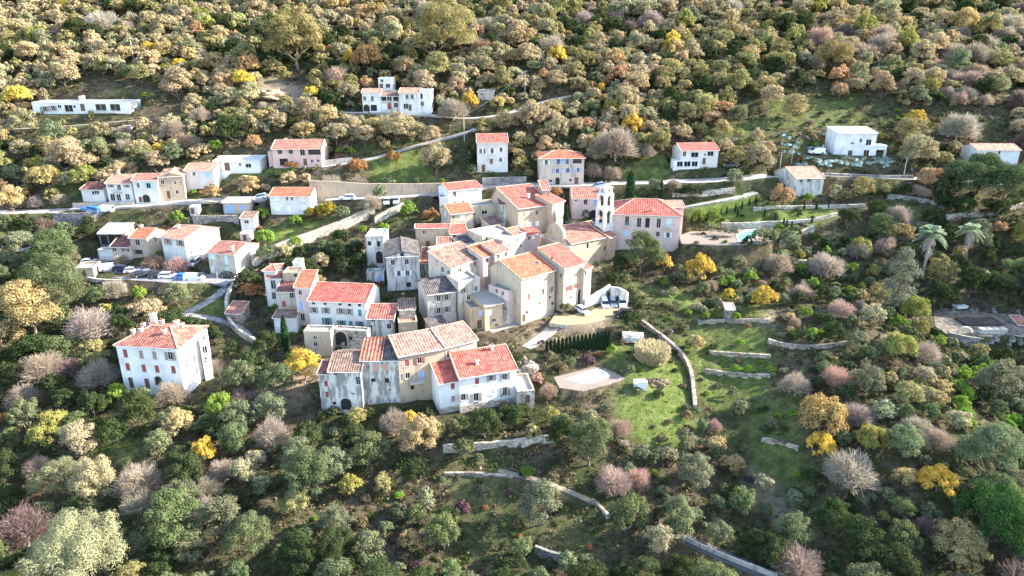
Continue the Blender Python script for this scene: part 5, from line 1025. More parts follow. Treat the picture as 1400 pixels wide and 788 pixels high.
car(*zp('h', 262, 110), 5, 'van', WH, 'white van below the green stone terraces')
car(*zp('g', 1280, 142), 5, 'suv', WH, 'white car on terrace drive past the glazed white house')
car(*zp('g', 1182, 180), 8, 'suv', BK, 'dark car on drive beside the glazed white house')
car(*zp('g', 1368, 160), 10, 'hatch', SI, 'silver car parked at far end of the terrace drive')
car(*zp('g', 467, 290), 2, 'hatch', (.35, .45, .6), 'bluish car on road behind the bell tower')
car(*zp('a', 680, 690), 4, 'hatch', SI, 'silver car under trees below the flat-roofed villa')
# ------------------------------------------------------------------ poles
def pole(bx, by, ty, label, arm=True, r0=.13, name='utility_pole', colr=(.45, .42, .38)):
    P = cast(bx, by, 0, H); d = ray(bx, ty); k = math.hypot(P[0], P[1]) / math.hypot(d[0], d[1]); h = d[2] * k + CAMZ - P[2]
    m = MB(); m.tube((0, 0, -1), (0, 0, h), r0, r0 * .7, 8); o = m.build(name, plain('weathered_pole', colr, .9)); o.location = P; tag(o, label, 'pole')
    if arm:
        m = MB(); m.box(-.9, .9, -.06, .06, h - .5, h - .38)
        for x in (-.8, 0, .8): m.tube((x, 0, h - .38), (x, 0, h - .15), .05, .04, 6)
        m.build('crossarm', METAL, o)
    return (P[0], P[1], P[2] + h)
pA = pole(*zp('b', 1122, 762), zp('b', 1120, 618)[1], 'tall pale pole beside white pinkish-roofed house and upper track', True)
pB = pole(*zp('c', 70, 512), zp('c', 70, 380)[1], 'pale pole among tan trees above the upper track')
pC = pole(*zp('h', 58, 240), zp('h', 66, 105)[1], 'pale utility pole by the old stone house', True)
pD = pole(*zp('h', 122, 192), zp('h', 127, 90)[1], 'thin grey pole uphill of the old stone house', False, .1)
pE = pole(*zp('h', 730, 245), zp('h', 740, 133)[1], 'leaning wooden pole beside the orange tree', True)
pF = pole(*zp('a', 722, 335), zp('a', 716, 205)[1], 'pale pole standing among woods above flat-roofed villa')
pG = pole(*zp('M', 610, 690), zp('M', 600, 560)[1], 'slim street lamp at the corner of the car park', False, .08, 'street_lamp', (.5, .5, .5))
def wire(a, b, label):
    m = MB(); pts = []
    for i in range(17):
        t = i / 16; p = [b[k] * t + a[k] * (1 - t) - a[k] for k in range(3)]; p[2] -= 4.2 * t * (1 - t) + .3; pts.append(p)
    for i in range(16): m.tube(pts[i], pts[i + 1], .02, .02, 4, 0, False)
    o = m.build('overhead_wire', METAL); o.location = a; tag(o, label, 'wire')
wire(pA, pB, 'overhead wire between the two pale poles at the upper track')
wire(pC, pE, 'overhead wire from stone house pole to leaning pole')
# ------------------------------------------------------------------ odd pieces
def rock_lump(name, label, cat, px, py, sx, sy, sz, mat, seed=0):
    P = cast(px, py, 0, H); rg = np.random.default_rng(seed); m = MB(); nu, nv = (14, 8) if sx < 2.3 else (30, 14); pts = []
    for j in range(nv + 1):
        row = []
        for i in range(nu):
            th = 2 * math.pi * i / nu; ph = math.pi * .5 * j / nv; r = 1 + (.18 * math.sin(3 * th + seed) + .12 * math.sin(7 * th + 2 * seed + 5 * ph)) * math.cos(ph) + .08 * math.sin(9 * ph + 4 * th) + rg.normal(0, .06)
            row.append((sx * r * math.cos(th) * math.cos(ph), sy * r * math.sin(th) * math.cos(ph), sz * r * math.sin(ph) - .6))
        pts.append(row)
    for j in range(nv):
        for i in range(nu): k = (i + 1) % nu; m.face([pts[j][i], pts[j][k], pts[j + 1][k], pts[j + 1][i]])
    o = m.build(name, mat); o.location = P; tag(o, label, cat); return o
rock_lump('rock_outcrop', 'pale rock outcrop curving behind sunny end of the front white house', 'rock', *zp('H', 1130, 260), 3.0, 2.2, 2.4, WALL['stone'], 3)
rock_lump('rock_outcrop', 'rust-coloured earth bank between rock outcrop and pool patio', 'rock', *zp('H', 1290, 330), 1.5, 2.4, .9, plain('rust_earth', (.20, .115, .08), .95, 0, .3, .8), 5)
rock_lump('rock_outcrop', 'sunlit orange earth bank beside the white pickup', 'rock', *zp('b', 70, 520), 7.5, 5.0, 2.6, plain('orange_earth', (.36, .25, .155), .95, 0, .4, .5), 11)
rock_lump('rock_outcrop', 'brown ivy-edged bank beside the white concrete chute', 'rock', *zp('k', 780, 640), 2.6, 1.6, 1.2, plain('brown_bank', (.15, .115, .075), .95, 0, .35, .8), 13)
def concrete_chute():
    P = cast(*zp('k', 700, 690), 0, H); m = MB()
    extrude_poly(m, [(-1.5, 0, 1.5), (.5, 0, .1), (.8, 0, -1.5), (1.0, 0, 1.9), (-.2, 0, 2.0)], (0, 1.0, 0)); m.box(-1.4, .95, 1.0, 2.2, -1.5, 1.5)
    o = m.build('concrete_chute', WALL['bright']); o.location = P; tag(o, 'white angular concrete block below grass bank by pool patio', 'concrete block')
concrete_chute()
def vault():
    P = cast(*zp('k', 640, 412), 0, H); r = empty('vaulted_shed', P, math.radians(-8)); tag(r, 'small barrel-vaulted stone shed with dark open end beside cypress row', 'shed'); m = MB(); n = 10
    for R_, fl in ((1.7, 1), (1.45, -1)):
        for i in range(n):
            a, b_ = math.pi * i / n, math.pi * (i + 1) / n
            f = [(-1.9, R_ * math.cos(a), R_ * math.sin(a)), (2.6, R_ * math.cos(a), R_ * math.sin(a)), (2.6, R_ * math.cos(b_), R_ * math.sin(b_)), (-1.9, R_ * math.cos(b_), R_ * math.sin(b_))]; m.face(f[::fl])
    for i in range(n):
        a, b_ = math.pi * i / n, math.pi * (i + 1) / n
        m.face([(-1.9, 1.7 * math.cos(a), 1.7 * math.sin(a)), (-1.9, 1.7 * math.cos(b_), 1.7 * math.sin(b_)), (-1.9, 1.45 * math.cos(b_), 1.45 * math.sin(b_)), (-1.9, 1.45 * math.cos(a), 1.45 * math.sin(a))])
    m.face([(2.59, 1.6 * math.cos(math.pi * i / n), 1.6 * math.sin(math.pi * i / n)) for i in range(n + 1)]); m.build('vault', WALL['palestone'], r)
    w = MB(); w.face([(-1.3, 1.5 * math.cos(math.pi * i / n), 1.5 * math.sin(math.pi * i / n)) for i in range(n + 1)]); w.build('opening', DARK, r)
vault()
# rubble yard: blocks, pipe ring, planks
def block(label, z, px, py, sx, sy, sz, mat, rz=0, name='concrete_block', cat='block', group=None):
    P = cast(*zp(z, px, py), 0, H); m = MB(); b_ = .06
    extrude_poly(m, [(-sx, -sy + b_, -.3), (-sx + b_, -sy, -.3), (sx - b_, -sy, -.3), (sx, -sy + b_, -.3), (sx, sy - b_, -.3), (sx - b_, sy, -.3), (-sx + b_, sy, -.3), (-sx, sy - b_, -.3)][::-1], (0, 0, sz + .3))
    o = m.build(name, mat); o.location = P; o.rotation_euler = (0, 0, math.radians(rz)); tag(o, label, cat, group)
for i, x in enumerate((1155, 1188, 1222, 1258)): block(['pale concrete block first in the row on rubble yard, by the dark trench', 'second pale concrete block in rubble yard row', 'third pale concrete block in rubble yard row', 'last pale concrete block in rubble yard row, by grey stones'][i], 'l', x, 378, .85, .6, 1.2, WALL['pale'], i * 4 - 6, group='concrete blocks in the rubble yard')
block('low dark slab standing in for the trench in the rubble yard', 'l', 1140, 318, 4.6, 2.2, .35, plain('dark_earth', (.06, .045, .04), 1, 0, .4, .6), 3, 'trench_slab', 'trench')  # raised dark slab added to stand in for the sunken dark trench
block('white corrugated roof sheet lying on the rubble yard', 'l', 1035, 232, 1.5, .9, .3, WALL['white'], 10, 'roof_sheet', 'sheet')
def ring():
    P = cast(*zp('l', 1062, 362), .8, H); m = MB(); n = 16
    for i in range(n):
        a, b_ = math.pi * i / n, math.pi * (i + 1) / n; m.tube((1.5 * math.cos(a), 0, 1.3 * math.sin(a) - .6), (1.5 * math.cos(b_), 0, 1.3 * math.sin(b_) - .6), .28, .28, 6)
    o = m.build('pipe_arch', plain('pale_pipe', (.6, .55, .42), .7)); o.location = P; tag(o, 'cream arched pipe standing in the rubble yard', 'pipe')
ring()
rg_ = np.random.default_rng(4)
for i in range(30):
    x, y = (rg_.uniform(1270, 1320), rg_.uniform(345, 385)) if i < 12 else (rg_.uniform(960, 1390), rg_.choice([rg_.uniform(398, 430), rg_.uniform(250, 275)]))
    o = rock_lump('grey_rock', 'grey loose rock lying about the rubble yard and its edges', 'rock', *zp('l', x, y), rg_.uniform(.4, .9), rg_.uniform(.4, .8), rg_.uniform(.8, 1.4), WALL['greystone'], 20 + i); o['group'] = 'grey loose rocks of the rubble yard'
for i in range(56):     # the green-grey boulders of the terraces under the modern house
    x, y = rg_.uniform(160, 680), rg_.uniform(135, 190)
    if i < 20: x, y = rg_.uniform(0, 330), rg_.uniform(10, 120)
    o = rock_lump('terrace_boulder', 'grey-green flat boulder scattered on bank under modern white house', 'boulder', *zp('h', x, y), rg_.uniform(.6, 1.7), rg_.uniform(.5, 1.0), rg_.uniform(.8, 1.1), stone('green_boulder', (.25, .325, .28), 1.4, .8), 60 + i); o['group'] = 'grey-green boulders on the terraces'
def cart():
    P = cast(*zp('I', 772, 625), 0, H); r = empty('motor_scooter', P, .4); tag(r, 'dark motor scooter parked by the low wall of the village lane', 'scooter')
    m = MB(); m.box(-.55, .4, -.14, .14, .35, .62); m.box(.0, .7, -.13, .13, .6, .82); m.build('body', plain('dark_scooter', (.03, .03, .035), .4), r)
    for x in (-.6, .6):
        w = MB(); w.tube((x, -.07, .25), (x, .07, .25), .25, .25, 12); w.build('wheel', TYRE, r)
    h = MB(); h.tube((-.55, 0, .5), (-.45, 0, 1.0), .03, .03); h.tube((-.45, -.32, 1.0), (-.45, .32, 1.0), .025, .025); h.build('handlebar', METAL, r)
cart()
# ------------------------------------------------------------------ vegetation
def leaf_material(name, attr_col=False):
    m, nt, b = nodes(name); L = nt.links.new
    t = N(nt, 'ShaderNodeAttribute', attribute_name='tint')
    if attr_col:
        c = N(nt, 'ShaderNodeAttribute', attribute_name='leafcol'); col = c.outputs['Color']
    else:
        c = N(nt, 'ShaderNodeObjectInfo'); col = c.outputs['Color']
    hs = N(nt, 'ShaderNodeHueSaturation'); L(col, hs.inputs['Color'])
    mv = N(nt, 'ShaderNodeMapRange'); mv.inputs['To Min'].default_value = .66; mv.inputs['To Max'].default_value = 1.34; L(t.outputs['Fac'], mv.inputs['Value']); L(mv.outputs[0], hs.inputs['Value'])
    mh = N(nt, 'ShaderNodeMath', operation='MULTIPLY_ADD'); 
    fr = N(nt, 'ShaderNodeMath', operation='FRACT'); mul = N(nt, 'ShaderNodeMath', operation='MULTIPLY'); mul.inputs[1].default_value = 7.31; L(t.outputs['Fac'], mul.inputs[0]); L(mul.outputs[0], fr.inputs[0])
    L(fr.outputs[0], mh.inputs[0]); mh.inputs[1].default_value = .05; mh.inputs[2].default_value = .475; L(mh.outputs[0], hs.inputs['Hue'])
    out = nt.nodes['Material Output']; nt.nodes.remove(b)
    d = N(nt, 'ShaderNodeBsdfDiffuse'); tr = N(nt, 'ShaderNodeBsdfTranslucent'); mx = N(nt, 'ShaderNodeMixShader'); mx.inputs[0].default_value = .33
    L(hs.outputs['Color'], d.inputs['Color']); L(hs.outputs['Color'], tr.inputs['Color']); L(d.outputs[0], mx.inputs[1]); L(tr.outputs[0], mx.inputs[2]); L(mx.outputs[0], out.inputs['Surface'])
    return m
LEAF = leaf_material('foliage'); LEAFC = leaf_material('foliage_mass', True)
BARK = plain('grey_bark', (.16, .13, .105), .95, 0, .3, 2.0); PALEBARK = plain('pale_bark', (.34, .30, .26), .95, 0, .25, 2.0)
def rot_frames(n, rg, up=None, bias=0.0):
    v = rg.normal(size=(n, 3))
    if up is not None: v = v / np.linalg.norm(v, axis=1)[:, None] + up * bias
    v /= np.linalg.norm(v, axis=1)[:, None] + 1e-9
    a = rg.normal(size=(n, 3)); t = np.cross(v, a); t /= np.linalg.norm(t, axis=1)[:, None] + 1e-9; b = np.cross(v, t)
    return v, t, b
def quads(C, t, b, s, asp=.75):
    s = np.asarray(s).reshape(-1, 1); k = s * asp
    V = np.stack([C - t * s - b * k * .3, C - t * s * .1 - b * k, C + t * s + b * k * .3, C + t * s * .1 + b * k], 1).reshape(-1, 3)
    Q = np.arange(len(V)).reshape(-1, 4); return V, Q
def lobes(shape, rg, R=4.0):
    """lobe centres and radii of a crown about 8 m wide, its foot at z = 0"""
    out = []
    if shape == 'round':
        n = 44; Hc = 3.4; ax = rg.uniform(.8, 1.0); bl = [rg.normal(size=3) for _ in range(4)]; bl = [v / np.linalg.norm(v) for v in bl]
        for i in range(n):
            d = rg.normal(size=3); d /= np.linalg.norm(d)
            if d[2] < -.45: d[2] = -d[2]
            f = .78 + .30 * max(float(d @ v) for v in bl)          # a few heavy limbs push the outline out
            r = rg.uniform(.5, 1.3); k = rg.uniform(.4, 1.0) ** .6 * f
            out.append((np.array([d[0] * (R - r * .7) * k, d[1] * (R - r * .7) * k * ax, Hc + d[2] * (3.5 - r * .5) * k]), r))
    elif shape == 'dome':
        n = 58
        for i in range(n):
            a = rg.uniform(0, 2 * math.pi); q_ = math.sqrt(rg.uniform(0, 1)); r = rg.uniform(.5, 1.15)
            out.append((np.array([math.cos(a) * q_ * (R - r * .8), math.sin(a) * q_ * (R - r * .8), .9 + 4.2 * math.sqrt(max(0, 1 - q_ * q_ * .95)) * rg.uniform(.45, 1) ** .6]), r))
    elif shape == 'tall':
        n = 22
        for i in range(n):
            t = rg.uniform(0, 1); a = rg.uniform(0, 2 * math.pi); w = (math.sin(math.pi * min(1, t * .85 + .15)) ** .7) * 2.6; r = rg.uniform(.9, 1.5)
            out.append((np.array([math.cos(a) * w * rg.uniform(.3, 1), math.sin(a) * w * rg.uniform(.3, 1), 2.0 + t * 8.5]), r))
    elif shape == 'umbrella':
        n = 48
        for i in range(n):
            a = rg.uniform(0, 2 * math.pi); q_ = math.sqrt(rg.uniform(0, 1)); r = rg.uniform(.8, 1.35)
            out.append((np.array([math.cos(a) * q_ * (R - r * .6), math.sin(a) * q_ * (R - r * .6), 4.6 + 2.4 * (1 - q_ * q_) + rg.uniform(-1.5, .4)]), r))
    return out
_CR = {}
def crown(shape, leaf, dens, seed):
    key = (shape, leaf, dens, seed)
    if key in _CR: return _CR[key]
    rg = np.random.default_rng(seed * 17 + len(shape)); Vs = []; Ts = []; n0 = 0
    if shape == 'cypress':
        n = int(1500 * dens); z = rg.uniform(0, 1, n) ** .9; a = rg.uniform(0, 2 * math.pi, n)
        w = np.where(z < .12, z / .12 * .75 + .25, 1) * np.sqrt(np.clip(1 - z ** 1.9, 0, 1)) * .95 * rg.uniform(.7, 1.05, n)
        C = np.stack([np.cos(a) * w, np.sin(a) * w, .2 + z * 8.8], 1); v, t, b = rot_frames(n, rg, np.stack([np.cos(a), np.sin(a), np.full(n, .4)], 1), .9)
        V, Q = quads(C, t, b, rg.uniform(.14, .3, n), .8); tint = np.repeat(rg.uniform(.25, .75, n), 1)
        me = np_mesh('crown_' + shape, V, Q, [LEAF], {'tint': ('FACE', tint)}); _CR[key] = me; return me
    if shape == 'reed':
        n = int(3800 * dens); a = rg.uniform(0, 2 * math.pi, n); r = np.sqrt(rg.uniform(0, 1, n)) * 3.0; base = np.stack([np.cos(a) * r, np.sin(a) * r, np.zeros(n)], 1)
        h = rg.uniform(1.2, 4.6, n); lean = np.stack([np.cos(a) * r * .35 + rg.normal(0, .35, n), np.sin(a) * r * .35 + rg.normal(0, .35, n), h], 1); p1 = base + lean
        s = np.cross(lean, rg.normal(size=(n, 3))); s /= np.linalg.norm(s, axis=1)[:, None]; w = .045
        V = np.stack([base - s * w, base + s * w, p1 + s * w * 1.8, p1 - s * w * 1.8], 1).reshape(-1, 3); Q = np.arange(len(V)).reshape(-1, 4)
        me = np_mesh('crown_' + shape, V, Q, [LEAF], {'tint': ('FACE', rg.uniform(.2, .9, n))}); _CR[key] = me; return me
    if shape == 'palm':
        Vl = []; tl = []
        for i in range(34):
            a = rg.uniform(0, 2 * math.pi); el = rg.uniform(-.5, 1.2); d = np.array([math.cos(a) * math.cos(el), math.sin(a) * math.cos(el), math.sin(el)]); s = np.array([-math.sin(a), math.cos(a), 0])
            for j in range(9):
                for e in (-1, 1):
                    f = (j + 1) / 9; c = np.array([0, 0, 7.0]) + d * f * 2.7 + np.array([0, 0, -1]) * f * f * 1.3
                    tip = c + s * e * .9 * math.sin(math.pi * (f * .8 + .2)) + d * .45 + np.array([0, 0, -.25]); k = np.array([0, 0, .06]) + d * .1
                    Vl.append([c - k, c + k, tip + k * .4, tip - k * .4]); tl.append(rg.uniform(.3, .8))
        V = np.array(Vl).reshape(-1, 3); me = np_mesh('crown_' + shape, V, np.arange(len(V)).reshape(-1, 4), [LEAF], {'tint': ('FACE', np.array(tl))}); _CR[key] = me; return me
    if shape == 'bare':
        # fine twigs fanning out of a round crown, plus a few clinging leaves
        n = int(2300 * dens); u = rg.normal(size=(n, 3)); u /= np.linalg.norm(u, axis=1)[:, None]; u[:, 2] = np.abs(u[:, 2]) * .9 - .18
        R_ = rg.uniform(.25, 1.0, n)[:, None] ** .55; o = np.array([0, 0, 2.4]); 
        lump = 1 + .22 * np.sin(u[:, 0:1] * 5 + seed) * np.cos(u[:, 1:2] * 4 + seed * 2)
        C = o + u * np.array([4.1, 4.1, 5.2]) * R_ * lump; d = u + rg.normal(0, .42, (n, 3)) + np.array([0, 0, .35]); d /= np.linalg.norm(d, axis=1)[:, None]
        s = np.cross(d, rg.normal(size=(n, 3))); s /= np.linalg.norm(s, axis=1)[:, None]; l = rg.uniform(.35, 1.0, n)[:, None]; w = leaf * rg.uniform(.12, .24, n)[:, None]
        V = np.stack([C - d * l - s * w, C - d * l + s * w, C + d * l + s * w * .4, C + d * l - s * w * .4], 1).reshape(-1, 3); Q = np.arange(len(V)).reshape(-1, 4)
        me = np_mesh('crown_' + shape, V, Q, [LEAF], {'tint': ('FACE', rg.uniform(.25, .85, n))}); _CR[key] = me; return me
    L_ = lobes(shape, rg)
    for (c, r) in L_:
        n = int(max(14, dens * 56 * r * r / (leaf / .32) ** 2)); d = rg.normal(size=(n, 3)); d /= np.linalg.norm(d, axis=1)[:, None]
        d[:, 2] = np.where(d[:, 2] < -.35, -d[:, 2], d[:, 2]); rr = r * rg.uniform(.62, 1.06, n)[:, None] * (1 + .16 * np.sin(d[:, 0:1] * 7 + c[0]) * np.sin(d[:, 1:2] * 6 + c[1]))
        C = c + d * rr * np.array([1, 1, .85]); v, t, b = rot_frames(n, rg, d + np.array([0, 0, .12]), 2.0)
        V, Q = quads(C, t, b, leaf * rg.uniform(.55, 1.2, n) * .8); Vs.append(V); lt = rg.uniform(-.14, .14); Ts.append(np.clip(.5 + lt + rg.normal(0, .12, n), 0, 1))
    V = np.concatenate(Vs); Q = np.arange(len(V)).reshape(-1, 4)
    me = np_mesh('crown_' + shape, V, Q, [LEAF], {'tint': ('FACE', np.concatenate(Ts))}); _CR[key] = me; return me
_TR = {}
def trunk(shape, seed):
    key = (shape, seed)
    if key in _TR: return _TR[key]
    rg = np.random.default_rng(seed + 91); m = MB(); bark = PALEBARK if shape in ('bare', 'palm') else BARK
    def limb(p, d, l, r, lv):
        p = np.array(p, float); n = 3
        for i in range(n):
            d = d + rg.normal(0, .16, 3) + np.array([0, 0, .06]); d /= np.linalg.norm(d); q_ = p + d * l / n; r2 = r * (.8 if i < n - 1 else .62); m.tube(p, q_, r, r2, 6 if lv == 0 else 4, 0, False); p, r = q_, r2
        return p, d, r
    if shape in ('round', 'dome', 'bare', 'umbrella', 'tall'):
        hh = {'round': 1.0, 'dome': 1.0, 'bare': 1.6, 'umbrella': 3.4, 'tall': 3.0}[shape]; p, d, r = limb((0, 0, -1.2), np.array([.05, 0, 1.]), hh + 1.2, .30, 0)
        k = 7 if shape == 'bare' else 5
        for i in range(k):
            a = 2 * math.pi * i / k + rg.uniform(-.3, .3); e = rg.uniform(.5, 1.0); dd = np.array([math.cos(a), math.sin(a), e]); dd /= np.linalg.norm(dd)
            p1, d1, r1 = limb(p, dd, 2.5, r * .55, 1)
            for j in range(4 if shape == 'bare' else 2):
                p2, d2, r2 = limb(p1, d1 + rg.normal(0, .5, 3), rg.uniform(1.3, 2.0), r1 * .7, 2)
                if shape == 'bare':
                    for q_ in range(3): limb(p2, d2 + rg.normal(0, .55, 3), rg.uniform(.8, 1.4), r2 * .7, 3)
    elif shape == 'palm':
        for i in range(8): m.tube((0, 0, i * .9 - 1), (0, 0, i * .9 - .1), .26, .3, 8, 0, False)
        for i in range(60):      # skirt of dead fronds
            a = rg.uniform(0, 2 * math.pi); z = rg.uniform(4.0, 6.8); m.tube((.2 * math.cos(a), .2 * math.sin(a), z), (1.0 * math.cos(a), 1.0 * math.sin(a), z - rg.uniform(1.0, 1.8)), .07, .03, 4, 0, False)
    elif shape == 'cypress': m.tube((0, 0, -1), (0, 0, 3), .16, .1, 6, 0, False)
    else: m.tube((0, 0, -.5), (0, 0, 1), .1, .05, 5, 0, False)
    o = m.build('trunk_mesh', bark); me = o.data; bpy.data.objects.remove(o); _TR[key] = me; return me
# kind: object name, category, crown shape, nominal width, height of crown centre (share of width), colours, words
KIND = {
 'oaktan': ('oak_tree', 'tree', 'round', (.385, .305, .18), 'tan autumn oak'), 'oakolive': ('oak_tree', 'tree', 'round', (.27, .24, .105), 'olive-brown oak'),
 'oakpale': ('pale_oak', 'tree', 'round', (.31, .285, .165), 'pale yellowish oak'), 'oakgold': ('oak_tree', 'tree', 'round', (.40, .305, .145), 'golden-brown oak'),
 'tandome': ('oak_tree', 'tree', 'dome', (.40, .275, .115), 'dense tan-gold oak'), 'olive': ('olive_tree', 'tree', 'round', (.165, .182, .100), 'grey-green olive tree'), 'evergreen': ('evergreen_oak', 'tree', 'round', (.050, .068, .028), 'dark evergreen oak'),
 'greenoak': ('evergreen_oak', 'tree', 'round', (.125, .150, .068), 'light-crowned green oak'), 'gold': ('golden_tree', 'tree', 'dome', (.56, .385, .075), 'golden yellow tree'),
 'orange': ('orange_tree', 'tree', 'dome', (.41, .25, .13), 'orange autumn tree'), 'lime': ('lime_green_tree', 'tree', 'dome', (.17, .25, .045), 'lime-green tree'),
 'bare': ('bare_tree', 'tree', 'bare', (.33, .275, .22), 'bare greyish tree'), 'pink': ('bare_tree', 'tree', 'bare', (.37, .262, .205), 'pinkish bare tree'),
 'redbare': ('bare_tree', 'tree', 'bare', (.20, .145, .125), 'dark reddish bare tree'), 'yellowgreen': ('yellow_green_tree', 'tree', 'dome', (.27, .255, .075), 'yellow-green tree'),
 'pine': ('umbrella_pine', 'tree', 'umbrella', (.088, .125, .056), 'umbrella pine'), 'pinegreen': ('umbrella_pine', 'tree', 'dome', (0.045, 0.098, 0.029), 'broad bright green pine'),
 'cypress': ('cypress_tree', 'tree', 'cypress', (0.029, 0.061, 0.026), 'slim dark cypress'), 'palm': ('palm_tree', 'tree', 'palm', (.30, .33, .22), 'palm with dead-frond skirt'),
 'reed': ('reed_clump', 'reeds', 'reed', (.50, .41, .25), 'tall straw-coloured reed clump'), 'talltree': ('tall_tree', 'tree', 'tall', (.17, .172, .118), 'tall leafy tree'),
 'bush': ('bush', 'bush', 'dome', (.070, .082, .038), 'dark green bush'), 'limebush': ('bush', 'bush', 'dome', (.17, .27, .045), 'bright green bush'), 'greybush': ('shrub', 'bush', 'dome', (.17, .18, .10), 'grey-green shrub'),
 'tanbush': ('shrub', 'bush', 'dome', (0.205, 0.156, 0.090), 'tan shrub'), 'orangebush': ('shrub', 'bush', 'dome', (0.295, 0.156, 0.066), 'orange-brown shrub'), 'goldbush': ('bush', 'bush', 'dome', (0.295, 0.221, 0.037), 'yellow flowering bush'), 'purplebush': ('bush', 'bush', 'dome', (0.123, 0.074, 0.082), 'purplish bush'),
}
SHP = {'round': (8.0, .45, 7.2), 'dome': (8.0, .40, 5.5), 'bare': (8.0, .48, 7.6), 'umbrella': (8.0, .64, 7.6), 'tall': (6.4, .95, 11.5), 'cypress': (1.9, 2.4, 9.0), 'palm': (5.0, 1.3, 9.0), 'reed': (7.0, .35, 5.0)}
TREES = []
def tree(cx, cy, wpx, kind, asp=1.0, label=None, group=None, man=True):
    nm, cat, shp, colr, wd = KIND[kind]; nw, ck, nh = SHP[shp]; zoff = 4.0
    if shp == 'dome' and cat == 'tree': asp *= 1.28
    for _ in range(3):
        P = cast(cx, cy, zoff, H); D = project(P)[2]; W = wpx * D / F; zoff = ck * W * asp
    x, y = P[0], P[1]
    TREES.append(dict(x=x, y=y, z=float(H(x, y)), W=W, asp=asp, kind=kind, label=label, group=group, px=cx, py=cy, wpx=wpx, hand=man, D=D))
def tree_at(x, y, W, kind, asp=1.0, group=None):
    nm, cat, shp, colr, wd = KIND[kind]; nw, ck, nh = SHP[shp]; z = float(H(x, y)); asp *= 1.28 if shp == 'dome' and cat == 'tree' else 1; px, py, D = project((x, y, z + ck * W * asp))
    TREES.append(dict(x=x, y=y, z=z, W=W, asp=asp, kind=kind, label=None, group=group, px=px, py=py, wpx=W * F / D, hand=False, D=D))
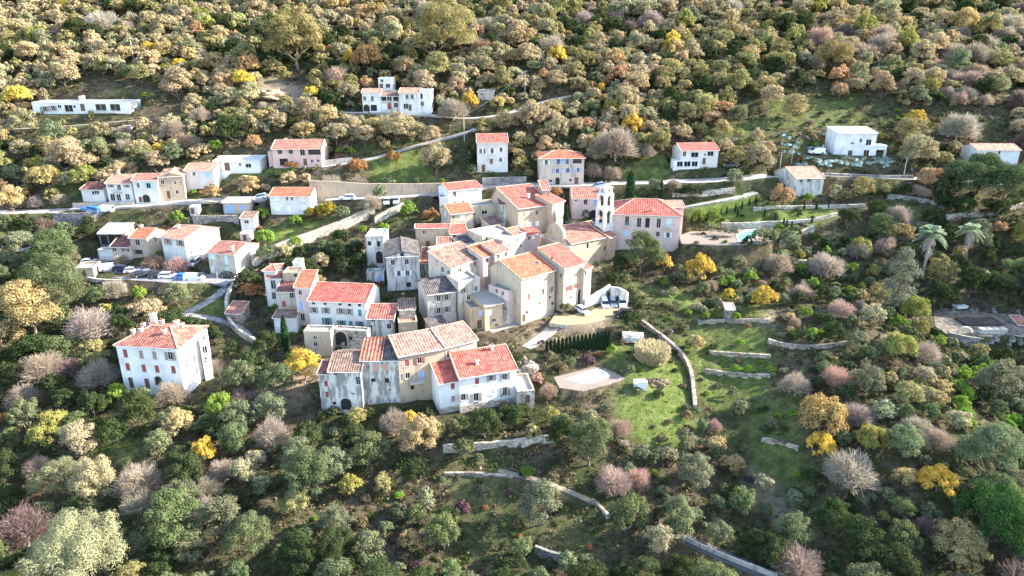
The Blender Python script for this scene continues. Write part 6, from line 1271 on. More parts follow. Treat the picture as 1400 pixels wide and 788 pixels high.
HAND = {
'z': [(31,565,54,'olive'),(13,600,38,'greenoak'),(109,600,62,'oakpale'),(126,655,78,'oakpale'),(60,700,42,'olive'),(123,690,36,'greenoak'),(100,760,150,'oakpale'),(189,740,40,'olive'),(240,707,95,'greenoak'),(277,612,36,'gold',1.45),
 (242,578,48,'oakgold'),(217,603,45,'olive'),(189,653,58,'bare'),(189,682,44,'bare'),(50,635,36,'bare'),(8,695,40,'evergreen'),(283,664,38,'bare'),(337,735,80,'greenoak'),(330,644,44,'oakpale'),(186,556,64,'evergreen'),(126,553,42,'evergreen'),
 (300,552,46,'lime'),(262,745,56,'olive'),(372,588,42,'bare',1.4),(422,645,88,'greenoak'),(479,660,36,'yellowgreen'),(403,687,48,'oakolive'),(457,712,55,'olive'),(507,748,54,'olive'),(526,722,28,'olive'),(559,736,36,'tandome'),(583,682,28,'oakpale',1.6),
 (507,612,62,'greenoak'),(540,572,40,'bare'),(575,598,62,'oakgold',1.2),(560,570,26,'gold'),(488,568,34,'oakolive'),(619,582,26,'olive'),(665,578,56,'evergreen'),(545,675,16,'limebush'),(545,776,22,'olive'),(700,570,44,'evergreen'),
 (807,603,84,'greenoak'),(770,592,50,'evergreen'),(741,688,72,'olive'),(838,654,48,'pink'),(873,652,36,'pink'),(860,700,66,'greenoak'),(901,737,54,'oakpale'),(952,641,62,'olive'),(1015,684,48,'greenoak'),(980,729,50,'olive'),(712,747,40,'greenoak'),(775,767,38,'olive'),
 (876,618,30,'olive'),(977,580,22,'pink'),(1012,558,30,'olive'),(1126,562,70,'tandome'),(1175,565,44,'bare'),(1124,605,44,'gold'),(1193,594,48,'yellowgreen'),(1239,600,58,'olive'),(1163,638,64,'bare'),(1284,652,58,'gold',.8),(1237,650,36,'oakgold'),(1357,617,92,'olive'),(1365,700,112,'pinegreen'),
 (1232,690,40,'greenoak'),(1233,560,34,'greenoak'),(1310,573,40,'oakpale'),(1284,597,36,'bare'),(1312,745,86,'oakolive'),(1267,716,34,'redbare'),(1094,767,60,'pink'),(1085,680,30,'olive'),(1180,735,70,'evergreen'),(1230,772,70,'evergreen'),(1140,700,56,'evergreen'),(1310,640,26,'bush'),
 (1231,383,54,'talltree',1.0),(1253,420,42,'yellowgreen',1.3),(1230,468,50,'yellowgreen'),(1268,480,40,'bare'),(1144,513,40,'pink'),(1151,420,34,'pink'),(1126,400,26,'evergreen'),(1103,425,20,'lime'),(1046,403,38,'gold'),(1073,408,20,'olive'),(1142,455,40,'evergreen'),(1088,522,40,'bare'),(1195,430,40,'oakpale'),(1200,400,34,'oakolive'),
 (1290,400,50,'evergreen'),(1330,385,50,'evergreen'),(1370,390,50,'evergreen'),(1310,365,44,'evergreen'),(1190,520,56,'olive'),(1240,540,50,'oakolive'),(1210,560,40,'oakpale'),(1160,540,38,'evergreen'),(1285,465,22,'lime'),(1375,490,40,'evergreen'),(1340,492,30,'greenoak'),
 (957,365,48,'gold'),(909,357,26,'gold'),(878,345,70,'greenoak'),(850,362,34,'evergreen'),(997,402,22,'gold'),(962,395,24,'olive'),(837,383,26,'evergreen'),(852,378,24,'greenoak'),(804,404,14,'greybush'),(774,418,22,'greybush'),(892,481,40,'reed'),(837,477,18,'lime'),(862,505,18,'olive'),(876,502,12,'limebush'),
 (951,469,30,'oakgold'),(965,431,14,'lime'),(1007,431,14,'lime',1.3),(987,385,16,'lime'),(1026,378,22,'lime'),(768,498,18,'tanbush'),(781,493,16,'olive'),(804,489,22,'purplebush'),(751,532,26,'pink'),(865,438,30,'evergreen'),(1002,535,18,'olive'),(1015,553,26,'olive'),(413,495,62,'gold',.82),(389,455,11,'cypress'),(362,470,44,'evergreen'),(345,500,50,'evergreen'),
 (35,420,92,'oakgold'),(8,455,44,'oakgold'),(70,385,100,'greenoak'),(76,345,76,'greenoak'),(50,360,50,'greenoak'),(122,440,60,'bare'),(142,420,20,'yellowgreen'),(76,450,30,'evergreen'),(198,424,54,'oaktan',.8),(189,398,22,'lime'),(155,393,34,'bare'),(243,402,42,'olive'),(93,500,36,'redbare'),(55,500,56,'bare'),(233,535,42,'bare'),(292,500,30,'bare'),(330,512,56,'olive'),
 (318,478,30,'evergreen'),(122,546,36,'evergreen'),(160,535,34,'lime'),(190,540,34,'olive'),(263,522,16,'goldbush'),(134,508,50,'bare'),(20,510,50,'evergreen'),(30,540,40,'bare'),
 (96,213,70,'oaktan',.85),(127,205,50,'olive'),(57,243,52,'oakgold'),(18,238,36,'olive'),(25,203,34,'oaktan'),(239,208,36,'olive'),(170,198,24,'bare'),(293,197,20,'lime'),(48,275,18,'bare',1.3),(12,272,44,'oakgold'),(3,256,26,'orange'),(62,308,32,'redbare'),(35,308,40,'evergreen'),(10,310,40,'greenoak'),(242,296,22,'lime'),(209,356,28,'pink'),(241,361,30,'pink'),(165,354,20,'bare'),
 (290,262,26,'oakgold',1.2),(358,290,22,'lime'),(404,300,20,'lime'),(468,290,24,'olive'),(447,284,34,'goldbush'),(425,288,22,'goldbush'),(362,321,28,'lime'),(403,327,20,'lime'),(452,248,30,'bare'),(490,248,24,'bare'),(507,276,28,'bare'),(519,263,26,'olive'),(533,245,22,'greybush'),(568,245,14,'olive'),(559,284,26,'lime'),(588,291,26,'orangebush'),
 (594,215,50,'oaktan'),(604,247,12,'lime'),(537,211,24,'orangebush'),(488,223,32,'orangebush'),(398,224,24,'orangebush',.8),(464,205,12,'lime'),(480,205,12,'lime'),(496,312,14,'lime'),(524,308,18,'limebush'),(464,345,40,'evergreen'),(449,347,30,'evergreen'),(436,357,34,'oakpale'),(488,357,32,'evergreen'),(474,362,34,'bush'),(646,233,20,'olive'),(338,377,38,'bush'),(342,394,40,'orangebush',.6),
 (812,232,24,'bare'),(838,235,26,'bare'),(843,193,60,'bare'),(862,258,14,'cypress',.75),(904,260,6,'cypress'),(896,253,28,'olive'),(1003,243,30,'olive'),(921,251,20,'bare'),(945,259,34,'bush'),(1012,195,16,'yellowgreen'),(956,293,20,'lime'),(976,292,20,'lime'),(972,312,18,'olive'),(989,315,18,'olive'),(1003,317,16,'olive'),(1040,322,28,'olive'),(1022,330,20,'evergreen'),(1052,328,20,'evergreen'),(938,327,9,'bush'),(953,330,9,'greybush'),(978,324,10,'bush'),(992,329,9,'limebush'),(962,318,8,'bush'),(1010,358,26,'olive'),(774,297,8,'cypress'),(760,260,18,'orangebush'),(800,292,16,'olive'),
 (1253,208,64,'oaktan',.85),(1273,240,42,'orange'),(1322,240,66,'pine'),(1370,246,74,'pine'),(1345,226,56,'pine'),(1298,248,40,'pine'),(1322,282,40,'evergreen'),(1362,286,44,'evergreen'),(1292,276,34,'evergreen'),(455,561,24,'bush'),(478,568,22,'limebush'),(505,562,24,'bush'),(530,560,22,'bush'),(556,556,22,'bush'),(582,560,26,'bush'),(632,574,24,'bush'),(690,560,26,'bush'),(715,556,24,'bush'),(440,566,20,'bush'),(1070,264,34,'orange'),(1106,268,14,'lime'),(1155,266,22,'oakolive'),(1160,297,36,'evergreen'),(1200,288,34,'evergreen'),(1229,292,34,'bare'),(1114,325,22,'evergreen'),(1273,322,38,'palm'),(1328,316,30,'palm'),(1300,320,34,'evergreen'),(1367,310,24,'orange'),(1312,345,24,'oakgold'),(1212,335,32,'pink'),(1178,335,32,'yellowgreen'),
 (1066,358,36,'bare'),(1130,360,44,'bare'),(1290,367,46,'oakolive'),(1350,352,26,'evergreen'),(1055,322,26,'olive'),(1314,172,50,'bare'),(1253,157,26,'gold'),(1271,114,30,'yellowgreen'),(1149,122,26,'orange'),(1088,147,42,'oakgold'),(1057,130,40,'oaktan'),(1090,109,30,'evergreen',1.2),(1139,74,56,'oakolive'),(1123,50,40,'pink'),(1240,53,40,'yellowgreen'),(1175,340,30,'bare'),(1240,345,40,'evergreen'),
 (865,168,34,'gold'),(1008,157,38,'olive'),(987,175,28,'oakgold'),(761,73,30,'gold'),(710,53,36,'oakgold'),(822,120,13,'gold',1.6),(964,117,30,'evergreen'),(725,157,50,'oaktan'),(743,101,20,'orange'),(642,135,28,'gold'),(619,147,38,'bare'),(545,174,66,'oaktan',.8),(599,91,46,'oakolive'),(406,50,96,'oakolive'),(426,124,24,'gold'),(500,112,24,'orange'),(452,135,32,'evergreen'),(541,109,16,'gold'),(604,38,100,'oakolive'),
 (23,129,40,'gold'),(89,99,42,'oaktan'),(244,114,50,'oaktan'),(333,107,34,'gold'),(198,129,12,'lime'),(320,175,54,'evergreen'),(137,178,34,'oakpale'),(30,168,46,'oakpale'),(71,180,42,'olive'),(274,155,28,'bare'),(236,175,34,'bare'),(500,185,40,'oaktan',.8),(460,180,44,'oaktan',.8),(415,178,40,'oakgold',.8),(590,185,34,'oaktan',.9),(380,165,36,'oaktan'),(690,165,36,'oaktan'),(680,140,26,'oakgold')],
}
for e in HAND['z']: tree(*e)
# cypress hedge, rows of small cypresses, vines
CYL = 'slim clipped dark cypress in the dense row under the ochre courtyard'
for i in range(17):
    t = i / 16; bx, by = 187 + (521 - 187) * t, 474 - 12 * t; top = 405 - 55 * t
    x0, y0 = zp('k', bx, (by + top) / 2); P = cast(*zp('k', bx, by), 0, H); D = project(P)[2]
    TREES.append(dict(x=P[0], y=P[1], z=float(H(P[0], P[1])), W=(by - top) / 3.94 * D / F / .93 / 9.0 * 1.9 * .93, asp=1.0, kind='cypress', label=CYL, group='cypress row under the courtyard', px=x0, py=y0, wpx=6, hand=True, D=D, sx=1.12))
SCL = 'tiny dark cypress planted along the cream terrace walls of the villa gardens'
for x, y in [(945,301),(955,299),(966,298),(985,292),(993,288),(1005,285),(1014,281),(1024,277),(1033,274),(1059,301),(1071,304),(1075,306),(1082,308),(1110,300),(1099,282),(1116,281),(1132,280),(1008,292),(1060,296),(1290,297),(1045,292)]:
    P = cast(x, y + 5, 0, H); D = project(P)[2]; W = 12 * D / F / 9 * 1.9
    TREES.append(dict(x=P[0], y=P[1], z=float(H(P[0], P[1])), W=W, asp=1.0, kind='cypress', label=SCL, group='small cypresses on the garden terraces', px=x, py=y, wpx=4, hand=True, D=D))
for i, (x, y) in enumerate([(1318,508),(1330,514),(1342,505),(1355,498),(1368,494),(1312,525),(1322,535),(1315,548),(1320,562),(1325,578),(1388,572),(1378,580)]):
    tree(x, y, 28, 'limebush', 1.15, 'bright green creeper clump along the bend beside shaded rubble yard', 'green creeper clumps by the rubble yard')
# ------------------------------------------------------------------ random growth
def blocked(px, py, w, hgt, d):
    for t in HANDT:
        if t['D'] > d - 2 and ((px - t['px']) / (w + t['wpx'])) ** 2 + ((py - t['py']) / (hgt + t['wpx'] * .9)) ** 2 < .11: return True
    for S in S_:
        if S['dist'] < d - 4: continue
        b = S['bbox']
        if px + w * .5 > b[0] and px - w * .5 < b[1] and py + hgt * .5 > b[2] and py - hgt * .5 < b[3] - (b[3] - b[2]) * .12: return True
    return False
class Grid:
    def __init__(s, c=12): s.c = c; s.g = {}
    def add(s, x, y, r): s.g.setdefault((int(x // s.c), int(y // s.c)), []).append((x, y, r))
    def hit(s, x, y, r, k):
        i, j = int(x // s.c), int(y // s.c)
        for a in range(i - 1, i + 2):
            for b in range(j - 1, j + 2):
                for (u, v, w) in s.g.get((a, b), ()):
                    if math.hypot(u - x, v - y) < (w + r) * k: return True
        return False
HANDT = [t for t in TREES if t['wpx'] > 12]
GR_ = Grid()
for t in TREES: GR_.add(t['x'], t['y'], t['W'] / 2)
CLEAR = []      # open ground where nothing tall grows by chance
def clear(z, pts): CLEAR.append(np.array([cast(*zp(z, *p)) for p in pts])[:, :2])
clear('k', [(-60, 300), (200, 230), (420, 200), (640, 120), (960, 290), (1390, 230), (1390, 560), (1000, 700), (960, 790), (500, 790), (230, 700), (100, 500)])
clear('g', [(560, 190), (920, 170), (1379, 220), (1379, 620), (900, 640), (880, 360), (650, 260)])
clear('h', [(-10, 380), (400, 380), (560, 400), (900, 400), (930, 500), (560, 560), (200, 560), (0, 630)])
clear('z', [(440, 225), (640, 190), (640, 260), (540, 270), (500, 330), (380, 345), (380, 270), (440, 255)])
clear('z', [(270, 225), (450, 215), (450, 235), (290, 245)])
clear('z', [(100, 350), (330, 380), (330, 430), (240, 440), (140, 400)])
clear('z', [(100, 280), (360, 262), (440, 262), (360, 350), (330, 385), (240, 360), (160, 340)])
clear('z', [(360, 380), (560, 440), (600, 470), (700, 560), (440, 565), (430, 470), (360, 440)])
clear('z', [(490, 310), (700, 240), (950, 240), (950, 340), (860, 420), (700, 470), (560, 460), (490, 400)])
clear('l', [(830, 200), (1379, 230), (1379, 420), (860, 400)])
clear('h', [(0, 20), (700, 60), (760, 240), (0, 240)])
clear('p', [(-80, 40), (130, 60), (150, 240), (60, 380), (-80, 330)])
clear('o', [(430, -10), (780, 10), (800, 160), (640, 250), (540, 220)])
clear('b', [(0, 430), (280, 440), (280, 600), (0, 600)])
clear('a', [(430, 400), (980, 520), (980, 690), (600, 690), (160, 600)])
clear('z', [(870,440),(1000,430),(1110,470),(1120,560),(1100,640),(1010,660),(985,600),(930,560)])
clear('z', [(600,630),(720,620),(800,640),(830,690),(730,720),(640,730),(610,690)])
clear('z', [(630,715),(740,725),(830,760),(800,790),(600,790)])
clear('z', [(360,560),(440,570),(520,580),(480,600),(390,600)])
clear('z', [(135,620),(190,600),(215,640),(180,670),(140,660)])
clear('z', [(1000,140),(1130,120),(1250,150),(1380,150),(1400,215),(1230,190),(1120,190),(1010,200)])
clear('z', [(1040,660),(1120,690),(1150,770),(1060,730)])
def is_clear(x, y):
    for P in CLEAR:
        if inside(np.array([x]), np.array([y]), P)[0]: return True
    return False
rr = random.Random(11)
def pick(ws): 
    s = rr.random() * sum(w for _, w in ws)
    for k, w in ws:
        s -= w
        if s < 0: return k
    return ws[-1][0]
UP = [('oaktan', 34), ('oakolive', 26), ('oakpale', 24), ('oakgold', 9), ('bare', 4), ('evergreen', 9), ('gold', 1.5), ('orange', 1.5), ('pink', 2), ('olive', 3), ('yellowgreen', 2)]
UPR = [('oaktan', 24), ('oakolive', 26), ('oakpale', 14), ('oakgold', 10), ('bare', 9), ('evergreen', 12), ('gold', 1), ('orange', 2.5), ('pink', 5), ('redbare', 4), ('olive', 4), ('yellowgreen', 3)]
RSL = [('olive', 30), ('greenoak', 14), ('oakpale', 14), ('oakgold', 6), ('bare', 9), ('lime', 5), ('evergreen', 8), ('pink', 3), ('yellowgreen', 5)]
LOW_ = []
def scatter(n, xr, yr, wr, kinds, sep, dest, test=None):
    c = 0
    for _ in range(n):
        x, y = rr.uniform(*xr), rr.uniform(*yr); z = float(H(x, y)); px, py, D = project((x, y, z + 3))
        if px < -90 or px > 1490 or py < -70 or py > 860: continue
        W = (rr.uniform(1.6, 4.2) if (820 < px < 1330 and 335 < py < 700 and wr[1] > 4) else rr.uniform(*wr)) * (.75 + .6 * rr.random())
        if test and not test(px, py): continue
        if occ(x, y) > 0 or is_clear(x, y): continue
        ks = kinds(px, py) if callable(kinds) else kinds
        if ks is LOW_ and 820 < px < 1330 and 335 < py < 700: ks = RSL
        f1, f2 = math.sin(x * .043 + 1.7) * math.cos(y * .051 - .6) + .6 * math.sin(x * .09 - y * .06), math.sin(x * .031 - y * .047 + 2.2) + .6 * math.cos(x * .083 + y * .05)
        mod = {'oaktan': 1 + .9 * f1, 'oakpale': 1 + .9 * f1, 'oakolive': 1 - .8 * f1, 'evergreen': 1 - .9 * f1 + .3 * f2, 'bare': 1 + 1.3 * f2, 'pink': 1 + 1.6 * f2, 'redbare': 1 + 1.2 * f2, 'oakgold': 1 - .6 * f2, 'greenoak': 1 - .7 * f2, 'olive': 1 + .7 * f1}
        k = pick([(a_, max(.05 * w_, w_ * mod.get(a_, 1))) for a_, w_ in ks])
        if GR_.hit(x, y, W / 2, sep): continue
        asp = rr.uniform(.8, 1.15); wpx = W * F / D
        if blocked(px, py, wpx, wpx * .9 * asp, D): continue
        # keep crowns off the roads in view
        if any(occ(x + dx, y + dy) > 0 for dx, dy in ((0, W * .35), (0, W * .8), (W * .4, 0), (-W * .4, 0))): continue
        GR_.add(x, y, W / 2); dest(x, y, W, k, asp); c += 1
    return c
up = lambda px, py: UPR if px > 900 + rr.uniform(-150, 150) else UP
n1 = scatter(20000, (-250, 260), (190, 430), (3.6, 9.6), up, .50, lambda x, y, W, k, a: tree_at(x, y, W, k, a))
US = [('oakolive', 26), ('evergreen', 12), ('bare', 6), ('oaktan', 24), ('redbare', 3), ('oakgold', 10), ('oakpale', 10)]
n1b = scatter(9000, (-250, 260), (190, 400), (2.4, 4.2), US, .42, lambda x, y, W, k, a: (tree_at(x, y, W, k, a), TREES[-1].update(mass=True)))
LOW = [('evergreen', 40), ('greenoak', 30), ('olive', 14), ('oakolive', 6), ('bare', 3), ('oakpale', 2), ('redbare', 1), ('yellowgreen', 2)]
LOW_ = LOW
n2 = scatter(7000, (-140, 140), (60, 205), (4.0, 9.0), LOW, .52, lambda x, y, W, k, a: tree_at(x, y, W, k, a))
BSH = [('bush', 30), ('greybush', 20), ('tanbush', 14), ('limebush', 8), ('orangebush', 5), ('purplebush', 4)]
_bc = [0]
_cl = CLEAR; CLEAR = [c for i, c in enumerate(CLEAR) if i in (3, 7, 8, 9, 14)]
def bush_at(x, y, W, k, a):
    if _bc[0] < 520: tree_at(x, y, W, k, a); _bc[0] += 1
n3 = scatter(9000, (-150, 150), (66, 235), (.9, 2.5), BSH, .7, bush_at)
CLEAR = _cl
for S in S_:            # plants growing against the foot of the houses
    if S.get('sub') or S['n'] in ('stone_hut', 'arch_gateway'): continue
    for i in range(rr.randrange(1, 5)):
        a = rr.uniform(.05, .95) * S['W']; side = rr.random() < .3
        p = S['A'] + (S['u'] * (S['W'] + .9) + S['nin'] * rr.uniform(.1, .8) * S['D'] if side else S['u'] * a - S['nin'] * rr.uniform(.8, 1.6))
        i_, j_ = min(np.searchsorted(xs, p[0]), len(xs) - 1), min(np.searchsorted(ys, p[1]), len(ys) - 1)
        if any(inside(np.array([p[0]]), np.array([p[1]]), r_['poly'])[0] for r_ in PADS) or any(np.min(np.hypot(r_['P'][:, 0] - p[0], r_['P'][:, 1] - p[1])) < r_['half'] + .6 for r_ in ROADS): continue
        if any(S2 is not S and inside(np.array([p[0]]), np.array([p[1]]), S2['poly'])[0] for S2 in S_): continue
        tree_at(p[0], p[1], rr.uniform(1.0, 2.1), pick([('bush', 4), ('limebush', 2), ('greybush', 3), ('tanbush', 1), ('orangebush', 1)]), rr.uniform(.8, 1.3))
# ------------------------------------------------------------------ build: the nearest of each kind as trees of their own, the rest as one wood
by = {}
for t in TREES:
    if not t.get('mass') and -60 < t['px'] < 1460 and -40 < t['py'] < 840: by.setdefault(KIND[t['kind']][0], []).append(t)
indiv = []; rest = []
for nm, lst in by.items():
    lst.sort(key=lambda t: (not t['hand'], -t['wpx'])); indiv += lst[:285]; rest += lst[270:]
ids = {id(t) for t in indiv}; rest = [t for t in TREES if id(t) not in ids]
LEAVES = [.075, .10, .14, .19, .25, .33, .44, .58]
def lod(t, nw):
    l = t['D'] * .00155 * nw / t['W']; return min(LEAVES, key=lambda q_: abs(math.log(q_ / l))), 1.0
def build_tree(t, i):
    nm, cat, shp, colr, wd = KIND[t['kind']]; nw, ck, nh = SHP[shp]; rg = random.Random(i * 7 + 3); s = t['W'] / nw
    leaf, dens = lod(t, nw)
    if shp == 'bare': leaf = .22 if t['D'] < 150 else .34
    if shp in ('cypress', 'reed', 'palm'): leaf = .3
    me = crown(shp, leaf, dens, rg.randrange(4 if leaf > .2 else 2)); k = rg.uniform(.85, 1.15)
    c_ = tuple(min(1, x * k * rg.uniform(.93, 1.07)) for x in colr); rz = rg.uniform(0, 6.28)
    if cat == 'bush':
        o = bpy.data.objects.new(nm, me); COL.objects.link(o); o.location = (t['x'], t['y'], t['z'] - .3); o.rotation_euler = (0, 0, rz); o.scale = (s, s, s * t['asp']); o.color = (*c_, 1); return o
    r = empty(nm, (t['x'], t['y'], t['z'] - .1), rz); kx = 1.0 if t['hand'] else rg.uniform(.82, 1.2); r.scale = (s * t.get('sx', 1) * kx, s * t.get('sx', 1) / kx, s * t['asp'])
    o = bpy.data.objects.new('crown' if shp not in ('reed',) else 'blades', me); COL.objects.link(o); o.parent = r; o.color = (*c_, 1)
    if shp != 'reed':
        q_ = bpy.data.objects.new('trunk', trunk(shp, rg.randrange(3))); COL.objects.link(q_); q_.parent = r
    return r
# labels that single out each tree: its look, then where it stands next to something one can find
LM = []
for S in S_:
    if S.get('sub') : continue
    pass
LMK = [('the long flat-roofed villa', 108, 145), ('the white houses on the upper track', 540, 130), ('the tiny pale hut', 665, 128), ('the pink tiled house', 405, 208), ('the long low white house', 330, 222), ('the arched white house', 205, 255), ('the stone road wall', 110, 300),
 ('the bluish white roadside house', 397, 275), ('the bungalow with blue doors', 322, 285), ('the car park', 215, 380), ('the big white gable house', 255, 330), ('the white hipped villa', 222, 480), ('the narrow white house', 670, 207), ('the hip-roofed pale house', 767, 228),
 ('the glazed terrace house', 955, 212), ('the old stone house', 1098, 246), ('the modern white house', 1178, 195), ('the house behind the pines', 1365, 206), ('the pink villa', 885, 305), ('the turquoise pool', 1025, 322), ('the round shaded lawn', 1240, 300), ('the two palms', 1300, 322),
 ('the tall grey-green tree', 1232, 395), ('the rubble yard', 1340, 440), ('the vine-covered hut', 1000, 430), ('the ochre courtyard', 800, 430), ('the cypress row', 790, 468), ('the straw reeds', 892, 482), ('the stone pool patio', 805, 520), ('the white concrete block', 875, 528),
 ('the front red-roofed house', 650, 520), ('the stained front row', 520, 510), ('the green-shuttered house', 460, 420), ('the long rubble wall', 450, 330), ('the lower cluster', 400, 390), ('the cobbled path', 290, 420), ('the wall under the front house', 690, 605), ('the big tan round tree', 1126, 562),
 ('the broad bright green pine', 1365, 700), ('the lower road', 1000, 750), ('the small golden tree', 277, 612), ('the white bare tree', 372, 588), ('the huge pale oak', 100, 750), ('the big green-grey oak', 422, 645), ('the pink bare pair', 855, 652), ('the golden dome tree', 1284, 652),
 ('the orange earth bank', 350, 122), ('the white pickup', 395, 144), ('the upper pole', 182, 65), ('the twin olive-brown oaks', 604, 38), ('the great olive-brown oak', 406, 50), ('the narrow golden tree', 822, 120), ('the pole by the track', 717, 112), ('the conifer-like evergreen', 1090, 109), ('the pinkish tree', 1123, 50), ('the yellow-green crown', 1240, 53), ('the big greyish bare tree', 843, 193), ('the silver olive', 1008, 157)]
ORD = ['nearest', 'second nearest', 'third nearest', 'fourth nearest', 'fifth nearest', 'sixth nearest', 'seventh nearest', 'eighth nearest', 'ninth nearest', 'tenth nearest', 'eleventh nearest', 'twelfth nearest', 'thirteenth nearest', 'fourteenth nearest', 'fifteenth nearest', 'sixteenth nearest']
def size_word(t):
    W = t['W']
    if KIND[t['kind']][1] == 'bush': return 'big' if W > 3.2 else 'little' if W < 1.8 else ''
    return 'huge' if W > 12.5 else 'large' if W > 8.8 else 'small' if W < 4.5 else ''
fam = {}
for t in indiv:
    if t['label']: continue
    best = min((math.hypot(t['px'] - a[1], (t['py'] - a[2]) * 1.4) , i) for i, a in enumerate(LMK))
    a = LMK[best[1]]; dx, dy = t['px'] - a[1], t['py'] - a[2]
    rel = 'at' if best[0] < 14 else ('above' if dy < 0 else 'below') if abs(dy) * 1.4 > abs(dx) else ('sunward of' if dx > 0 else 'on the shadow side of')
    fam.setdefault((size_word(t), KIND[t['kind']][4], rel, a[0]), []).append((best[0], id(t), t))
for (sw, wd, rel, lm), lst in fam.items():
    lst.sort(key=lambda q_: (q_[0], q_[1])) if False else lst.sort(key=lambda q_: q_[0])
    for i, (_, _, t) in enumerate(lst):
        base = f"{sw} {wd} {rel} {lm}".strip()
        if len(lst) > 1:
            o_ = ORD[min(i, len(ORD) - 1)]; cand = [f"{base}, {o_} such one", f"{base}, {o_}", f"{wd} {rel} {lm}, {o_}", f"{wd} {rel} {lm}"]
            base = next((c for c in cand if len(c.replace('-', ' ').split()) <= 16), cand[-1])
        if len(base.replace('-', ' ').split()) > 16: base = f"{wd} {rel} {lm}"
        t['label'] = base
GRP = {'oak_tree': 'autumn oaks on the hillside', 'pale_oak': 'pale oaks on the hillside', 'bare_tree': 'leafless trees on the hillside', 'evergreen_oak': 'evergreen oaks on the hillside', 'bush': 'bushes on the terraces', 'shrub': 'shrubs on the terraces', 'pale_oak': 'pale oaks on the hillside', 'olive_tree': 'olive trees on the slopes', 'golden_tree': 'yellow autumn trees', 'orange_tree': 'orange autumn trees', 'lime_green_tree': 'lime-green garden trees', 'yellow_green_tree': 'yellow-green trees', 'umbrella_pine': 'umbrella pines', 'palm_tree': 'palms by the shaded lawn', 'cypress_tree': 'cypresses around the village'}
for i, t in enumerate(indiv):
    o = build_tree(t, i); nm = KIND[t['kind']][0]; tag(o, t['label'], KIND[t['kind']][1], t['group'] or GRP.get(nm))
def merged(name, items, label):
    Vs, Qs, Ts, Cs, n0 = [], [], [], [], 0
    for i, (me, M, colr) in enumerate(items):
        nv = len(me.vertices); v = np.empty(nv * 3, 'f'); me.vertices.foreach_get('co', v); v = v.reshape(-1, 3) @ M[:3, :3].T + M[:3, 3]
        nf = len(me.polygons); Vs.append(v); Qs.append(np.arange(nf * 4).reshape(-1, 4) + n0); n0 += nv
        tv = np.empty(nf, 'f'); me.attributes['tint'].data.foreach_get('value', tv); Ts.append(tv); Cs.append(np.tile(np.array([*colr, 1], 'f'), (nf, 1)))
    me = np_mesh(name, np.concatenate(Vs), np.concatenate(Qs), [LEAFC], {'tint': ('FACE', np.concatenate(Ts))})
    at = me.attributes.new('leafcol', 'FLOAT_COLOR', 'FACE'); at.data.foreach_set('color', np.concatenate(Cs).ravel())
    o = bpy.data.objects.new(name, me); COL.objects.link(o); tag(o, label, kind='stuff'); return o
def mat4(x, y, z, s, sz, rz):
    c, s_ = math.cos(rz), math.sin(rz); return np.array([[c * s, -s_ * s, 0, x], [s_ * s, c * s, 0, y], [0, 0, sz, z], [0, 0, 0, 1]])
items = []
for t in rest:
    nm, cat, shp, colr, wd = KIND[t['kind']]; nw = SHP[shp][0]; s = t['W'] / nw; k = rr.uniform(.85, 1.15)
    me = crown(shp, .5 if shp == 'bare' else .5 if t['W'] > 5 else .8, .5 if shp == 'bare' else 1.0, rr.randrange(3)); items.append((me, mat4(t['x'], t['y'], t['z'], s, s * t['asp'], rr.uniform(0, 6.28)), sc(colr, k)))
if items: merged('woodland', items, 'wooded hillside rising behind the village, autumn crowns merging into one mass')
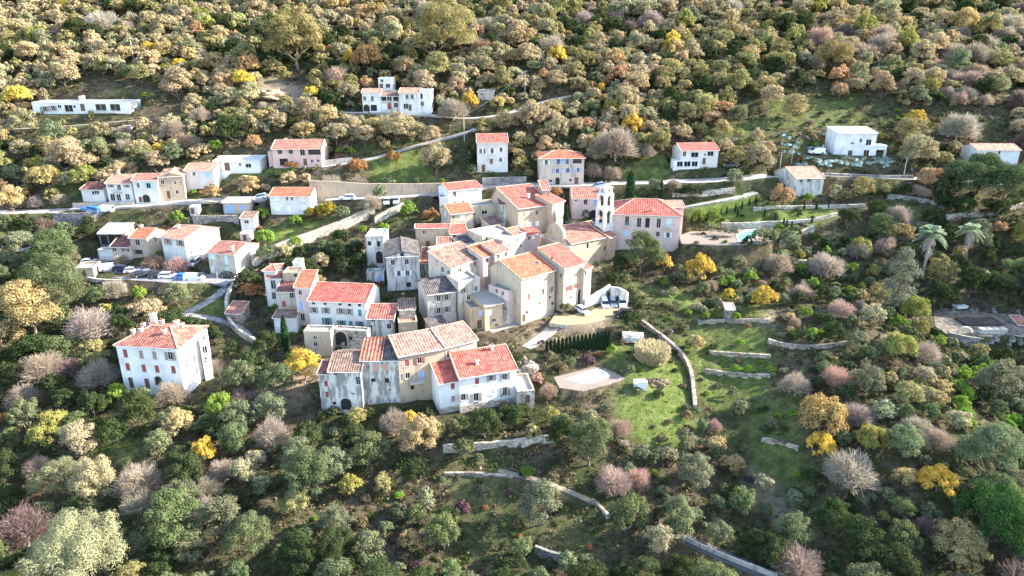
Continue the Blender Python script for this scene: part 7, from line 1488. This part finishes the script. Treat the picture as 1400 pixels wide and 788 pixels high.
# undergrowth: small clumps over all open ground
def clump_mesh(seed, n=13):
    rg = np.random.default_rng(seed + 300); d = rg.normal(size=(n, 3)); d /= np.linalg.norm(d, axis=1)[:, None]; d[:, 2] = np.abs(d[:, 2])
    C = d * rg.uniform(.3, 1.0, n)[:, None] * np.array([1, 1, .8]); v, t, b = rot_frames(n, rg, d, .6); V, Q = quads(C, t, b, rg.uniform(.16, .38, n) * (13 / n) ** .5); return np_mesh('clump', V, Q, [LEAFC], {'tint': ('FACE', rg.uniform(.2, .85, n))})
cl = [clump_mesh(i) for i in range(6)]; cln = [clump_mesh(i + 9, 24) for i in range(6)]; items = []
UGC = [(.060, .085, .028), (.10, .11, .045), (.15, .125, .065), (.20, .16, .10), (.11, .085, .055), (.13, .18, .035)]
for it in range(78000):
    x, y = (rr.uniform(-220, 220), rr.uniform(58, 330)) if it < 46000 else (rr.uniform(-110, 135), rr.uniform(60, 165))
    if occ(x, y) > 0: continue
    z = float(H(x, y)); px, py, D = project((x, y, z))
    if px < -40 or px > 1440 or py > 830: continue
    i = min(np.searchsorted(xs, x), len(xs) - 1); j = min(np.searchsorted(ys, y), len(ys) - 1); g = GRASS[j, i]; so_ = SOILA[j, i]
    if rr.random() < so_ * .9: continue
    nz = math.sin(x * .09 + 1) * math.cos(y * .11) + .5 * math.sin(x * .23 + y * .19)
    if nz < -.35 and rr.random() < .5: continue
    s = rr.uniform(.35, 1.25) * (.4 if g > .25 else 1.0) * (1.3 if y > 200 else 1); c = UGC[(5 if rr.random() < .6 else 0) if g > .25 else rr.randrange(5)]
    if it >= 46000:
        s *= .62; c = sc(c, .8) if g > .25 else UGC[(0, 0, 1, 3, 4, 2)[rr.randrange(6)]]
    items.append(((cln if it >= 46000 else cl)[rr.randrange(6)], mat4(x, y, z - .05, s, s * rr.uniform(.6, 1.1), rr.uniform(0, 6.28)), sc(c, rr.uniform(.7, 1.3))))
merged('undergrowth', items, 'low scrub and weeds covering the slopes between trees')
print('TREES', len(TREES), 'indiv', len(indiv), 'rest', len(rest), 'n', n1, n2, n3, 'ug', len(items), {k: len(v) for k, v in by.items()})
# ------------------------------------------------------------------ light and camera
SUN_AZ, SUN_EL = math.radians(12), math.radians(26)      # azimuth from +X towards +Y
sd = Vector((math.cos(SUN_AZ) * math.cos(SUN_EL), math.sin(SUN_AZ) * math.cos(SUN_EL), math.sin(SUN_EL)))
sl = bpy.data.lights.new('sun', 'SUN'); sl.energy = 4.3; sl.angle = math.radians(.5); sl.color = (1.0, .925, .80)
so = bpy.data.objects.new('sun', sl); COL.objects.link(so); so.rotation_euler = (-sd).to_track_quat('-Z', 'Y').to_euler(); so.location = (200, 150, 250)
w = bpy.data.worlds.new('World'); scene.world = w; w.use_nodes = True
sk = w.node_tree.nodes.new('ShaderNodeTexSky'); sk.sky_type = 'NISHITA'; sk.sun_disc = False; sk.sun_elevation = SUN_EL; sk.sun_rotation = math.radians(90) - SUN_AZ
bg = w.node_tree.nodes['Background']; bg.inputs['Strength'].default_value = .15; w.node_tree.links.new(sk.outputs['Color'], bg.inputs['Color'])
cam = bpy.data.cameras.new('camera'); co = bpy.data.objects.new('camera', cam); COL.objects.link(co); co.location = (0, 0, CAMZ); co.rotation_euler = (math.radians(90) - PITCH, 0, 0)
cam.sensor_width = 36; cam.lens = 36 * F / 1400; cam.clip_start = .5; cam.clip_end = 3000; scene.camera = co
vs = scene.view_settings; vs.view_transform = 'Standard'; vs.look = 'None'; vs.exposure = 2.36; vs.gamma = 1.0
scene.cycles.max_bounces = 5; scene.cycles.diffuse_bounces = 3; scene.cycles.glossy_bounces = 2; scene.cycles.transmission_bounces = 3; scene.cycles.use_denoising = True
